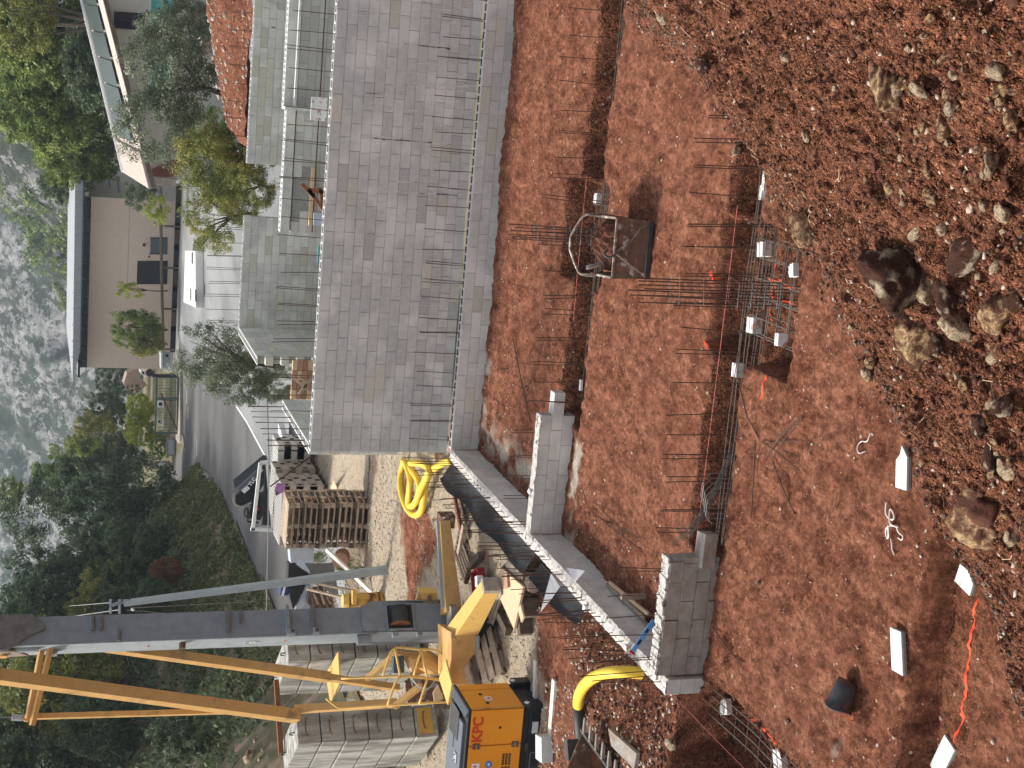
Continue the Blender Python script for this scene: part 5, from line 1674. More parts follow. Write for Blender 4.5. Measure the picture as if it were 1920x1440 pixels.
# weeds on the gravel
mb = MB()
for k in range(500):
    x_, y_ = random.choice(((645, 1062), (650, 1056), (600, 1045), (680, 1075)))
    p = onZ(x_ + random.gauss(0, 8), y_ + random.gauss(0, 6), .3)
    a_ = random.random() * 6.28; l = random.uniform(.08, .3)
    mb.add([p, p + Vector((.02, .01, 0)), p + Vector((math.cos(a_) * l * .5, math.sin(a_) * l * .5, l))], [(0, 1, 2)])
o = part('weeds', mb, M['grass'], None, fix=False); tag(o, 'tufts of green weeds on the gravel by the white plank', 'weeds', kind='stuff')
# ================================================================== GENERATOR
X1, Y0_ = -9.97, 20.03
Lx, Ly = 1.75, .94
t = thing('generator', 'orange and black diesel generator with red KPC lettering at the left edge', 'generator', (X1 - Lx / 2, Y0_ + Ly / 2, .22))
cx, cy = X1 - Lx / 2, Y0_ + Ly / 2
part('skid', MB().box((cx, cy, .36), (Lx, Ly, .28)), M['gen_black'], t, bev=.02)
part('lower_body', MB().box((cx, cy, .56), (Lx - .03, Ly - .03, .14)), M['gen_black'], t, bev=.015)
# canopy: four orange corner panels with recessed seams
for i, (xa, xb) in enumerate(((X1 - .62, X1 - .004), (X1 - Lx, X1 - .63))):
    part('side_door', MB().box(((xa + xb) / 2, Y0_ - .002, 1.06), (xb - xa - .012, .03, .88)), M['orange'], t, bev=.008)
part('end_panel', MB().box((X1 - .004, Y0_ + .36, 1.06), (.03, .68, .88)), M['orange'], t, bev=.008)
part('end_panel', MB().box((X1 - .004, Y0_ + Ly - .12, 1.06), (.03, .2, .88)), M['orange'], t, bev=.008)
part('canopy', MB().box((cx - .01, cy, 1.06), (Lx - .04, Ly - .03, .87)), M['orange'], t)
part('roof', MB().box((cx, cy, 1.53), (Lx + .02, Ly + .02, .05)), M['gen_black'], t, bev=.015)
part('roof_panel', MB().box((cx - .12, cy + .02, 1.575), (Lx - .3, Ly - .16, .05)), M['gen_grey'], t, bev=.012)
part('roof_chamfer', MB().prism([(X1 - .13, Y0_ + .02, 1.555), (X1 - .03, Y0_ + .02, 1.555), (X1 - .13, Y0_ + .02, 1.6)], (0, Ly - .05, 0)), M['gen_grey'], t)
part('roof_hatch', MB().box((cx + .45, cy + .08, 1.605), (.5, .5, .015)), M['dark_steel'], t, bev=.004)
part('roof_hatch', MB().box((cx + .1, cy + .2, 1.605), (.25, .3, .015)), M['gen_grey'], t, bev=.004)
for (a, b) in ((cx - .1, cy - .15), (cx - .45, cy - .2)):
    part('lifting_plate', MB().box((a, b, 1.61), (.16, .14, .012)), M['grey_lt'], t)
    for s in (-1, 1): part('bolt', MB().cyl((a + s * .05, b, 1.61), (a + s * .05, b, 1.64), .012, 6), M['wire'], t)
part('exhaust_dome', MB().cyl((cx - .05, cy + .62, 1.25), (cx - .05, cy + .62, 1.5), .12, 12, .09), M['grey_lt'], t, sm_=True)
# corner caps of the base, tie-down eyes
part('corner_cap', MB().prism([(X1 - .1, Y0_ - .03, .22), (X1 + .06, Y0_ - .03, .22), (X1 + .06, Y0_ - .03, .5), (X1 - .1, Y0_ - .03, .62)], (0, .2, 0)), M['gen_black'], t, bev=.01)
part('corner_cap', MB().box((X1 + .03, Y0_ + Ly - .08, .4), (.1, .22, .34)), M['gen_black'], t, bev=.02)
for (a, b, c) in ((X1 + .062, Y0_ + .05, .56), (X1 + .085, Y0_ + Ly - .1, .56)):
    part('reflector', MB().box((a, b, c), (.012, .07, .07), rx=.78), M['white_p'], t)
part('seam_strip', MB().box((X1 + .014, Y0_ + .005, 1.06), (.012, .02, .88)), M['rust_y'], t)
part('forklift_pocket', MB().box((X1 - .95, Y0_ - .003, .36), (.26, .02, .13)), M['cell'], t)
part('forklift_pocket_frame', MB().box((X1 - .95, Y0_ - .002, .36), (.3, .012, .17)), M['gen_grey'], t)
part('fuel_cap', MB().box((X1 - .7, Y0_ - .003, .52), (.14, .02, .04)), M['dark_steel'], t)
for (a, z) in ((X1 - .63, 1.38), (X1 - .63, .72)):
    part('door_catch', MB().box((a, Y0_ - .022, z), (.1, .02, .12)), M['wood_d'], t, bev=.006)
    part('door_catch_seam', MB().box((a, Y0_ - .034, z), (.1, .006, .01)), M['rust_y'], t)
part('key_hole', MB().cyl((X1 - .32, Y0_ - .025, 1.0), (X1 - .32, Y0_ - .01, 1.0), .022, 10), M['text_k'], t)
mb = MB()
for i in range(3):
    for j in range(12):
        mb.box((X1 - .8 - j * .035 - (j // 6) * .02, Y0_ - .019, .9 - i * .055), (.022, .008, .04))
part('vent_slots', mb, M['cell'], t)['kind'] = 'stuff'
mb = MB()
for j in range(16): mb.box((X1 - .78 - j * .03, Y0_ - .019, .76), (.012, .01, .03))
part('vent_lips', mb, M['yel_steel'], t)['kind'] = 'stuff'
for (a, z, mm, w_, h_) in ((X1 - .98, 1.36, 'white_p', .1, .13), (X1 - .35, .0, 'white_p', 0, 0)):
    if w_: part('warning_label', MB().box((a, Y0_ - .019, z), (w_, .006, h_)), M[mm], t)
part('warning_mark', MB().prism([(X1 - .98, Y0_ - .024, 1.41), (X1 - 1.01, Y0_ - .024, 1.35), (X1 - .95, Y0_ - .024, 1.35)], (0, .003, 0)), M['text_red'], t)
part('ear_sign', MB().cyl((X1 - .96, Y0_ - .024, 1.14), (X1 - .96, Y0_ - .015, 1.14), .06, 16), M['sign_blue'], t)
part('ear_mark', MB().box((X1 - .96, Y0_ - .027, 1.14), (.05, .004, .035)), M['text_w'], t)
part('data_plate', MB().box((X1 - .36, Y0_ - .012, .4), (.2, .012, .1)), M['plate'], t)
part('warning_label', MB().box((X1 + .013, Y0_ + .36, 1.12), (.006, .14, .12)), M['white_p'], t)
part('warning_mark', MB().prism([(X1 + .018, Y0_ + .36, 1.16), (X1 + .018, Y0_ + .32, 1.09), (X1 + .018, Y0_ + .4, 1.09)], (.002, 0, 0)), M['text_red'], t)
for yy in (Y0_ + .2, Y0_ + .52):
    part('latch', MB().box((X1 + .015, yy, 1.16 + (yy - Y0_) * .1), (.02, .05, .05)), M['text_k'], t)
text('KPC', .24, t, 'text_red', Vector((X1 - .56, Y0_ - .021, 1.3)), (1, 0, 0), (0, 0, 1), bold=.006)
part('logo_bar', MB().box((X1 - .63, Y0_ - .036, 1.45), (.05, .004, .02)), M['text_red'], t)

# ================================================================== TOWER CRANE (self-erecting)
RZ = math.radians(42)
c = thing('tower_crane', 'self-erecting tower crane base with grey mast, yellow struts, outriggers and winches', 'crane', (-10.5, 24.0, .3))
Ym = 24.2
mc = onY(400, 1180, Ym)
MX, MY = mc.x, mc.y
e1 = Vector((math.cos(RZ), math.sin(RZ), 0)); e2 = Vector((-math.sin(RZ), math.cos(RZ), 0))


def ML(a, b, z): return Vector((MX, MY, z)) + e1 * a + e2 * b      # e1: along the wide face; -e2: toward the viewer


zb_, zt_ = onY(835, 1180, Ym).z, 10.2
w2 = .25
mastp = part('mast', MB().prism([ML(-w2, -w2, 1.0), ML(w2, -w2, 1.0), ML(w2, w2, 1.0), ML(-w2, w2, 1.0)], (0, 0, 9.2)), M['grey_steel'], c, bev=.012)
zx = lambda x: onY(x, 1180, Ym).z
part('mast_lit_face', MB().box(ML(-w2 - .008, 0, (zx(0) + zx(690)) / 2), (.016, .5, zx(0) - zx(690)), rz=RZ), M['grey_lt'], c)  # paler sheet over the sunward face, putting its light into the colour
part('mast_doubler', MB().prism([ML(-w2, -w2 - .014, zx(0)), ML(-.03, -w2 - .014, zx(0)), ML(-.03, -w2 - .014, zx(222)), ML(-w2, -w2 - .014, zx(222))], -e2 * -.0 + e2 * .02), M['grey_steel'], c)
part('mast_doubler', MB().prism([ML(-.1, -w2 - .01, zx(425)), ML(-w2, -w2 - .01, zx(425)), ML(-w2, -w2 - .01, zx(690)), ML(-.1, -w2 - .01, zx(690))], e2 * .02), M['grey_steel'], c)
for x_, a0, a1, dp in ((173, -.05, w2, .07), (188, -.05, w2, .07), (221, -w2, -.03, .07), (423, -.16, w2 + .05, .12), (447, 0, w2, .07), (534, -w2 - .02, w2 + .03, .14), (580, -w2 - .02, w2 + .03, .12)):
    part('mast_collar', MB().box(ML((a0 + a1) / 2, -w2 - dp / 2, zx(x_)), (a1 - a0, dp, .04 if dp < .1 else .06), rz=RZ), M['knuckle'] if dp < .14 else M['grey_steel'], c)
for x_ in (540, 585):
    part('guide_bracket', MB().box(ML(-w2 + .02, -w2 - .1, zx(x_)), (.1, .18, .12), rz=RZ), M['grey_steel'], c, bev=.01)
    part('pin', MB().cyl(ML(-w2 + .02, -w2 - .19, zx(x_)), ML(-w2 + .02, -w2 - .22, zx(x_)), .025, 8), M['dark_steel'], c)
for x_, y_ in ((533, 1196), (278, 1201)):
    part('red_dot', MB().cyl(ML(-w2 - .015, 0, zx(x_)), ML(-w2 - .02, 0, zx(x_)), .03, 10), M['text_red'], c)
# number in an oval
cy_ = ML(-w2 - .022, 0, zx(470))
ring = [cy_ + Vector((0, 0, .13 * math.sin(a))) + e2 * .06 * math.cos(a) for a in [i * math.pi / 10 for i in range(21)]]
part('number_ring', MB().tube(ring, .006, 4), M['text_w'], c)
text('25', .13, c, 'text_w', cy_ + Vector((0, 0, -.085)) - e2 * .04, (0, 0, 1), e2, bold=.004)
# knuckle at the top
kz = zx(0)
part('knuckle', MB().prism([ML(w2 + .03, -w2 - .03, kz + 1), ML(-w2 - .1, -w2 - .03, kz + 1), ML(-w2 - .1, -w2 - .03, zx(18)), ML(-.12, -w2 - .03, zx(52)), ML(.0, -w2 - .03, zx(84)), ML(.08, -w2 - .03, zx(84)), ML(w2 + .03, -w2 - .03, zx(60))], e2 * -.04), M['knuckle'], c, bev=.01)
part('knuckle_cheek', MB().prism([ML(-w2 - .04, -w2 - .12, kz + 1), ML(-w2 - .04, w2, kz + 1), ML(-w2 - .04, .1, zx(55)), ML(-w2 - .04, -.15, zx(30))], e1 * -.04), M['conc_old'], c, bev=.01)
part('knuckle_pin', MB().cyl(ML(-w2 - .12, 0, zx(8)), ML(-w2, 0, zx(8)), .07, 12), M['tan_steel'], c)
part('edge_rail', MB().cyl(ML(-w2 - .03, -.1, zx(30)), ML(-w2 - .03, -.1, zx(75)), .05, 10), M['grey_lt'], c)
part('mast_eye', MB().cyl(ML(-w2 - .02, -.1, zx(340)), ML(-w2 - .12, -.1, zx(340)), .06, 10), M['brown_steel'], c)
part('mast_bracket', MB().box(ML(-w2 - .05, .05, zx(100)), (.1, .16, .14), rz=RZ), M['grey_steel'], c)
# winch housing at the foot
H0, H1 = zx(838), zx(672)
hw = .31
hz = part('winch_housing', MB().prism([ML(-hw, -hw, H0), ML(hw - .08, -hw, H0), ML(hw - .02, -hw, zx(760)), ML(hw + .02, -hw, zx(700)), ML(w2, -hw, H1), ML(-w2, -hw, H1)], e2 * .02), M['grey_steel'], c)
part('housing_side', MB().prism([ML(-hw, -hw, H0), ML(-hw, hw, H0), ML(-hw, hw, zx(700)), ML(-w2, w2, H1), ML(-w2, -hw, H1)], e1 * .02), M['grey_steel'], c)
part('housing_side', MB().prism([ML(hw, -hw, H0), ML(hw, hw, H0), ML(hw, hw, zx(690)), ML(hw, -hw, zx(690))], e1 * .02), M['grey_steel'], c)
part('window_recess', MB().box(ML(.0, -hw - .006, (zx(718) + zx(764)) / 2), (.46, .03, zx(718) - zx(764)), rz=RZ), M['cell'], c)
dz = (zx(722) + zx(760)) / 2
part('winch_drum', MB().cyl(ML(-.13, -hw - .03, dz), ML(.16, -hw - .03, dz), .16, 16), M['dark_steel'], c)
part('drum_flange', MB().cyl(ML(-.16, -hw - .03, dz), ML(-.13, -hw - .03, dz), .19, 16), M['rust'], c)
part('drum_flange', MB().cyl(ML(.16, -hw - .03, dz), ML(.18, -hw - .03, dz), .19, 16), M['dark_steel'], c)
part('window_rim', MB().box(ML(0, -hw - .03, zx(717)), (.5, .05, .03), rz=RZ).box(ML(0, -hw - .03, zx(766)), (.5, .05, .03), rz=RZ).box(ML(-.24, -hw - .03, dz), (.03, .05, .44), rz=RZ), M['grey_steel'], c)
part('housing_tube', MB().cyl(ML(-hw - .06, -.18, zx(662)), ML(-hw - .06, -.18, zx(688)), .09, 12), M['grey_steel'], c)
for zz in (zx(730), zx(775)): part('hinge', MB().box(ML(-hw - .03, -hw, zz), (.07, .1, .1), rz=RZ), M['grey_steel'], c)
# turntable and chassis
tb = onY(858, 1195, 23.6)
part('foot_plate', MB().prism([onY(842, 1160, 23.9), onY(868, 1188, 23.3), onY(866, 1222, 23.3), onY(842, 1212, 23.9)], (.0, .5, .02)), M['dark_steel'], c)
part('side_ear', MB().prism([onY(828, 1205, 23.6), onY(838, 1200, 23.6), onY(845, 1222, 23.6), onY(828, 1232, 23.6)], (.05, .05, 0)), M['tan_steel'], c)
Yc = 22.6
q = [onY(846, 1186, Yc), onY(893, 1192, Yc), onY(891, 1284, Yc), onY(846, 1284, Yc)]
part('chassis_beam', MB().prism(q, (-.2, .9, 0)), M['tan_steel'], c, bev=.01)
part('chassis_flange', MB().beam(onY(896, 1192, Yc - .03), onY(894, 1286, Yc - .03), .05, .05), M['grey_lt'], c)
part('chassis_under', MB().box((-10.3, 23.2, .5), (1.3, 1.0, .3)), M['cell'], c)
part('near_outrigger', MB().taper(Vector((-9.95, 22.95, .9)), Vector((-8.55, 21.72, .82)), .34, .46, .24, .28), M['yel_steel'], c, bev=.01)
part('outrigger_foot', MB().box((-8.6, 21.75, .5), (.3, .3, .35), rz=.7), M['conc_old'], c)
part('outrigger_tip', MB().box((-8.5, 21.68, .82), (.1, .26, .3), rz=-.72), M['conc_old'], c)
fo = part('far_outrigger', MB().taper(onZ(846, 1150, .88), onZ(832, 978, .9), .42, .3, .2, .2), M['tan_steel'], c, bev=.01)
part('outrigger_rail', MB().beam(onZ(823, 978, 1.0), onZ(832, 1140, 1.04), .03, .1), M['grey_lt'], c)
part('outrigger_foot', MB().box(onZ(836, 975, .72), (.26, .26, .3)), M['brown_steel'], c)
part('outrigger_bar', MB().beam(onZ(812, 975, 1.0), onZ(845, 970, .8), .05, .05), M['brown_steel'], c)
part('hinge_box', MB().prism([onY(788, 1112, 24.2), onY(820, 1112, 24.2), onY(822, 1136, 24.2), onY(795, 1138, 24.2)], (0, .3, 0)), M['yel_steel'], c, bev=.01)
part('hinge_web', MB().prism([onY(785, 1112, 24.25), onY(776, 1142, 24.25), onY(790, 1142, 24.25), onY(798, 1120, 24.25)], (0, .1, 0)), M['tan_steel'], c)
part('hinge_pin', MB().cyl(onY(806, 1121, 24.15), onY(806, 1121, 24.0), .05, 10), M['brown_steel'], c)
part('mid_beam', MB().prism([onY(846, 1140, 23.4), onY(858, 1140, 23.4), onY(858, 1180, 23.2), onY(848, 1190, 23.2)], (0, .4, 0)), M['conc_old'], c)
# long struts
def strut(p, q, Ya, Yb, w_, nm='strut', m_='tan_steel', rot=True):
    a, b = onY(*p, Ya), onY(*q, Yb)
    return part(nm, MB().beam(a, b, w_, w_, up=(-.72, -.7, .0)), M[m_], c)


strut((200, 1212), (617, 1270), 24.3, 24.7, .17)
strut((615, 1270), (748, 1290), 24.7, 24.8, .12)
strut((-40, 1263), (558, 1343), 23.0, 24.5, .21)
strut((552, 1330), (745, 1318), 24.6, 24.0, .14)
strut((48, 1344), (440, 1333), 23.9, 24.2, .09)
strut((80, 1208), (52, 1348), 24.1, 23.6, .08)
strut((95, 1214), (60, 1360), 24.0, 23.5, .08)
strut((745, 1276), (672, 1222), 24.9, 24.4, .08) if False else None
strut((688, 1273), (748, 1222), 24.6, 24.2, .1)
strut((738, 1326), (790, 1285), 23.8, 23.6, .1)
part('turnbuckle', MB().cyl(onY(22, 1345, 23.7), onY(42, 1346, 23.7), .06, 8), M['grey_lt'], c)
part('shackle', MB().tube([onY(42, 1346, 23.7), onY(50, 1340, 23.7), onY(56, 1346, 23.7), onY(50, 1352, 23.7), onY(42, 1346, 23.7)], .03, 6, 1), M['tan_steel'], c)
part('stay_cable', MB().cyl(onY(-60, 1344, 23.7), onY(22, 1345, 23.7), .012, 5), M['wire'], c)
# tube guard around the slewing gear
def rail(pts, Y, r=.022):
    return part('guard_tube', MB().tube([onY(a, b, Y + dy) for a, b, dy in pts], r, 7, 1), M['yel_steel'], c, sm_=True)


GY = 23.2
rail([(640, 1272, .8), (700, 1270, .5), (750, 1267, .3), (800, 1270, .1), (840, 1276, 0), (850, 1290, 0)], GY)
rail([(612, 1310, .8), (632, 1326, .8), (640, 1328, .8), (727, 1322, .3), (800, 1318, .1), (846, 1316, 0)], GY - .3)
rail([(718, 1267, .3), (726, 1240, .3), (733, 1222, .3), (742, 1214, .3), (760, 1215, .3), (790, 1218, .2), (818, 1218, .1), (834, 1232, 0), (848, 1280, 0)], GY)
rail([(727, 1322, 0), (740, 1282, 0), (748, 1270, 0), (760, 1268, 0), (806, 1272, 0), (845, 1280, 0)], GY - .3)
rail([(776, 1266, .1), (790, 1220, .1)], GY); rail([(801, 1270, .1), (790, 1220, .1)], GY); rail([(741, 1218, .2), (750, 1266, .2)], GY)
rail([(786, 1320, 0), (802, 1272, 0)], GY - .3); rail([(824, 1262, 0), (834, 1236, 0)], GY)
part('upper_platform', MB().prism([onZ(636, 1222, 2.35), onZ(613, 1264, 2.35), onZ(622, 1320, 2.35), onZ(640, 1278, 2.35)], (0, 0, .03)), M['yel_steel'], c)
part('lower_platform', MB().prism([onZ(838, 1236, 1.22), onZ(850, 1283, 1.2), onZ(842, 1322, 1.2), onZ(826, 1272, 1.25)], (0, 0, .03)), M['yel_steel'], c)
g = onY(808, 1240, 23.7)
part('slewing_drum', MB().cyl(g + Vector((-.12, 0, -.12)), g + Vector((.1, 0, .22)), .19, 14), M['tan_steel'], c)
part('motor', MB().cyl(onY(775, 1258, 23.6), onY(775, 1232, 23.6), .09, 10), M['tan_steel'], c)
part('control_box', MB().box(onY(746, 1246, 23.7), (.3, .2, .2), rz=.4), M['metal_d'], c, bev=.015)
part('gear_plate', MB().prism([onY(752, 1222, 23.8), onY(800, 1226, 23.8), onY(800, 1262, 23.8), onY(770, 1268, 23.8)], (0, .05, 0)), M['tan_steel'], c)
part('gear_plate', MB().prism([onY(768, 1264, 23.7), (onY(790, 1270, 23.7)), onY(786, 1302, 23.7), onY(774, 1290, 23.7)], (0, .04, 0)), M['conc_old'], c)
part('gear_plate', MB().prism([onY(812, 1300, 23.6), onY(822, 1285, 23.6), onY(832, 1310, 23.6), onY(815, 1318, 23.6)], (0, .04, 0)), M['wood_l'], c)
part('under_frame', MB().prism([onY(760, 1280, 24.1), onY(838, 1270, 24.1), onY(838, 1316, 24.1), onY(765, 1320, 24.1)], (0, .1, 0)), M['brown_steel'], c)
part('leg', MB().beam(onY(812, 1322, 23.9), onY(870, 1322, 23.9), .1, .1), M['wood_d'], c)
for (p, q) in (((780, 1288), (820, 1282)), ((790, 1296), (815, 1276)), ((760, 1242), (775, 1262)), ((770, 1270), (800, 1290))):
    part('hose', MB().tube([onY(*p, 23.5), onY((p[0] + q[0]) / 2, (p[1] + q[1]) / 2 + 8, 23.4), onY(*q, 23.5)], .012, 5, 2), M['grey_lt'], c)
# ballast stacks: each slab can be lifted off, so each one is a thing
def ballast(px, ztop, l1, l2, n, h, group, where, mt='ballast'):
    C0 = onZ(px[0], px[1], ztop)
    R = math.radians(45)
    a = Vector((math.cos(R), math.sin(R), 0)); b = Vector((-math.sin(R), math.cos(R), 0))
    nm_ = ['topmost', 'second', 'third', 'fourth', 'fifth', 'lowest']
    for k in range(n):
        z = ztop - (k + 1) * h
        base = Vector((C0.x, C0.y, z))
        t = thing('ballast_slab', 'grey concrete ballast slab, %s of the %s' % (nm_[k] if k < n - 1 else 'lowest', where), 'ballast', base, 0, group)
        o_ = a * random.uniform(-.01, .01) + b * random.uniform(-.01, .01)
        q = [base + o_, base + a * l1 + o_, base + a * l1 + b * l2 + o_, base + b * l2 + o_]
        me = MB().prism(q, (0, 0, h - .022))
        part('slab', me, M[mt], t, bev=.02)
        f = base + a * (l1 * .5) - b * .02
        fr = base + a * .1 * l1
        loop = [base + a * l1 * .25 - b * .0 + Vector((0, 0, h * .5)), base + a * l1 * .3 - b * .05 + Vector((0, 0, h * .62)), base + a * l1 * .75 - b * .05 + Vector((0, 0, h * .62)), base + a * l1 * .8 - b * 0 + Vector((0, 0, h * .5))]
        part('lifting_loop', MB().tube(loop, .012, 5, 1), M['brown_steel'], t)
        if k == 0:
            for u in (.15, .8):
                p = base + b * l2 * u + a * l1 * .5 + Vector((0, 0, h - .03))
                part('lifting_hook', MB().tube([p, p + Vector((0, 0, .1)), p + b * .12 + Vector((0, 0, .1)), p + b * .14 + Vector((0, 0, .02))], .014, 5, 1), M['dark_steel'], t)
        if k == n - 1 and l2 > 2.0:
            pass
    return a, b, C0


ba, bb, bc = ballast((557, 1396), 3.32, .66, 1.9, 6, .475, 'ballast slabs of the crane', 'near ballast stack behind the generator')
ballast((539, 1241), 3.25, .62, 2.0, 6, .475, 'ballast slabs of the crane', 'far ballast stack behind the mast')
base = Vector((bc.x, bc.y, 3.32 - 6 * .475))
low = [o for o in bpy.data.objects if o.name.startswith('ballast_slab') and 'lowest of the near' in o['label']][0]
part('rusty_plate', MB().prism([base + ba * .06 - bb * .012 + Vector((0, 0, .1)), base + ba * .6 - bb * .012 + Vector((0, 0, .1)), base + ba * .6 - bb * .012 + Vector((0, 0, .4)), base + ba * .06 - bb * .012 + Vector((0, 0, .4))], bb * .01), M['rust_y'], low)
o = part('red_beam', MB().beam(onY(518, 1275, 27.5), onY(527, 1415, 26.6), .1, .1), M['rust']); tag(o, 'reddish steel beam lying behind the tops of the two ballast stacks', 'beam')
o = part('white_sheet', MB().prism([onY(650, 1312, 25.6), onY(665, 1312, 25.6), onY(676, 1320, 25.6), onY(656, 1322, 25.6)], (0, .05, 0)), M['white_p']); tag(o, 'small white sheet between the ballast stacks', 'sheet')
for k in range(4):
    px_ = [((236, 1225), (292, 1440)), ((262, 1228), (330, 1440)), ((270, 1230), (345, 1440)), ((282, 1232), (352, 1440))][k]
    o = part('overhead_wire', MB().tube([onY(px_[0][0], px_[0][1], 60), onY((px_[0][0] + px_[1][0]) / 2 + 3, (px_[0][1] + px_[1][1]) / 2, 54), onY(px_[1][0] + 10, px_[1][1] + 30, 48)], .022, 4, 1), M['wire'])
    tag(o, ('highest', 'second highest', 'third highest', 'lowest')[k] + ' of the four overhead wires crossing the wooded slope', 'wire', 'overhead wires')
# ================================================================== BACKGROUND
def flat_sheet(name, px, z, m, sub=0):
    pts = [onZ(a, b, z) for a, b in px]
    bm = bmesh.new()
    f = bm.faces.new([bm.verts.new(p) for p in pts])
    if f.normal.z < 0: f.normal_flip()
    bmesh.ops.triangulate(bm, faces=bm.faces)
    me = bpy.data.meshes.new(name); bm.to_mesh(me); bm.free(); fixn(me)
    me.materials.append(M[m]); o = bpy.data.objects.new(name, me); COL.objects.link(o); o['kind'] = 'structure'
    for p in me.polygons:
        if p.normal.z < 0: p.flip()
    return o


M['verge'] = mat('dry_grass_ground', (.16, .15, .07), (.07, .07, .035), .8, 1, .8, 8, c3=(.2, .15, .1), s3=.5, t3=.55)
g = MB().quad((-60, 33.8, .27), (40, 33.8, .285), (40, 125, .285), (-60, 125, .285))
g.quad((-60, -5, .18), (-16.3, -5, .18), (-16.3, 33.9, .18), (-60, 33.9, .18))
g.quad((-7.38, 26.25, .27), (40, 26.25, .27), (40, 33.7, .27), (-7.38, 33.7, .27))
o = part('ground', g, M['verge'], None, fix=False); o['kind'] = 'structure'
flat_sheet('gravel_yard', [(318, -40), (317, 352), (316, 600), (320, 690), (338, 702), (400, 730), (445, 763), (500, 862), (541, 1000), (585, 1040), (606, 1110), (640, 1300), (655, 1300), (640, 900), (610, 850), (590, 600), (590, -40)], .296, 'gravel_y')
road_px = [(338, 640), (380, 690), (440, 750), (500, 861), (541, 1000), (566, 1060), (600, 1200), (660, 1500), (600, 1500), (560, 1300), (541, 1250), (510, 1180), (470, 1080), (430, 1000), (402, 912), (386, 884), (366, 878), (352, 890), (336, 930), (322, 940), (318, 900), (328, 860), (345, 838), (340, 760), (337, 700)]
flat_sheet('road', road_px, .301, 'asphalt')


def ribbon(name, px, z, wd, m, h=.0, label=None, cat=None, kind='structure'):
    pts = [onZ(a, b, z) for a, b in px]; mb = MB()
    q = pts
    for i in range(len(q) - 1):
        mb.beam(q[i], q[i + 1], wd, max(h, .004))
    o = part(name, mb, M[m]); o['kind'] = kind
    if label: tag(o, label, cat)
    return o


ribbon('road_line', [(440, 757), (462, 790), (500, 861), (521, 920), (541, 1000)], .306, .12, 'line')
ribbon('road_line', [(440, 1002), (470, 1078), (490, 1120), (512, 1178), (530, 1235), (545, 1290)], .306, .13, 'line')
for a, b in (((350, 732), (350, 757)), ((369, 823), (369, 855)), ((353, 762), (352, 786))):
    ribbon('road_line', [a, b], .306, .14, 'line')
ribbon('kerb', [(373, 881), (390, 893), (402, 920), (428, 998), (462, 1080), (503, 1182), (530, 1255), (548, 1320)], .34, .28, 'kerb', .22)
ribbon('kerb', [(340, 700), (341, 760), (341, 815), (347, 835)], .33, .35, 'kerb', .14)
# gravel road edge weeds etc. small stones in yard omitted

# ---- wooded slope left of the road
KX = [(-14.5, 20), (-16.0, 36), (-17.6, 42), (-18.9, 47), (-19.4, 54), (-20.0, 64), (-22.0, 76), (-26, 84), (-33, 95), (-44, 125)]


def kerb_x(y): return np.interp(y, [b for a, b in KX], [a for a, b in KX])


def HH(x, y):
    d = kerb_x(y) - x
    s = .42 + .16 * sm(60, 80, y) * 0
    z = .36 + np.clip(d - .2, 0, 2.2) * .35 + np.clip(d - 1.2, 0, None) * .62 * (1 - .25 * sm(75, 115, y))
    z = z + (.5 * fbm(x * .3, y * .3, 91, 4) + .22 * np.abs(fbm(x * 1.1, y * 1.1, 92, 4))) * sm(.2, 3, d)
    return z


xs = np.arange(-100, -13.9, .55); ys = np.arange(18, 126, .55)
X, Y = np.meshgrid(xs, ys); Z = HH(X, Y); dd = kerb_x(Y) - X
idx = np.arange(X.size).reshape(X.shape)
F = np.stack([idx[:-1, :-1], idx[:-1, 1:], idx[1:, 1:], idx[1:, :-1]], -1)
k = (dd > .0); kf = k[:-1, :-1] & k[:-1, 1:] & k[1:, 1:] & k[1:, :-1]
F = F[kf].reshape(-1, 4)
V = np.stack([X.ravel(), Y.ravel(), Z.ravel()], -1)
us = np.zeros(len(V), bool); us[F.ravel()] = True; rm = np.cumsum(us) - 1
M['slope'] = mat('slope_soil_and_grass', (.14, .12, .055), (.06, .055, .03), 1.4, 1, .9, 8, c3=(.26, .18, .13), s3=.7, t3=.57)
me = smooth(np_mesh('wooded_slope', V[us], rm[F])); me.materials.append(M['slope'])
o = bpy.data.objects.new('wooded_slope', me); COL.objects.link(o); o['kind'] = 'structure'

# ---- valley and mountains
def G(az, r):
    x = r * np.sin(az); y = r * np.cos(az); a = np.degrees(az)
    val = .2 - 34 * sm(112, 190, r)
    crest = 17 + (a + 7.3) * 4.4 + 3.5 * fbm(a * .55, a * 0 + 3, 5, 3)
    crest = np.minimum(crest, 60)
    spur = -34 + (crest + 34) * sm(175, 300, r) * (1 - .5 * sm(330, 500, r))
    far = -34 + 330 * sm(330, 1150, r) ** 1.0 * (1 + .12 * fbm(a * .35, r * .003, 8, 3))
    z = np.maximum(np.maximum(val * (r < 200) + -34 * (r >= 200), spur), far)
    rough = sm(150, 260, r)
    rid = np.abs(fbm(x * .011, y * .011, 71, 5)); rid2 = np.abs(fbm(x * .05 + y * .02, y * .03, 72, 4))
    z = z - rough * (np.minimum(r / 22, 26) * rid + 7.0 * rid2 * (1 + .8 * (a > -13) * (r < 420)) + 2.2 * fbm(x * .16, y * .16, 73, 3))
    return x, y, z


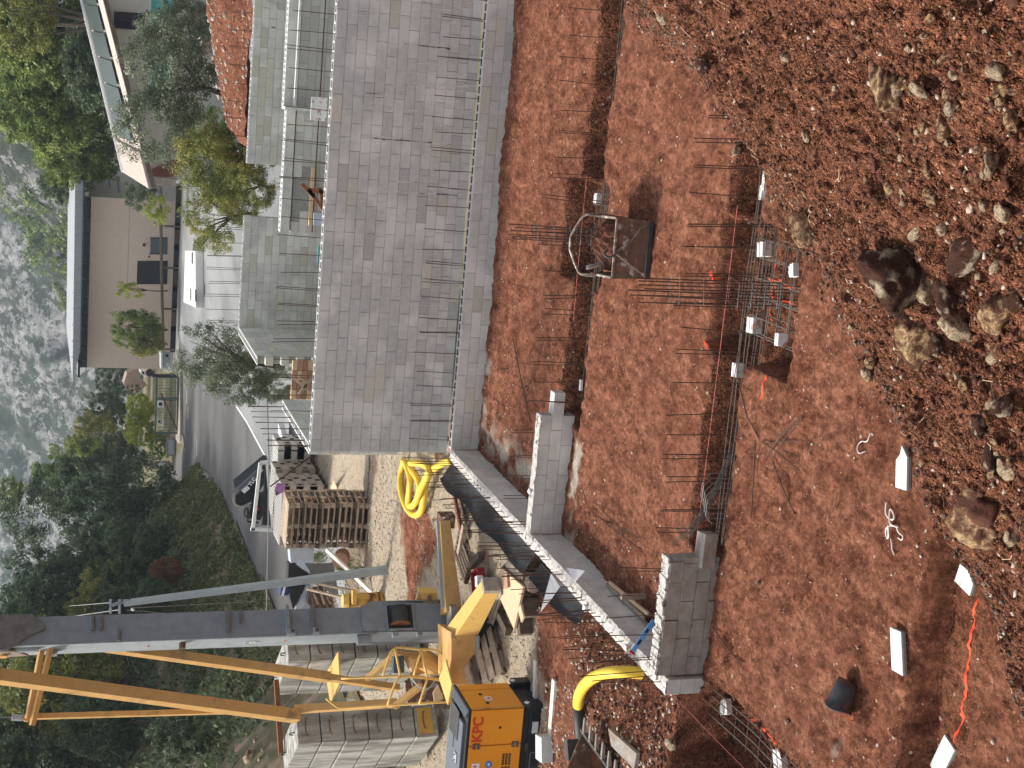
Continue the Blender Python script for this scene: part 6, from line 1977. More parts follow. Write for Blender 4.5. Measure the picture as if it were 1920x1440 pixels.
az = np.radians(np.linspace(-36, 12, 420)); rr = 118 * (1500 / 118) ** np.linspace(0, 1, 380)
A_, R_ = np.meshgrid(az, rr)
X, Y, Z = G(A_, R_)
idx = np.arange(X.size).reshape(X.shape)
F = np.stack([idx[:-1, :-1], idx[:-1, 1:], idx[1:, 1:], idx[1:, :-1]], -1).reshape(-1, 4)
me = smooth(np_mesh('mountain', np.stack([X.ravel(), Y.ravel(), Z.ravel()], -1), F))
m = bpy.data.materials.new('rocky_mountain'); m.use_nodes = True
nt_ = m.node_tree; L = nt_.links.new; b_ = nt_.nodes['Principled BSDF']; b_.inputs['Roughness'].default_value = 1
ge = N(nt_, 'ShaderNodeNewGeometry')


def _n(s, d=8, st=None, r=.65):
    n = N(nt_, 'ShaderNodeTexNoise'); n.inputs['Scale'].default_value = s; n.inputs['Detail'].default_value = d; n.inputs['Roughness'].default_value = r
    mp = N(nt_, 'ShaderNodeMapping'); mp.inputs['Scale'].default_value = st or (1, 1, 1)
    L(ge.outputs['Position'], mp.inputs[0]); L(mp.outputs[0], n.inputs['Vector']); return n.outputs[0]


def _r(src, p0, c0, p1, c1):
    r = N(nt_, 'ShaderNodeValToRGB'); e = r.color_ramp.elements
    e[0].position = p0; e[0].color = (*c0, 1); e[1].position = p1; e[1].color = (*c1, 1); L(src, r.inputs[0]); return r.outputs[0]


rockc = _r(_n(.3, 10, (1, .3, 1.6), .8), .4, (.16, .155, .15), .58, (.6, .58, .55))
veg = _r(_n(.4, 10, (1, .4, 1), .8), .35, (.02, .035, .02), .65, (.085, .11, .045))
av = N(nt_, 'ShaderNodeMath', operation='MULTIPLY_ADD'); av.inputs[1].default_value = .3
L(_n(.06, 8, (1, .38, 1), .6), av.inputs[0])
a2 = N(nt_, 'ShaderNodeMath', operation='MULTIPLY'); a2.inputs[1].default_value = .7; L(_n(.3, 10, (1, .38, 1), .75), a2.inputs[0]); L(a2.outputs[0], av.inputs[2])
fac = _r(av.outputs[0], .485, (0, 0, 0), .515, (1, 1, 1))
sz = N(nt_, 'ShaderNodeSeparateXYZ'); L(ge.outputs['Position'], sz.inputs[0])
lo = N(nt_, 'ShaderNodeMapRange'); lo.inputs[1].default_value = -5; lo.inputs[2].default_value = -30; L(sz.outputs[2], lo.inputs[0])
fm = N(nt_, 'ShaderNodeMath', operation='MAXIMUM'); L(fac, fm.inputs[0]); L(lo.outputs[0], fm.inputs[1]); fac = fm.outputs[0]
mx = N(nt_, 'ShaderNodeMix', data_type='RGBA'); L(fac, mx.inputs[0]); L(rockc, mx.inputs[6]); L(veg, mx.inputs[7])
# larger wooded sheets low on the far slope
fac2 = _r(_n(.02, 8, (1, .4, 1)), .55, (0, 0, 0), .6, (1, 1, 1))
mx2 = N(nt_, 'ShaderNodeMix', data_type='RGBA'); L(fac2, mx2.inputs[0]); L(mx.outputs[2], mx2.inputs[6]); L(veg, mx2.inputs[7])
L(mx2.outputs[2], b_.inputs['Base Color'])
bp = N(nt_, 'ShaderNodeBump'); bp.inputs['Strength'].default_value = 1; bp.inputs['Distance'].default_value = 4
L(_n(.35, 10, (1, .4, 1.6), .85), bp.inputs['Height']); L(bp.outputs[0], b_.inputs['Normal'])
me.materials.append(m)
o = bpy.data.objects.new('mountain', me); COL.objects.link(o); o['kind'] = 'structure'

# ---- crowns: unit foliage masses shared between trees
def crown(nclump, nleaf, leaf, seed, gap=.0, flat=1., spread=.26, droop=0):
    r = np.random.default_rng(seed)
    d = r.normal(size=(nclump, 3)); d /= np.linalg.norm(d, axis=1)[:, None]
    rad = r.uniform(.35, .98, nclump) ** .6
    c = d * rad[:, None]; c[:, 2] *= flat
    c = c * (1 + .18 * fbm(d[:, 0] * 2 + 5, d[:, 1] * 2 + d[:, 2], seed, 2))[:, None]
    cs = spread * r.uniform(.6, 1.25, nclump)
    n = nclump * nleaf
    ci = np.repeat(np.arange(nclump), nleaf)
    q = r.normal(size=(n, 3)); q /= np.linalg.norm(q, axis=1)[:, None]; q *= (r.random(n) ** .45)[:, None]
    P_ = c[ci] + q * cs[ci][:, None]
    u = r.normal(size=(n, 3)); u /= np.linalg.norm(u, axis=1)[:, None]
    nrm = q * 1.0 + r.normal(size=(n, 3)) * .5 + np.array([0, 0, .4]); nrm /= np.linalg.norm(nrm, axis=1)[:, None]
    u = u - nrm * (u * nrm).sum(1)[:, None]; u /= np.linalg.norm(u, axis=1)[:, None]
    v = np.cross(nrm, u)
    s = leaf * r.uniform(.6, 1.3, n)[:, None]
    V = np.stack([P_ - u * s, P_ - v * s * .45, P_ + u * s, P_ + v * s * .45], 1).reshape(-1, 3)
    return V, np.arange(n * 4).reshape(-1, 4)


CR = {}
for key, spec in dict(fineA=(150, 95, .042, 1), fineB=(170, 85, .042, 2), fineC=(130, 105, .042, 3),
                      midA=(50, 90, .05, 4), midB=(44, 100, .05, 5), small=(26, 60, .085, 6),
                      sparseA=(120, 120, .030, 7), sparseB=(105, 110, .032, 8)).items():
    n_, l_, s_, sd_ = spec
    CR[key] = crown(n_, l_, s_, sd_, spread=.2 if 'sparse' in key else (.165 if 'fine' in key else .25))
CM = {}


def crown_me(key, mt):
    if (key, mt) not in CM:
        me = np_mesh('crown', *CR[key]); me.materials.append(M[mt]); CM[(key, mt)] = me
    return CM[(key, mt)]


def limbs(mb, base, c, rad, rnd, n=6, r0=.12):
    mid = base.lerp(c, .55)
    mb.tube([base, base.lerp(mid, .5) + Vector((rnd.uniform(-.1, .1), rnd.uniform(-.1, .1), 0)) * rad[0], mid], [r0, r0 * .8, r0 * .6], 7)
    for k in range(n):
        a = rnd.uniform(0, 6.28); e = c + Vector((math.cos(a) * rad[0] * .75, math.sin(a) * rad[0] * .75, rnd.uniform(-.3, .7) * rad[2]))
        mb.tube([mid, mid.lerp(e, .5) + Vector((0, 0, rad[2] * .12)), e], [r0 * .5, r0 * .3, r0 * .08], 5)


def tree(name, label, px, rpx, Yp, zbase, key, mt, group=None, trunk=True, base_px=None, r0=.14, depth=1., seed=0, cat='tree'):
    c = onY(px[0], px[1], Yp)
    k = (c - Vector((0, 0, CAMZ))).length / F_PX
    rv, rh = rpx[0] * k, rpx[1] * k                      # vertical / horizontal radius in metres
    rnd = random.Random(seed + int(px[0] * 7 + px[1]))
    if base_px: b = onY(base_px[0], base_px[1], Yp)
    else: b = Vector((c.x + rnd.uniform(-.1, .1) * rh, c.y, zbase))
    t = thing(name, label, cat, b, 0, group)
    if trunk:
        mb = MB(); limbs(mb, b - Vector((0, 0, .2)), c, (rh, rh, rv), rnd, 7, r0)
        part('trunk', mb, M['bark'], t, fix=False, sm_=True)
    o = inst('crown', crown_me(key, mt), t, c - b, (0, 0, rnd.uniform(0, 6.28)), (rh, rh * depth, rv))
    return t


# wooded slope: one tree each, the kinds mixed
rnd = random.Random(77)
kinds = [('leaf_dark', 'dark evergreen oak in the dense wood on the slope above the road'),
         ('leaf_mid', 'yellowish green broadleaf tree among the evergreens of the wooded slope'),
         ('leaf_autumn', 'autumn-tinted tree among the evergreens of the wooded slope'),
         ('leaf_rust', 'rust-brown bush among the evergreens of the wooded slope')]
placed = []
for _ in range(4000):
    if len(placed) >= 165: break
    r = rnd.uniform(44, 118); a = math.radians(rnd.uniform(-29.5, -15.0))
    x, y = r * math.sin(a), r * math.cos(a)
    d = kerb_x(y) - x
    if d < 2.6: continue
    if any((x - p[0]) ** 2 + (y - p[1]) ** 2 < (2.2 if r < 75 else 3.0) ** 2 for p in placed): continue
    placed.append((x, y))
    z = float(HH(np.array([x]), np.array([y]))[0])
    deg = math.degrees(a)
    near_rock = deg < -24 and d < 9
    if near_rock and rnd.random() < .75: continue
    q = rnd.random()
    k = 0
    if deg < -22.5 and r > 50: k = 0 if q < .38 else (1 if q < .85 else 2)
    elif -22.5 <= deg < -20.5: k = 0 if q < .7 else (2 if q < .85 else 3)
    else: k = 0 if q < .93 else 1
    rh = rnd.uniform(1.6, 2.9) * (1 if d > 6 else .5); rv = rh * rnd.uniform(.85, 1.25)
    if k == 3: rh *= .6; rv *= .6
    h = rv * .95 + rnd.uniform(.1, .8)
    t = thing('oak_tree' if k == 0 else ('broadleaf_tree' if k < 3 else 'bush'), kinds[k][1], 'tree' if k < 3 else 'bush', (x, y, z), 0, ('dark evergreens on the slope', 'yellowish broadleaf trees on the slope', 'autumn trees on the slope', 'rusty bushes on the slope')[k])
    if r < 80:
        mb = MB(); mb.tube([(x, y, z - .4), (x, y, z + h * .7)], [.13, .06], 6); part('trunk', mb, M['bark'], t, fix=False)
    inst('crown', crown_me(rnd.choice(['fineA', 'fineB', 'fineC'] if r < 85 else ['midA', 'midB', 'fineA']), kinds[k][0]), t, (0, 0, h), (0, 0, rnd.uniform(0, 6.28)), (rh, rh, rv))

# undergrowth
def blobs(name, label, pts, mt, leaf=.09, n=26, rad=.5, cat='undergrowth'):
    r = np.random.default_rng(5); pts = np.array(pts); m_ = len(pts)
    c = np.repeat(pts, n, 0); q = r.normal(size=(len(c), 3)); q /= np.linalg.norm(q, axis=1)[:, None]; q *= (r.random(len(c)) ** .5)[:, None]
    rs = np.repeat(rad * r.uniform(.5, 1.4, m_), n)[:, None]
    P_ = c + q * rs * np.array([1, 1, .8])
    u = r.normal(size=P_.shape); u /= np.linalg.norm(u, axis=1)[:, None]; v = np.cross(u, r.normal(size=P_.shape)); v /= np.linalg.norm(v, axis=1)[:, None]
    s = leaf * r.uniform(.6, 1.4, len(c))[:, None]
    V = np.stack([P_ - u * s, P_ - v * s * .5, P_ + u * s, P_ + v * s * .5], 1).reshape(-1, 3)
    me = np_mesh(name, V, np.arange(len(V)).reshape(-1, 4)); me.materials.append(M[mt])
    o = bpy.data.objects.new(name, me); COL.objects.link(o); tag(o, label, cat, kind='stuff'); return o


pts = []
for _ in range(9000):
    r = rnd.uniform(42, 110); a = math.radians(rnd.uniform(-30, -14.5)); x, y = r * math.sin(a), r * math.cos(a); d = kerb_x(y) - x
    if d < 2.2: continue
    if rnd.random() > (.22 if d < 5 else .55): continue
    pts.append((x, y, float(HH(np.array([x]), np.array([y]))[0]) + .15))
blobs('undergrowth', 'dark scrub covering the ground between the trees of the slope', pts[:3400], 'leaf_dark', .11, 22, .62)
pts = []
for _ in range(5200):
    y = rnd.uniform(40, 84); x = float(kerb_x(y)) - rnd.uniform(.25, 4.5) ** 1.0
    pts.append((x, y, float(HH(np.array([x]), np.array([y]))[0]) + .03))
blobs('verge_grass', 'rough grass and weeds on the bank beside the road', pts, 'grass', .07, 12, .22, 'grass')
# pale outcrops on the slope
n_ = 0
for px_, w_ in (((432, 1372), 15), ((436, 1392), 10), ((470, 1420), 30), ((430, 1400), 8), ((405, 1035), 8), ((398, 1068), 8), ((480, 1390), 12), ((455, 1352), 9), ((490, 1425), 12), ((495, 1405), 10), ((418, 1100), 7), ((463, 1375), 8)):
    d = ray(*px_).normalized(); t_ = np.arange(30, 120, .1); X_ = d.x * t_; Y_ = d.y * t_; Zg = HH(X_, Y_); kk = np.argmax((CAMZ + d.z * t_ < Zg) & (kerb_x(Y_) - X_ > 0))
    if kk == 0: continue
    p = Vector((X_[kk], Y_[kk], Zg[kk])); rr_ = w_ / F_PX * t_[kk] / 2
    me = rock_mesh(200 + n_, sub=2); me.materials.append(M['rock_w']); o = bpy.data.objects.new('outcrop', me); COL.objects.link(o)
    o.location = p; o.scale = (rr_, rr_, rr_ * .8)
    tag(o, ['long white outcrop high on the grassy slope', 'small white outcrop under the long one', 'largest pale boulder at the left edge of the slope', 'white stone left of the long outcrop', 'stone in the bank above the road bend', 'second stone in the bank above the road', 'grey boulder above the largest pale one', 'small grey outcrop in the scrub', 'mossy boulder at the very left edge', 'grey boulder beside the mossy one', 'small stone low in the road bank', 'flat grey stone in the grass below the outcrops'][n_], 'rock'); n_ += 1

# ---- beige flat-roofed building
Yb = 95.0
A_ = onY(305, 692, Yb); B_ = onY(315, 377, Yb)
zb0 = .25; zt0 = onY(163, 692, Yb).z
C_ = B_ + Vector((1.1, 7.0, 0))
t = thing('building', 'beige flat-roofed building with dark garage door and steel roof frame', 'building', (A_.x, Yb, zb0))
wv = Vector((B_.x - A_.x, 0, 0)); W_ = wv.length
Ax = A_.x


def PB(a, z, dy=0): return Vector((Ax + a, Yb + dy, z))


part('wall', MB().prism([PB(0, zb0), PB(W_, zb0), PB(W_, zt0), PB(0, zt0)], (0, 9, 0)), M['stucco'], t)
part('side_wall', MB().prism([PB(W_, zb0, .0), PB(W_, zt0 + .1, .0), (B_.x + 2.2, Yb + 9, zt0 + .1), (B_.x + 2.2, Yb + 9, zb0)], (-.3, .3, 0)), M['stucco2'], t)
for z_, y0, y1 in ((4.55, 2.0, 5.0), (4.0, 1.0, 3.3)):
    part('slot', MB().beam((B_.x + 2.2 * y0 / 9 + .02, Yb + y0, z_), (B_.x + 2.2 * y1 / 9 + .02, Yb + y1, z_), .05, .12), M['glass'], t)


def brect(nm, x0, x1, y0, y1, m, dy=-.03, th=.06, par=None):
    a, b, c_, d = onY(x1, y1, Yb + dy), onY(x1, y0, Yb + dy), onY(x0, y0, Yb + dy), onY(x0, y1, Yb + dy)
    a.z = b.z = max((a.z + b.z) / 2, .3); c_.z = d.z = (c_.z + d.z) / 2
    return part(nm, MB().prism([a, b, c_, d], (0, th, 0)), M[m], par or t)


door = brect('garage_door', 257, 314, 489, 533, 'dark_door')
brect('window', 282, 314, 446, 476, 'grey_door')
brect('window_frame', 280.5, 314, 445, 447, 'metal_d'); brect('window_frame', 280.5, 314, 475, 477, 'metal_d')
brect('wall_lamp', 268, 273, 457, 462, 'dark_door', -.2, .2); brect('wall_box', 259, 263, 441, 446, 'white_p', -.15, .15); brect('wall_lamp', 278, 281, 480, 483, 'dark_door', -.1, .1)
brect('wall_joint', 240.5, 241.3, 380, 560, 'kerb', -.006, .01)
zr0 = onY(150, 500, Yb - 1).z; zr1 = onY(133, 500, Yb - 1).z
part('parapet_frame', MB().prism([PB(0, zt0), PB(W_, zt0 + .1), PB(W_, zt0 + .55), PB(0, zt0 + .45)], (0, .1, 0)), M['metal_d'], t)
ra = onY(136, 718, Yb - 1.5); rb = onY(141, 338, Yb - 1.5)
th_ = .48
roof = part('roof', MB().prism([ra + Vector((0, 0, -.0)), Vector((ra.x + 2.2, ra.y, ra.z - th_ * .9)), Vector((rb.x, rb.y, rb.z - th_)), rb], (1.5, 11, .35)), M['metal_roof'], t)
part('roof_edge', MB().beam(ra + Vector((2.0, -.05, -th_ * .95)), rb + Vector((0, -.05, -th_ - .05)), .1, .1), M['metal_d'], t)
for k in range(11):
    x_ = .4 + k * (W_ - .6) / 10
    part('roof_bracket', MB().beam(PB(x_, zt0 + .05, -.05), PB(x_ + .5, zt0 + .95, -.9), .09, .12), M['metal_d'], t)
    part('roof_post', MB().box(PB(x_, zt0 + .5, .2), (.1, .1, .9)), M['metal_d'], t)
part('roof_beam', MB().beam(PB(-.6, zt0 + .5, -.2), PB(W_, zt0 + .6, -.2), .12, .14), M['metal_d'], t)
part('dark_box', MB().box(onY(234, 344, Yb + 4), (.6, .6, .45)), M['black'], t)
# grey sheds and light roof behind between the two houses
t2 = thing('shed', 'grey metal shed behind the beige building with a pale blue roof edge', 'shed', onY(240, 320, 112))
part('wall', MB().prism([onY(205, 318, 112), onY(245, 318, 112), onY(245, 345, 112), onY(205, 345, 112)], (0, 3, 0)), M['metal_roof'], t2)
part('roof_light', MB().prism([onY(185, 318, 111), onY(202, 316, 111), onY(200, 345, 111), onY(184, 345, 111)], (0, 2, 0)), M['cloth_b'], t2)

# ---- second house with tiled roof slope and dark panels
h = thing('house', 'pale house with a long sloping roof of dark panels edged with tiles', 'house', onY(320, 200, 70))
eL, eR = onY(283, 352, 66), onY(185, -30, 70); rL, rR = onY(235, 322, 73), onY(150, -30, 78)
dn = Vector((0, .1, -.14))
part('roof', MB().add([eL, eR, rR, rL, eL + dn, eR + dn, rR + dn, rL + dn], [(0, 1, 2, 3), (7, 6, 5, 4), (0, 4, 5, 1), (2, 6, 7, 3), (3, 7, 4, 0)]), M['tile'], h, fix=False)
for k in range(34):
    f = k / 33 * .16
    a, b = eL.lerp(eR, f), rL.lerp(rR, f)
    part('tile_row', MB().tube([a + Vector((0, -.02, .05)), b + Vector((0, 0, .05))], .07, 6), M['tile'], h, fix=False)
for k in range(6):
    f0, f1 = .2 + k * .138, .2 + (k + 1) * .138 - .006
    u = Vector((0, -.05, .09))
    a, b, c_, d = eL.lerp(eR, f0), eL.lerp(eR, f1), rL.lerp(rR, f1), rL.lerp(rR, f0)
    part('roof_panel', MB().quad(a.lerp(d, .25) + u, b.lerp(c_, .25) + u, b.lerp(c_, .92) + u, a.lerp(d, .92) + u), M['panel'], h, fix=False)
part('ridge_gutter', MB().tube([rL + Vector((0, 0, .1)), rR + Vector((0, 0, .12))], .1, 6), M['white_p'], h)
part('eave_board', MB().beam(eL + Vector((0, -.05, -.12)), eR + Vector((0, -.05, -.12)), .08, .2), M['wood_d'], h)
wl, wr = onY(286, 336, 70), onY(200, -30, 72)
part('wall', MB().add([(wl.x, 70, .2), (wr.x, 72, .2), (wr.x, 72, eR.z - .3), (wl.x, 70, eL.z - .15), (wl.x, 78, .2), (wl.x, 78, eL.z)], [(0, 1, 2, 3), (0, 3, 5, 4)]), M['stucco2'], h, fix=False)
f_ = Vector((0, -.2, 0))
part('window', MB().prism([onY(272, 25, 71.5), onY(270, 57, 71.5), onY(213, 52, 71.5), onY(214, 21, 71.5)], (0, .1, 0)), M['glass'], h)
part('window_mullion', MB().beam(onY(271, 40, 71.4), onY(214, 37, 71.4), .04, .04), M['dark_door'], h)
part('terracotta_base', MB().prism([onY(284, 318, 69.8), onY(318, 300, 69.8), onY(345, 300, 69.8), onY(331, 331, 69.8), onY(286, 334, 69.8)], (0, .1, 0)), M['terracotta'], h)
t = thing('sheet_fence', 'teal corrugated sheet fence in front of the pale house', 'fence', onY(330, 100, 66))
for k in range(10):
    y0 = -20 + k * 20
    part('sheet', MB().prism([onY(284, y0, 66), onY(284, y0 + 19.5, 66), onY(326, y0 + 19.5, 66), onY(326, y0, 66)], (0, .05, 0)), M['teal'], t)
part('rail', MB().beam(onY(284, -20, 65.9), onY(284, 180, 65.9), .08, .08), M['teal'], t)
t = thing('gate_pillar', 'grey stone pillar with a white round lamp at the end of the timber rail', 'pillar', onZ(330, 340, .3))
part('pillar', MB().prism([onY(286, 332, 69), onY(334, 336, 69), onY(334, 349, 69), onY(286, 349, 69)], (0, .6, 0)), M['kerb'], t)
part('lamp', MB().cyl(onY(333, 341, 68.9), onY(333, 341, 68.7), .09, 12), M['white_p'], t)
# driveway wall and ramp at the right edge
t = thing('garden_wall', 'low mossy garden wall curving down beside the ramp at the right', 'wall', onZ(400, 60, 1.5))
pts_ = [(378, 28), (384, 60), (396, 110), (408, 150), (424, 180)]
for a, b in zip(pts_[:-1], pts_[1:]):
    part('wall_run', MB().beam(onY(*a, 55), onY(*b, 52), .35, .5), M['kerb'], t)
    part('rail', MB().beam(onY(a[0] + 11, a[1], 54), onY(b[0] + 10, b[1], 51), .12, .12), M['grey_lt'], t)
o = part('ramp', MB().quad(onY(402, 40, 52), onY(436, 60, 43), onY(444, 190, 43), onY(424, 160, 47), onY(412, 110, 50)), M['gravel_y'], None, fix=False); o['kind'] = 'structure'

# timber rail, fence bits in front of the building
t = thing('timber_fence', 'long horizontal timber rail on posts along the back of the gravel yard', 'fence', onZ(305, 500, .3))
a, b = onY(301, 344, 93), onY(306, 655, 93)
part('rail', MB().tube([a, a.lerp(b, .5) + Vector((0, 0, .03)), b], .1, 7), M['wall_rail'], t)
for k in range(5):
    p = a.lerp(b, k / 4); part('post', MB().cyl((p.x, p.y, .25), (p.x, p.y, p.z), .07, 6), M['wall_rail'], t)
for k in range(8):
    p, q = a.lerp(b, k / 8), a.lerp(b, (k + 1) / 8)
    part('shade_and_bush_panel', MB().prism([(p.x + .2, p.y + .1, .3), (q.x - .2, q.y + .1, .3), (q.x - .2, q.y + .1, .62), (p.x + .2, p.y + .1, .62)], (0, .04, 0)), M['dark_door'] if k % 2 else M['wood_d'], t)  # dark strip standing for the shadow and bushes below the rail
# letterbox pillar by the gate
t = thing('gate_post_box', 'white and grey pillar with a round opening beside the sliding gate', 'pillar', onZ(316, 670, .3))
part('body', MB().prism([onY(306, 662, 90), onY(320, 662, 90), onY(320, 690, 90), onY(306, 690, 90)], (0, .5, 0)), M['grey_lt'], t)
part('cap', MB().prism([onY(301, 662, 89.8), onY(305, 662, 89.8), onY(305, 692, 89.8), onY(301, 692, 89.8)], (0, .8, 0)), M['white_p'], t)
part('opening', MB().cyl(onY(313, 667, 89.7), onY(313, 667, 89.9), .1, 12), M['cell'], t)
part('pipework', MB().tube([onY(316, 690, 89.5), onY(322, 692, 89.5), onY(326, 690, 89.5), onY(320, 695, 89.5), onY(312, 694, 89.5), onY(306, 696, 89.5)], .1, 6), M['white_p'], t)
# sliding gate
Yg = 87.0
t = thing('sliding_gate', 'long green-grey barred sliding gate with two white signs and a diagonal brace', 'gate', onZ(335, 760, .3))
gl, gr = 813, 706
for x_ in (293.5, 334):
    part('rail', MB().beam(onY(x_, gr, Yg), onY(x_ - (2.5 if x_ < 300 else 1.5), gl, Yg), .1, .12), M['green_f'], t)
for y_ in (gr, 748, gl - 1):
    part('stile', MB().beam(onY(293, y_, Yg), onY(334, y_, Yg), .12, .12), M['green_f'], t)
for k in range(38):
    y_ = gr + (gl - gr) * k / 38
    part('bar', MB().beam(onY(293.5, y_, Yg + .03), onY(334, y_, Yg + .03), .035, .035), M['green_f'], t)
part('brace', MB().beam(onY(302, 738, Yg - .05), onY(333, 808, Yg - .05), .1, .1), M['wood_d'], t)
part('motor_bar', MB().beam(onY(285, 704, Yg), onY(334, 704, Yg), .16, .16), M['dark_door'], t)
sg = part('sign', MB().prism([onY(295, 751, Yg - .1), onY(307, 751, Yg - .1), onY(307, 764, Yg - .1), onY(295, 764, Yg - .1)], (0, .02, 0)), M['white_p'], t)
part('sign_disc', MB().cyl(onY(301, 757.5, Yg - .12), onY(301, 757.5, Yg - .14), .12, 14), M['text_k'], t)
sg = part('sign', MB().prism([onY(295.5, 785, Yg - .1), onY(305, 785, Yg - .1), onY(305, 797.5, Yg - .1), onY(295.5, 797.5, Yg - .1)], (0, .02, 0)), M['white_p'], t)
part('sign_mark', MB().box(onY(298.5, 790.5, Yg - .13), (.2, .01, .1)).box(onY(302.5, 793, Yg - .13), (.12, .01, .06)).box(onY(302.5, 788, Yg - .13), (.1, .01, .06)), M['text_k'], t)
t = thing('concrete_pavement', 'narrow concrete step with a curved end under the sliding gate', 'step', onZ(340, 760, .3))
part('step', MB().prism([onZ(336, 703, .32), onZ(342, 703, .32), onZ(343, 826, .32), onZ(339, 832, .32), onZ(334, 822, .32)], (0, 0, .16)), M['kerb'], t)
t = thing('glass_case', 'low framed notice case with bluish glass right of the road bend', 'case', onZ(322, 840, .3))
part('frame', MB().prism([onY(312, 822, 90), onY(328, 822, 90), onY(328, 855, 90), onY(312, 855, 90)], (0, .3, 0)), M['kerb'], t)
part('pane', MB().prism([onY(316, 825, 89.9), onY(327, 825, 89.9), onY(327, 852, 89.9), onY(316, 852, 89.9)], (0, .05, 0)), M['cloth_b'], t)
t = thing('stone_pillar', 'stone gate pillar with a white plate at the foot of the wood', 'pillar', onZ(320, 875, .3))
part('pillar', MB().prism([onY(283, 868, 91), onY(320, 868, 91), onY(320, 879, 91), onY(283, 879, 91)], (0, .5, 0)), M['kerb'], t)
part('plate', MB().prism([onY(297, 869, 90.9), onY(318, 869, 90.9), onY(318, 874, 90.9), onY(297, 874, 90.9)], (0, .05, 0)), M['white_p'], t)
part('gate_leaf', MB().beam(onY(296, 888, 91), onY(318, 890, 91), .08, .1), M['dark_door'], t)
t = thing('white_van', 'white van front just visible past the corner of the beige building', 'van', onZ(300, 700, .3))
part('body', MB().prism([onY(262, 694, 105), onY(280, 694, 105), onY(280, 705, 105), onY(272, 706, 105), onY(264, 700, 105)], (-.2, 1.5, 0)), M['white_p'], t, bev=.05)
part('windscreen', MB().prism([onY(265, 697, 104.9), onY(270, 697, 104.9), onY(271, 703, 104.9), onY(266, 701, 104.9)], (0, .05, 0)), M['glass'], t)
part('wheel', MB().cyl(onY(281, 699, 104.8), onY(281, 699, 105.1), .3, 12), M['text_k'], t)
# utility pole in the trees
o = part('concrete_pole', MB().beam(onY(84, 876, 100), onY(190, 872, 100), .28, .22), M['kerb']); tag(o, 'grey concrete pole rising from the trees against the mountain', 'pole')
o = part('concrete_pole_arm', MB().beam(onY(78, 868, 100), onY(80, 880, 100), .1, .1), M['grey_lt'], o)
# stony path patches beyond the gate
for k, (poly, z_) in enumerate((([(238, 700), (258, 690), (262, 708), (276, 722), (256, 738), (240, 735), (232, 720)], .3), ([(236, 800), (248, 800), (252, 838), (240, 850), (229, 838)], .3))):
    a = [onY(p[0], p[1], 112 + k) for p in poly]
    o = part('path', MB().prism(a, (0, 1, .1)), M['path']); o['kind'] = 'structure'
# white low object in the yard
t = thing('concrete_box', 'long low white concrete box with dark slots lying in the gravel yard', 'concrete box', onZ(370, 520, .3))
q = [onZ(380, 470, .45), onZ(380.5, 578, .45), onZ(357, 566, .75), onZ(359, 470, .75)]
part('box', MB().prism([onZ(381, 471, .3), onZ(382, 577, .3), onZ(358, 567, .3), onZ(361, 471, .3)], (0, 0, .42)), M['white_p'], t)
for (y0, y1) in ((543, 566),):
    part('slot', MB().prism([onZ(368.5, y0, .73), onZ(368.5, y1, .73), onZ(366, y1 - 1, .73), onZ(366, y0, .73)], (0, 0, .012)), M['cell'], t)
part('slot', MB().prism([onZ(358.5, 541, .73), onZ(358.5, 564, .73), onZ(357, 563, .73), onZ(357, 541, .73)], (0, 0, .012)), M['cell'], t)
part('slot', MB().prism([onZ(361.5, 473, .73), onZ(361.5, 495, .73), onZ(359.5, 494, .73), onZ(359.5, 473, .73)], (0, 0, .012)), M['cell'], t)

# ---- red earth heap behind the far wall
xs = np.linspace(-3.3, 4.5, 90); ys = np.linspace(38.15, 43.5, 60); X, Y = np.meshgrid(xs, ys)
Z = 3.25 + .75 * sm(38.3, 40.5, Y) * sm(-3.2, 1.2, X) + .14 * fbm(X * 2, Y * 2, 15, 4) - 2.5 * (1 - sm(-3.4, -2.2, X + .4 * fbm(Y, Y * 0, 4, 2))) - 1.2 * sm(41.5, 43.5, Y)
idx = np.arange(X.size).reshape(X.shape)
F = np.stack([idx[:-1, :-1], idx[:-1, 1:], idx[1:, 1:], idx[1:, :-1]], -1).reshape(-1, 4)
me = smooth(np_mesh('earth_heap', np.stack([X.ravel(), Y.ravel(), Z.ravel()], -1), F)); me.materials.append(M['ground'])
ca = me.color_attributes.new('soil', 'FLOAT_COLOR', 'POINT'); ca.data.foreach_set('color', np.tile(np.array([0, .35, 0, 1], np.float32), X.size))
o = bpy.data.objects.new('earth_heap', me); COL.objects.link(o); o['kind'] = 'structure'
zf_ = lambda x, y: 3.25 + .75 * sm(38.3, 40.5, y) * sm(-3.2, 1.2, x) + .14 * fbm(x * 2, y * 2, 15, 4) - 1.2 * sm(41.5, 43.5, y)
P = np.stack([-2.2 + 4.5 * RNG.random(380), 38.3 + 4 * RNG.random(380)], -1)
scatter('heap_stones', P, .02 + .05 * RNG.random(380) ** 3, M['pebble'], label='pale stones in the red earth heap behind the far wall', cat='stones', zf=zf_)
for k, (p, w_, lab) in enumerate((((427, 27), 20, 'large cream stone on the red earth heap behind the far wall'), ((442, 92), 12, 'pinkish stone at the edge of the red earth heap'), ((455, 198), 9, 'tan stone where the red heap meets the olive tree'))):
    c_ = onY(p[0], p[1], 39.6); me = rock_mesh(300 + k, sub=2); me.materials.append(M['rock_w']); o = bpy.data.objects.new('rock', me); COL.objects.link(o)
    r_ = w_ / F_PX * 40 / 2; o.location = c_; o.scale = (r_ * 1.2, r_, r_); tag(o, lab, 'rock')

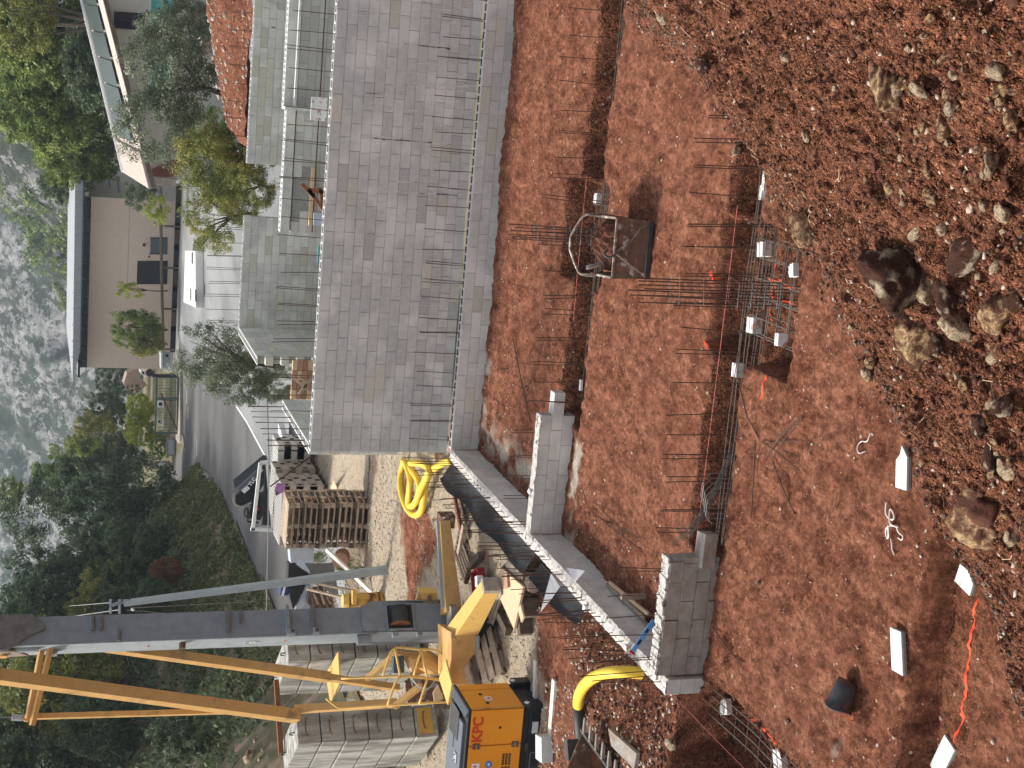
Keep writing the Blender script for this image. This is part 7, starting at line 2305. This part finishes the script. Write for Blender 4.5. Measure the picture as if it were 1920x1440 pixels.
# ---- single trees and shrubs
T_ = tree
for i, (px, rp, Y_, mt, lab) in enumerate((
        ((70, 40), (110, 120), 88, 'leaf_mid', 'big leafy green tree behind the roof of the pale house, farthest right'),
        ((95, 175), (100, 110), 92, 'leaf_mid', 'big leafy green tree behind the roof, in the middle of its group'),
        ((150, 265), (85, 85), 96, 'leaf_mid', 'lighter green tree between the roof corner and the flat-roofed building'),
        ((25, 110), (80, 120), 100, 'leaf_dark', 'darker tree crown at the top edge behind the leafy group'),
        ((185, 120), (60, 90), 84, 'leaf_dark', 'shaded tree just above the house roof'),
        ((112, 340), (35, 45), 104, 'leaf_dark', 'rounded green tree above the right end of the flat roof'),
        ((40, 30), (60, 70), 78, 'leaf_autumn', 'brownish leafy tree top at the upper right corner'))):
    T_('leafy_tree', lab, px, rp, Y_, -.5, ('fineA', 'fineB', 'fineC')[i % 3], mt, r0=.22)
    if i in (0, 1, 2, 4):
        inst('crown', crown_me(('fineB', 'fineC', 'fineA')[i % 3], mt), bpy.data.objects[-1] if False else [o for o in COL.objects if o.name.startswith('leafy_tree')][-1], (random.uniform(-1, 1), -1.5, onY(px[0], px[1], Y_).z + .7 + .3), (0, 0, 1 + i), (rp[1] * Y_ / F_PX * .7, rp[1] * Y_ / F_PX * .7, rp[0] * Y_ / F_PX * .75))
T_('olive_tree', 'large grey-green olive tree leaning at the right behind the red earth heap', (318, 130), (85, 105), 44, 3, 'sparseA', 'leaf_olive', base_px=(450, 205), r0=.13)
o = [o for o in COL.objects if o.name.startswith('olive_tree')][-1]
inst('crown', crown_me('sparseB', 'leaf_olive'), o, onY(290, 235, 44) - o.location, (0, 0, 2), (1.25, 1.2, 1.15))
inst('crown', crown_me('sparseA', 'leaf_olive'), o, onY(335, 60, 45) - o.location, (0, 0, 4), (1.2, 1.2, 1.2))
T_('shrub', 'large yellowing shrub right of the gap between the far walls', (405, 310), (68, 66), 42, 2.4, 'sparseB', 'leaf_autumn', base_px=(475, 320), cat='shrub', r0=.07)
o = [o for o in COL.objects if o.name.startswith('shrub')][-1]
inst('crown', crown_me('sparseA', 'leaf_autumn'), o, onY(395, 290, 41.8) - o.location, (0, 0, 3), (1.0, 1.0, 1.0))
inst('crown', crown_me('sparseA', 'leaf_mid'), o, onY(425, 330, 42.2) - o.location, (0, 0, 5), (1.05, 1.0, .95))
T_('shrub', 'sparse reddish-green shrub left of the gap between the far walls', (400, 410), (58, 66), 41, 2.4, 'sparseA', 'leaf_autumn', base_px=(470, 400), cat='shrub', r0=.06)
T_('shrub', 'low twiggy shrub filling the gap between the far walls', (470, 345), (48, 62), 40.5, 2.2, 'sparseB', 'leaf_autumn', base_px=(500, 350), cat='shrub', r0=.05)
T_('shrub', 'bright green shrub under the house roof corner', (390, 245), (48, 45), 46, 2.4, 'sparseB', 'leaf_mid', base_px=(470, 260), cat='shrub', r0=.05)
T_('olive_tree', 'olive tree leaning out over the road behind the toothed wall end', (408, 672), (84, 66), 39.5, 1, 'sparseA', 'leaf_olive', base_px=(520, 688), r0=.09)
o = [o for o in COL.objects if o.name.startswith('olive_tree')][-1]
inst('crown', crown_me('sparseB', 'leaf_olive'), o, onY(455, 712, 39.3) - o.location, (0, 0, 2), (.85, .8, .85))
inst('crown', crown_me('sparseA', 'leaf_olive'), o, onY(512, 722, 39) - o.location, (0, 0, 1), (.55, .55, .9))
T_('small_tree', 'round bushy tree standing before the beige building', (254, 615), (50, 34), 92, .3, 'fineA', 'leaf_mid', base_px=(308, 618), r0=.08)
T_('small_tree', 'lower bushy companion of the tree before the beige building', (275, 645), (32, 26), 91.5, .3, 'fineB', 'leaf_autumn', base_px=(308, 645), r0=.06)
T_('sapling', 'thin pale sapling beside the dark garage door', (245, 543), (28, 15), 92, .3, 'small', 'leaf_bright', base_px=(308, 545), r0=.05)
T_('shrub', 'dark green shrub at the corner of the beige building', (262, 358), (28, 36), 90, .3, 'midA', 'leaf_dark', cat='shrub', trunk=False)
T_('shrub', 'bright green shrub beside the dark one at the building corner', (290, 392), (26, 30), 89, .3, 'midB', 'leaf_bright', cat='shrub', trunk=False)
for i, (px, rp, mt, Y_, lab) in enumerate((
        ((262, 765), (28, 28), 'leaf_bright', 96, 'yellow-green shrub behind the signs of the sliding gate'),
        ((262, 805), (30, 30), 'leaf_bright', 95, 'largest yellow-green shrub behind the left half of the gate'),
        ((300, 835), (22, 30), 'leaf_mid', 96, 'mid-green shrub over the notice case'),
        ((250, 735), (14, 14), 'leaf_dark', 98, 'small dark conifer-like bush beyond the gate'),
        ((195, 770), (40, 40), 'leaf_dark', 118, 'dark round tree on the slope beyond the gate'),
        ((180, 815), (42, 45), 'leaf_autumn', 112, 'yellow-tinged tree left of the path'),
        ((165, 850), (42, 34), 'leaf_mid', 106, 'light green tree next to the grey concrete pole'),
        ((125, 845), (30, 28), 'leaf_mid', 120, 'small green tree top against the mountain'),
        ((220, 850), (38, 40), 'leaf_dark', 100, 'dark tree between the path and the stone pillar'),
        ((215, 705), (35, 40), 'leaf_dark', 128, 'dark wooded clump past the building corner'),
        ((185, 900), (80, 60), 'leaf_dark', 92, 'tall dark evergreen at the right end of the wood'),
        ((260, 905), (60, 55), 'leaf_dark', 84, 'broad dark evergreen over the road bend'),
        ((200, 975), (95, 80), 'leaf_dark', 82, 'massive dark evergreen in the middle of the wood'),
        ((330, 935), (40, 40), 'leaf_dark', 76, 'dark bush at the inner side of the road bend'),
        ((110, 905), (50, 50), 'leaf_mid', 98, 'olive-green tree on the skyline of the wood'),
        ((60, 960), (55, 70), 'leaf_dark', 95, 'dark treetop on the skyline left of the mountain'),
        ((20, 925), (22, 30), 'leaf_mid', 110, 'small light treetop at the skyline'))):
    T_('bush' if rp[0] < 33 and i < 4 else 'broadleaf_tree', lab, px, rp, Y_, 0 if i < 10 else 1, ('fineA', 'fineB', 'fineC', 'midA')[i % 4] if i != 3 else 'small', mt, cat='bush' if i < 4 else 'tree', trunk=False)

# scrub on the near mountain spur and far slopes
pts = []
azs = RNG.uniform(-14, 6, 5200); rs = RNG.uniform(190, 330, 5200)
x_, y_, z_ = G(np.radians(azs), rs)
nn = fbm(x_ * .05, y_ * .05, 88, 3)
k = nn > .02
blobs('mountain_scrub', 'scrub bushes dotted over the near rocky spur', np.stack([x_[k], y_[k], z_[k] + .6], -1)[:2200], 'leaf_mid', .45, 22, 1.8, 'scrub')

# ---- haze
hz = bpy.data.materials.new('haze'); hz.use_nodes = True
nh = hz.node_tree
nh.nodes.remove(nh.nodes['Principled BSDF'])
pv = nh.nodes.new('ShaderNodeVolumePrincipled')
pv.inputs['Color'].default_value = (.7, .84, 1.0, 1); pv.inputs['Density'].default_value = HAZE; pv.inputs['Anisotropy'].default_value = .2
nh.links.new(pv.outputs[0], nh.nodes['Material Output'].inputs['Volume'])
me = MB().box((0, 650, 130), (2600, 1900, 380)).mesh('haze'); me.materials.append(hz)
o = bpy.data.objects.new('haze', me); COL.objects.link(o); o['kind'] = 'stuff'; o['label'] = 'pale bluish air over the valley'; o['category'] = 'haze'
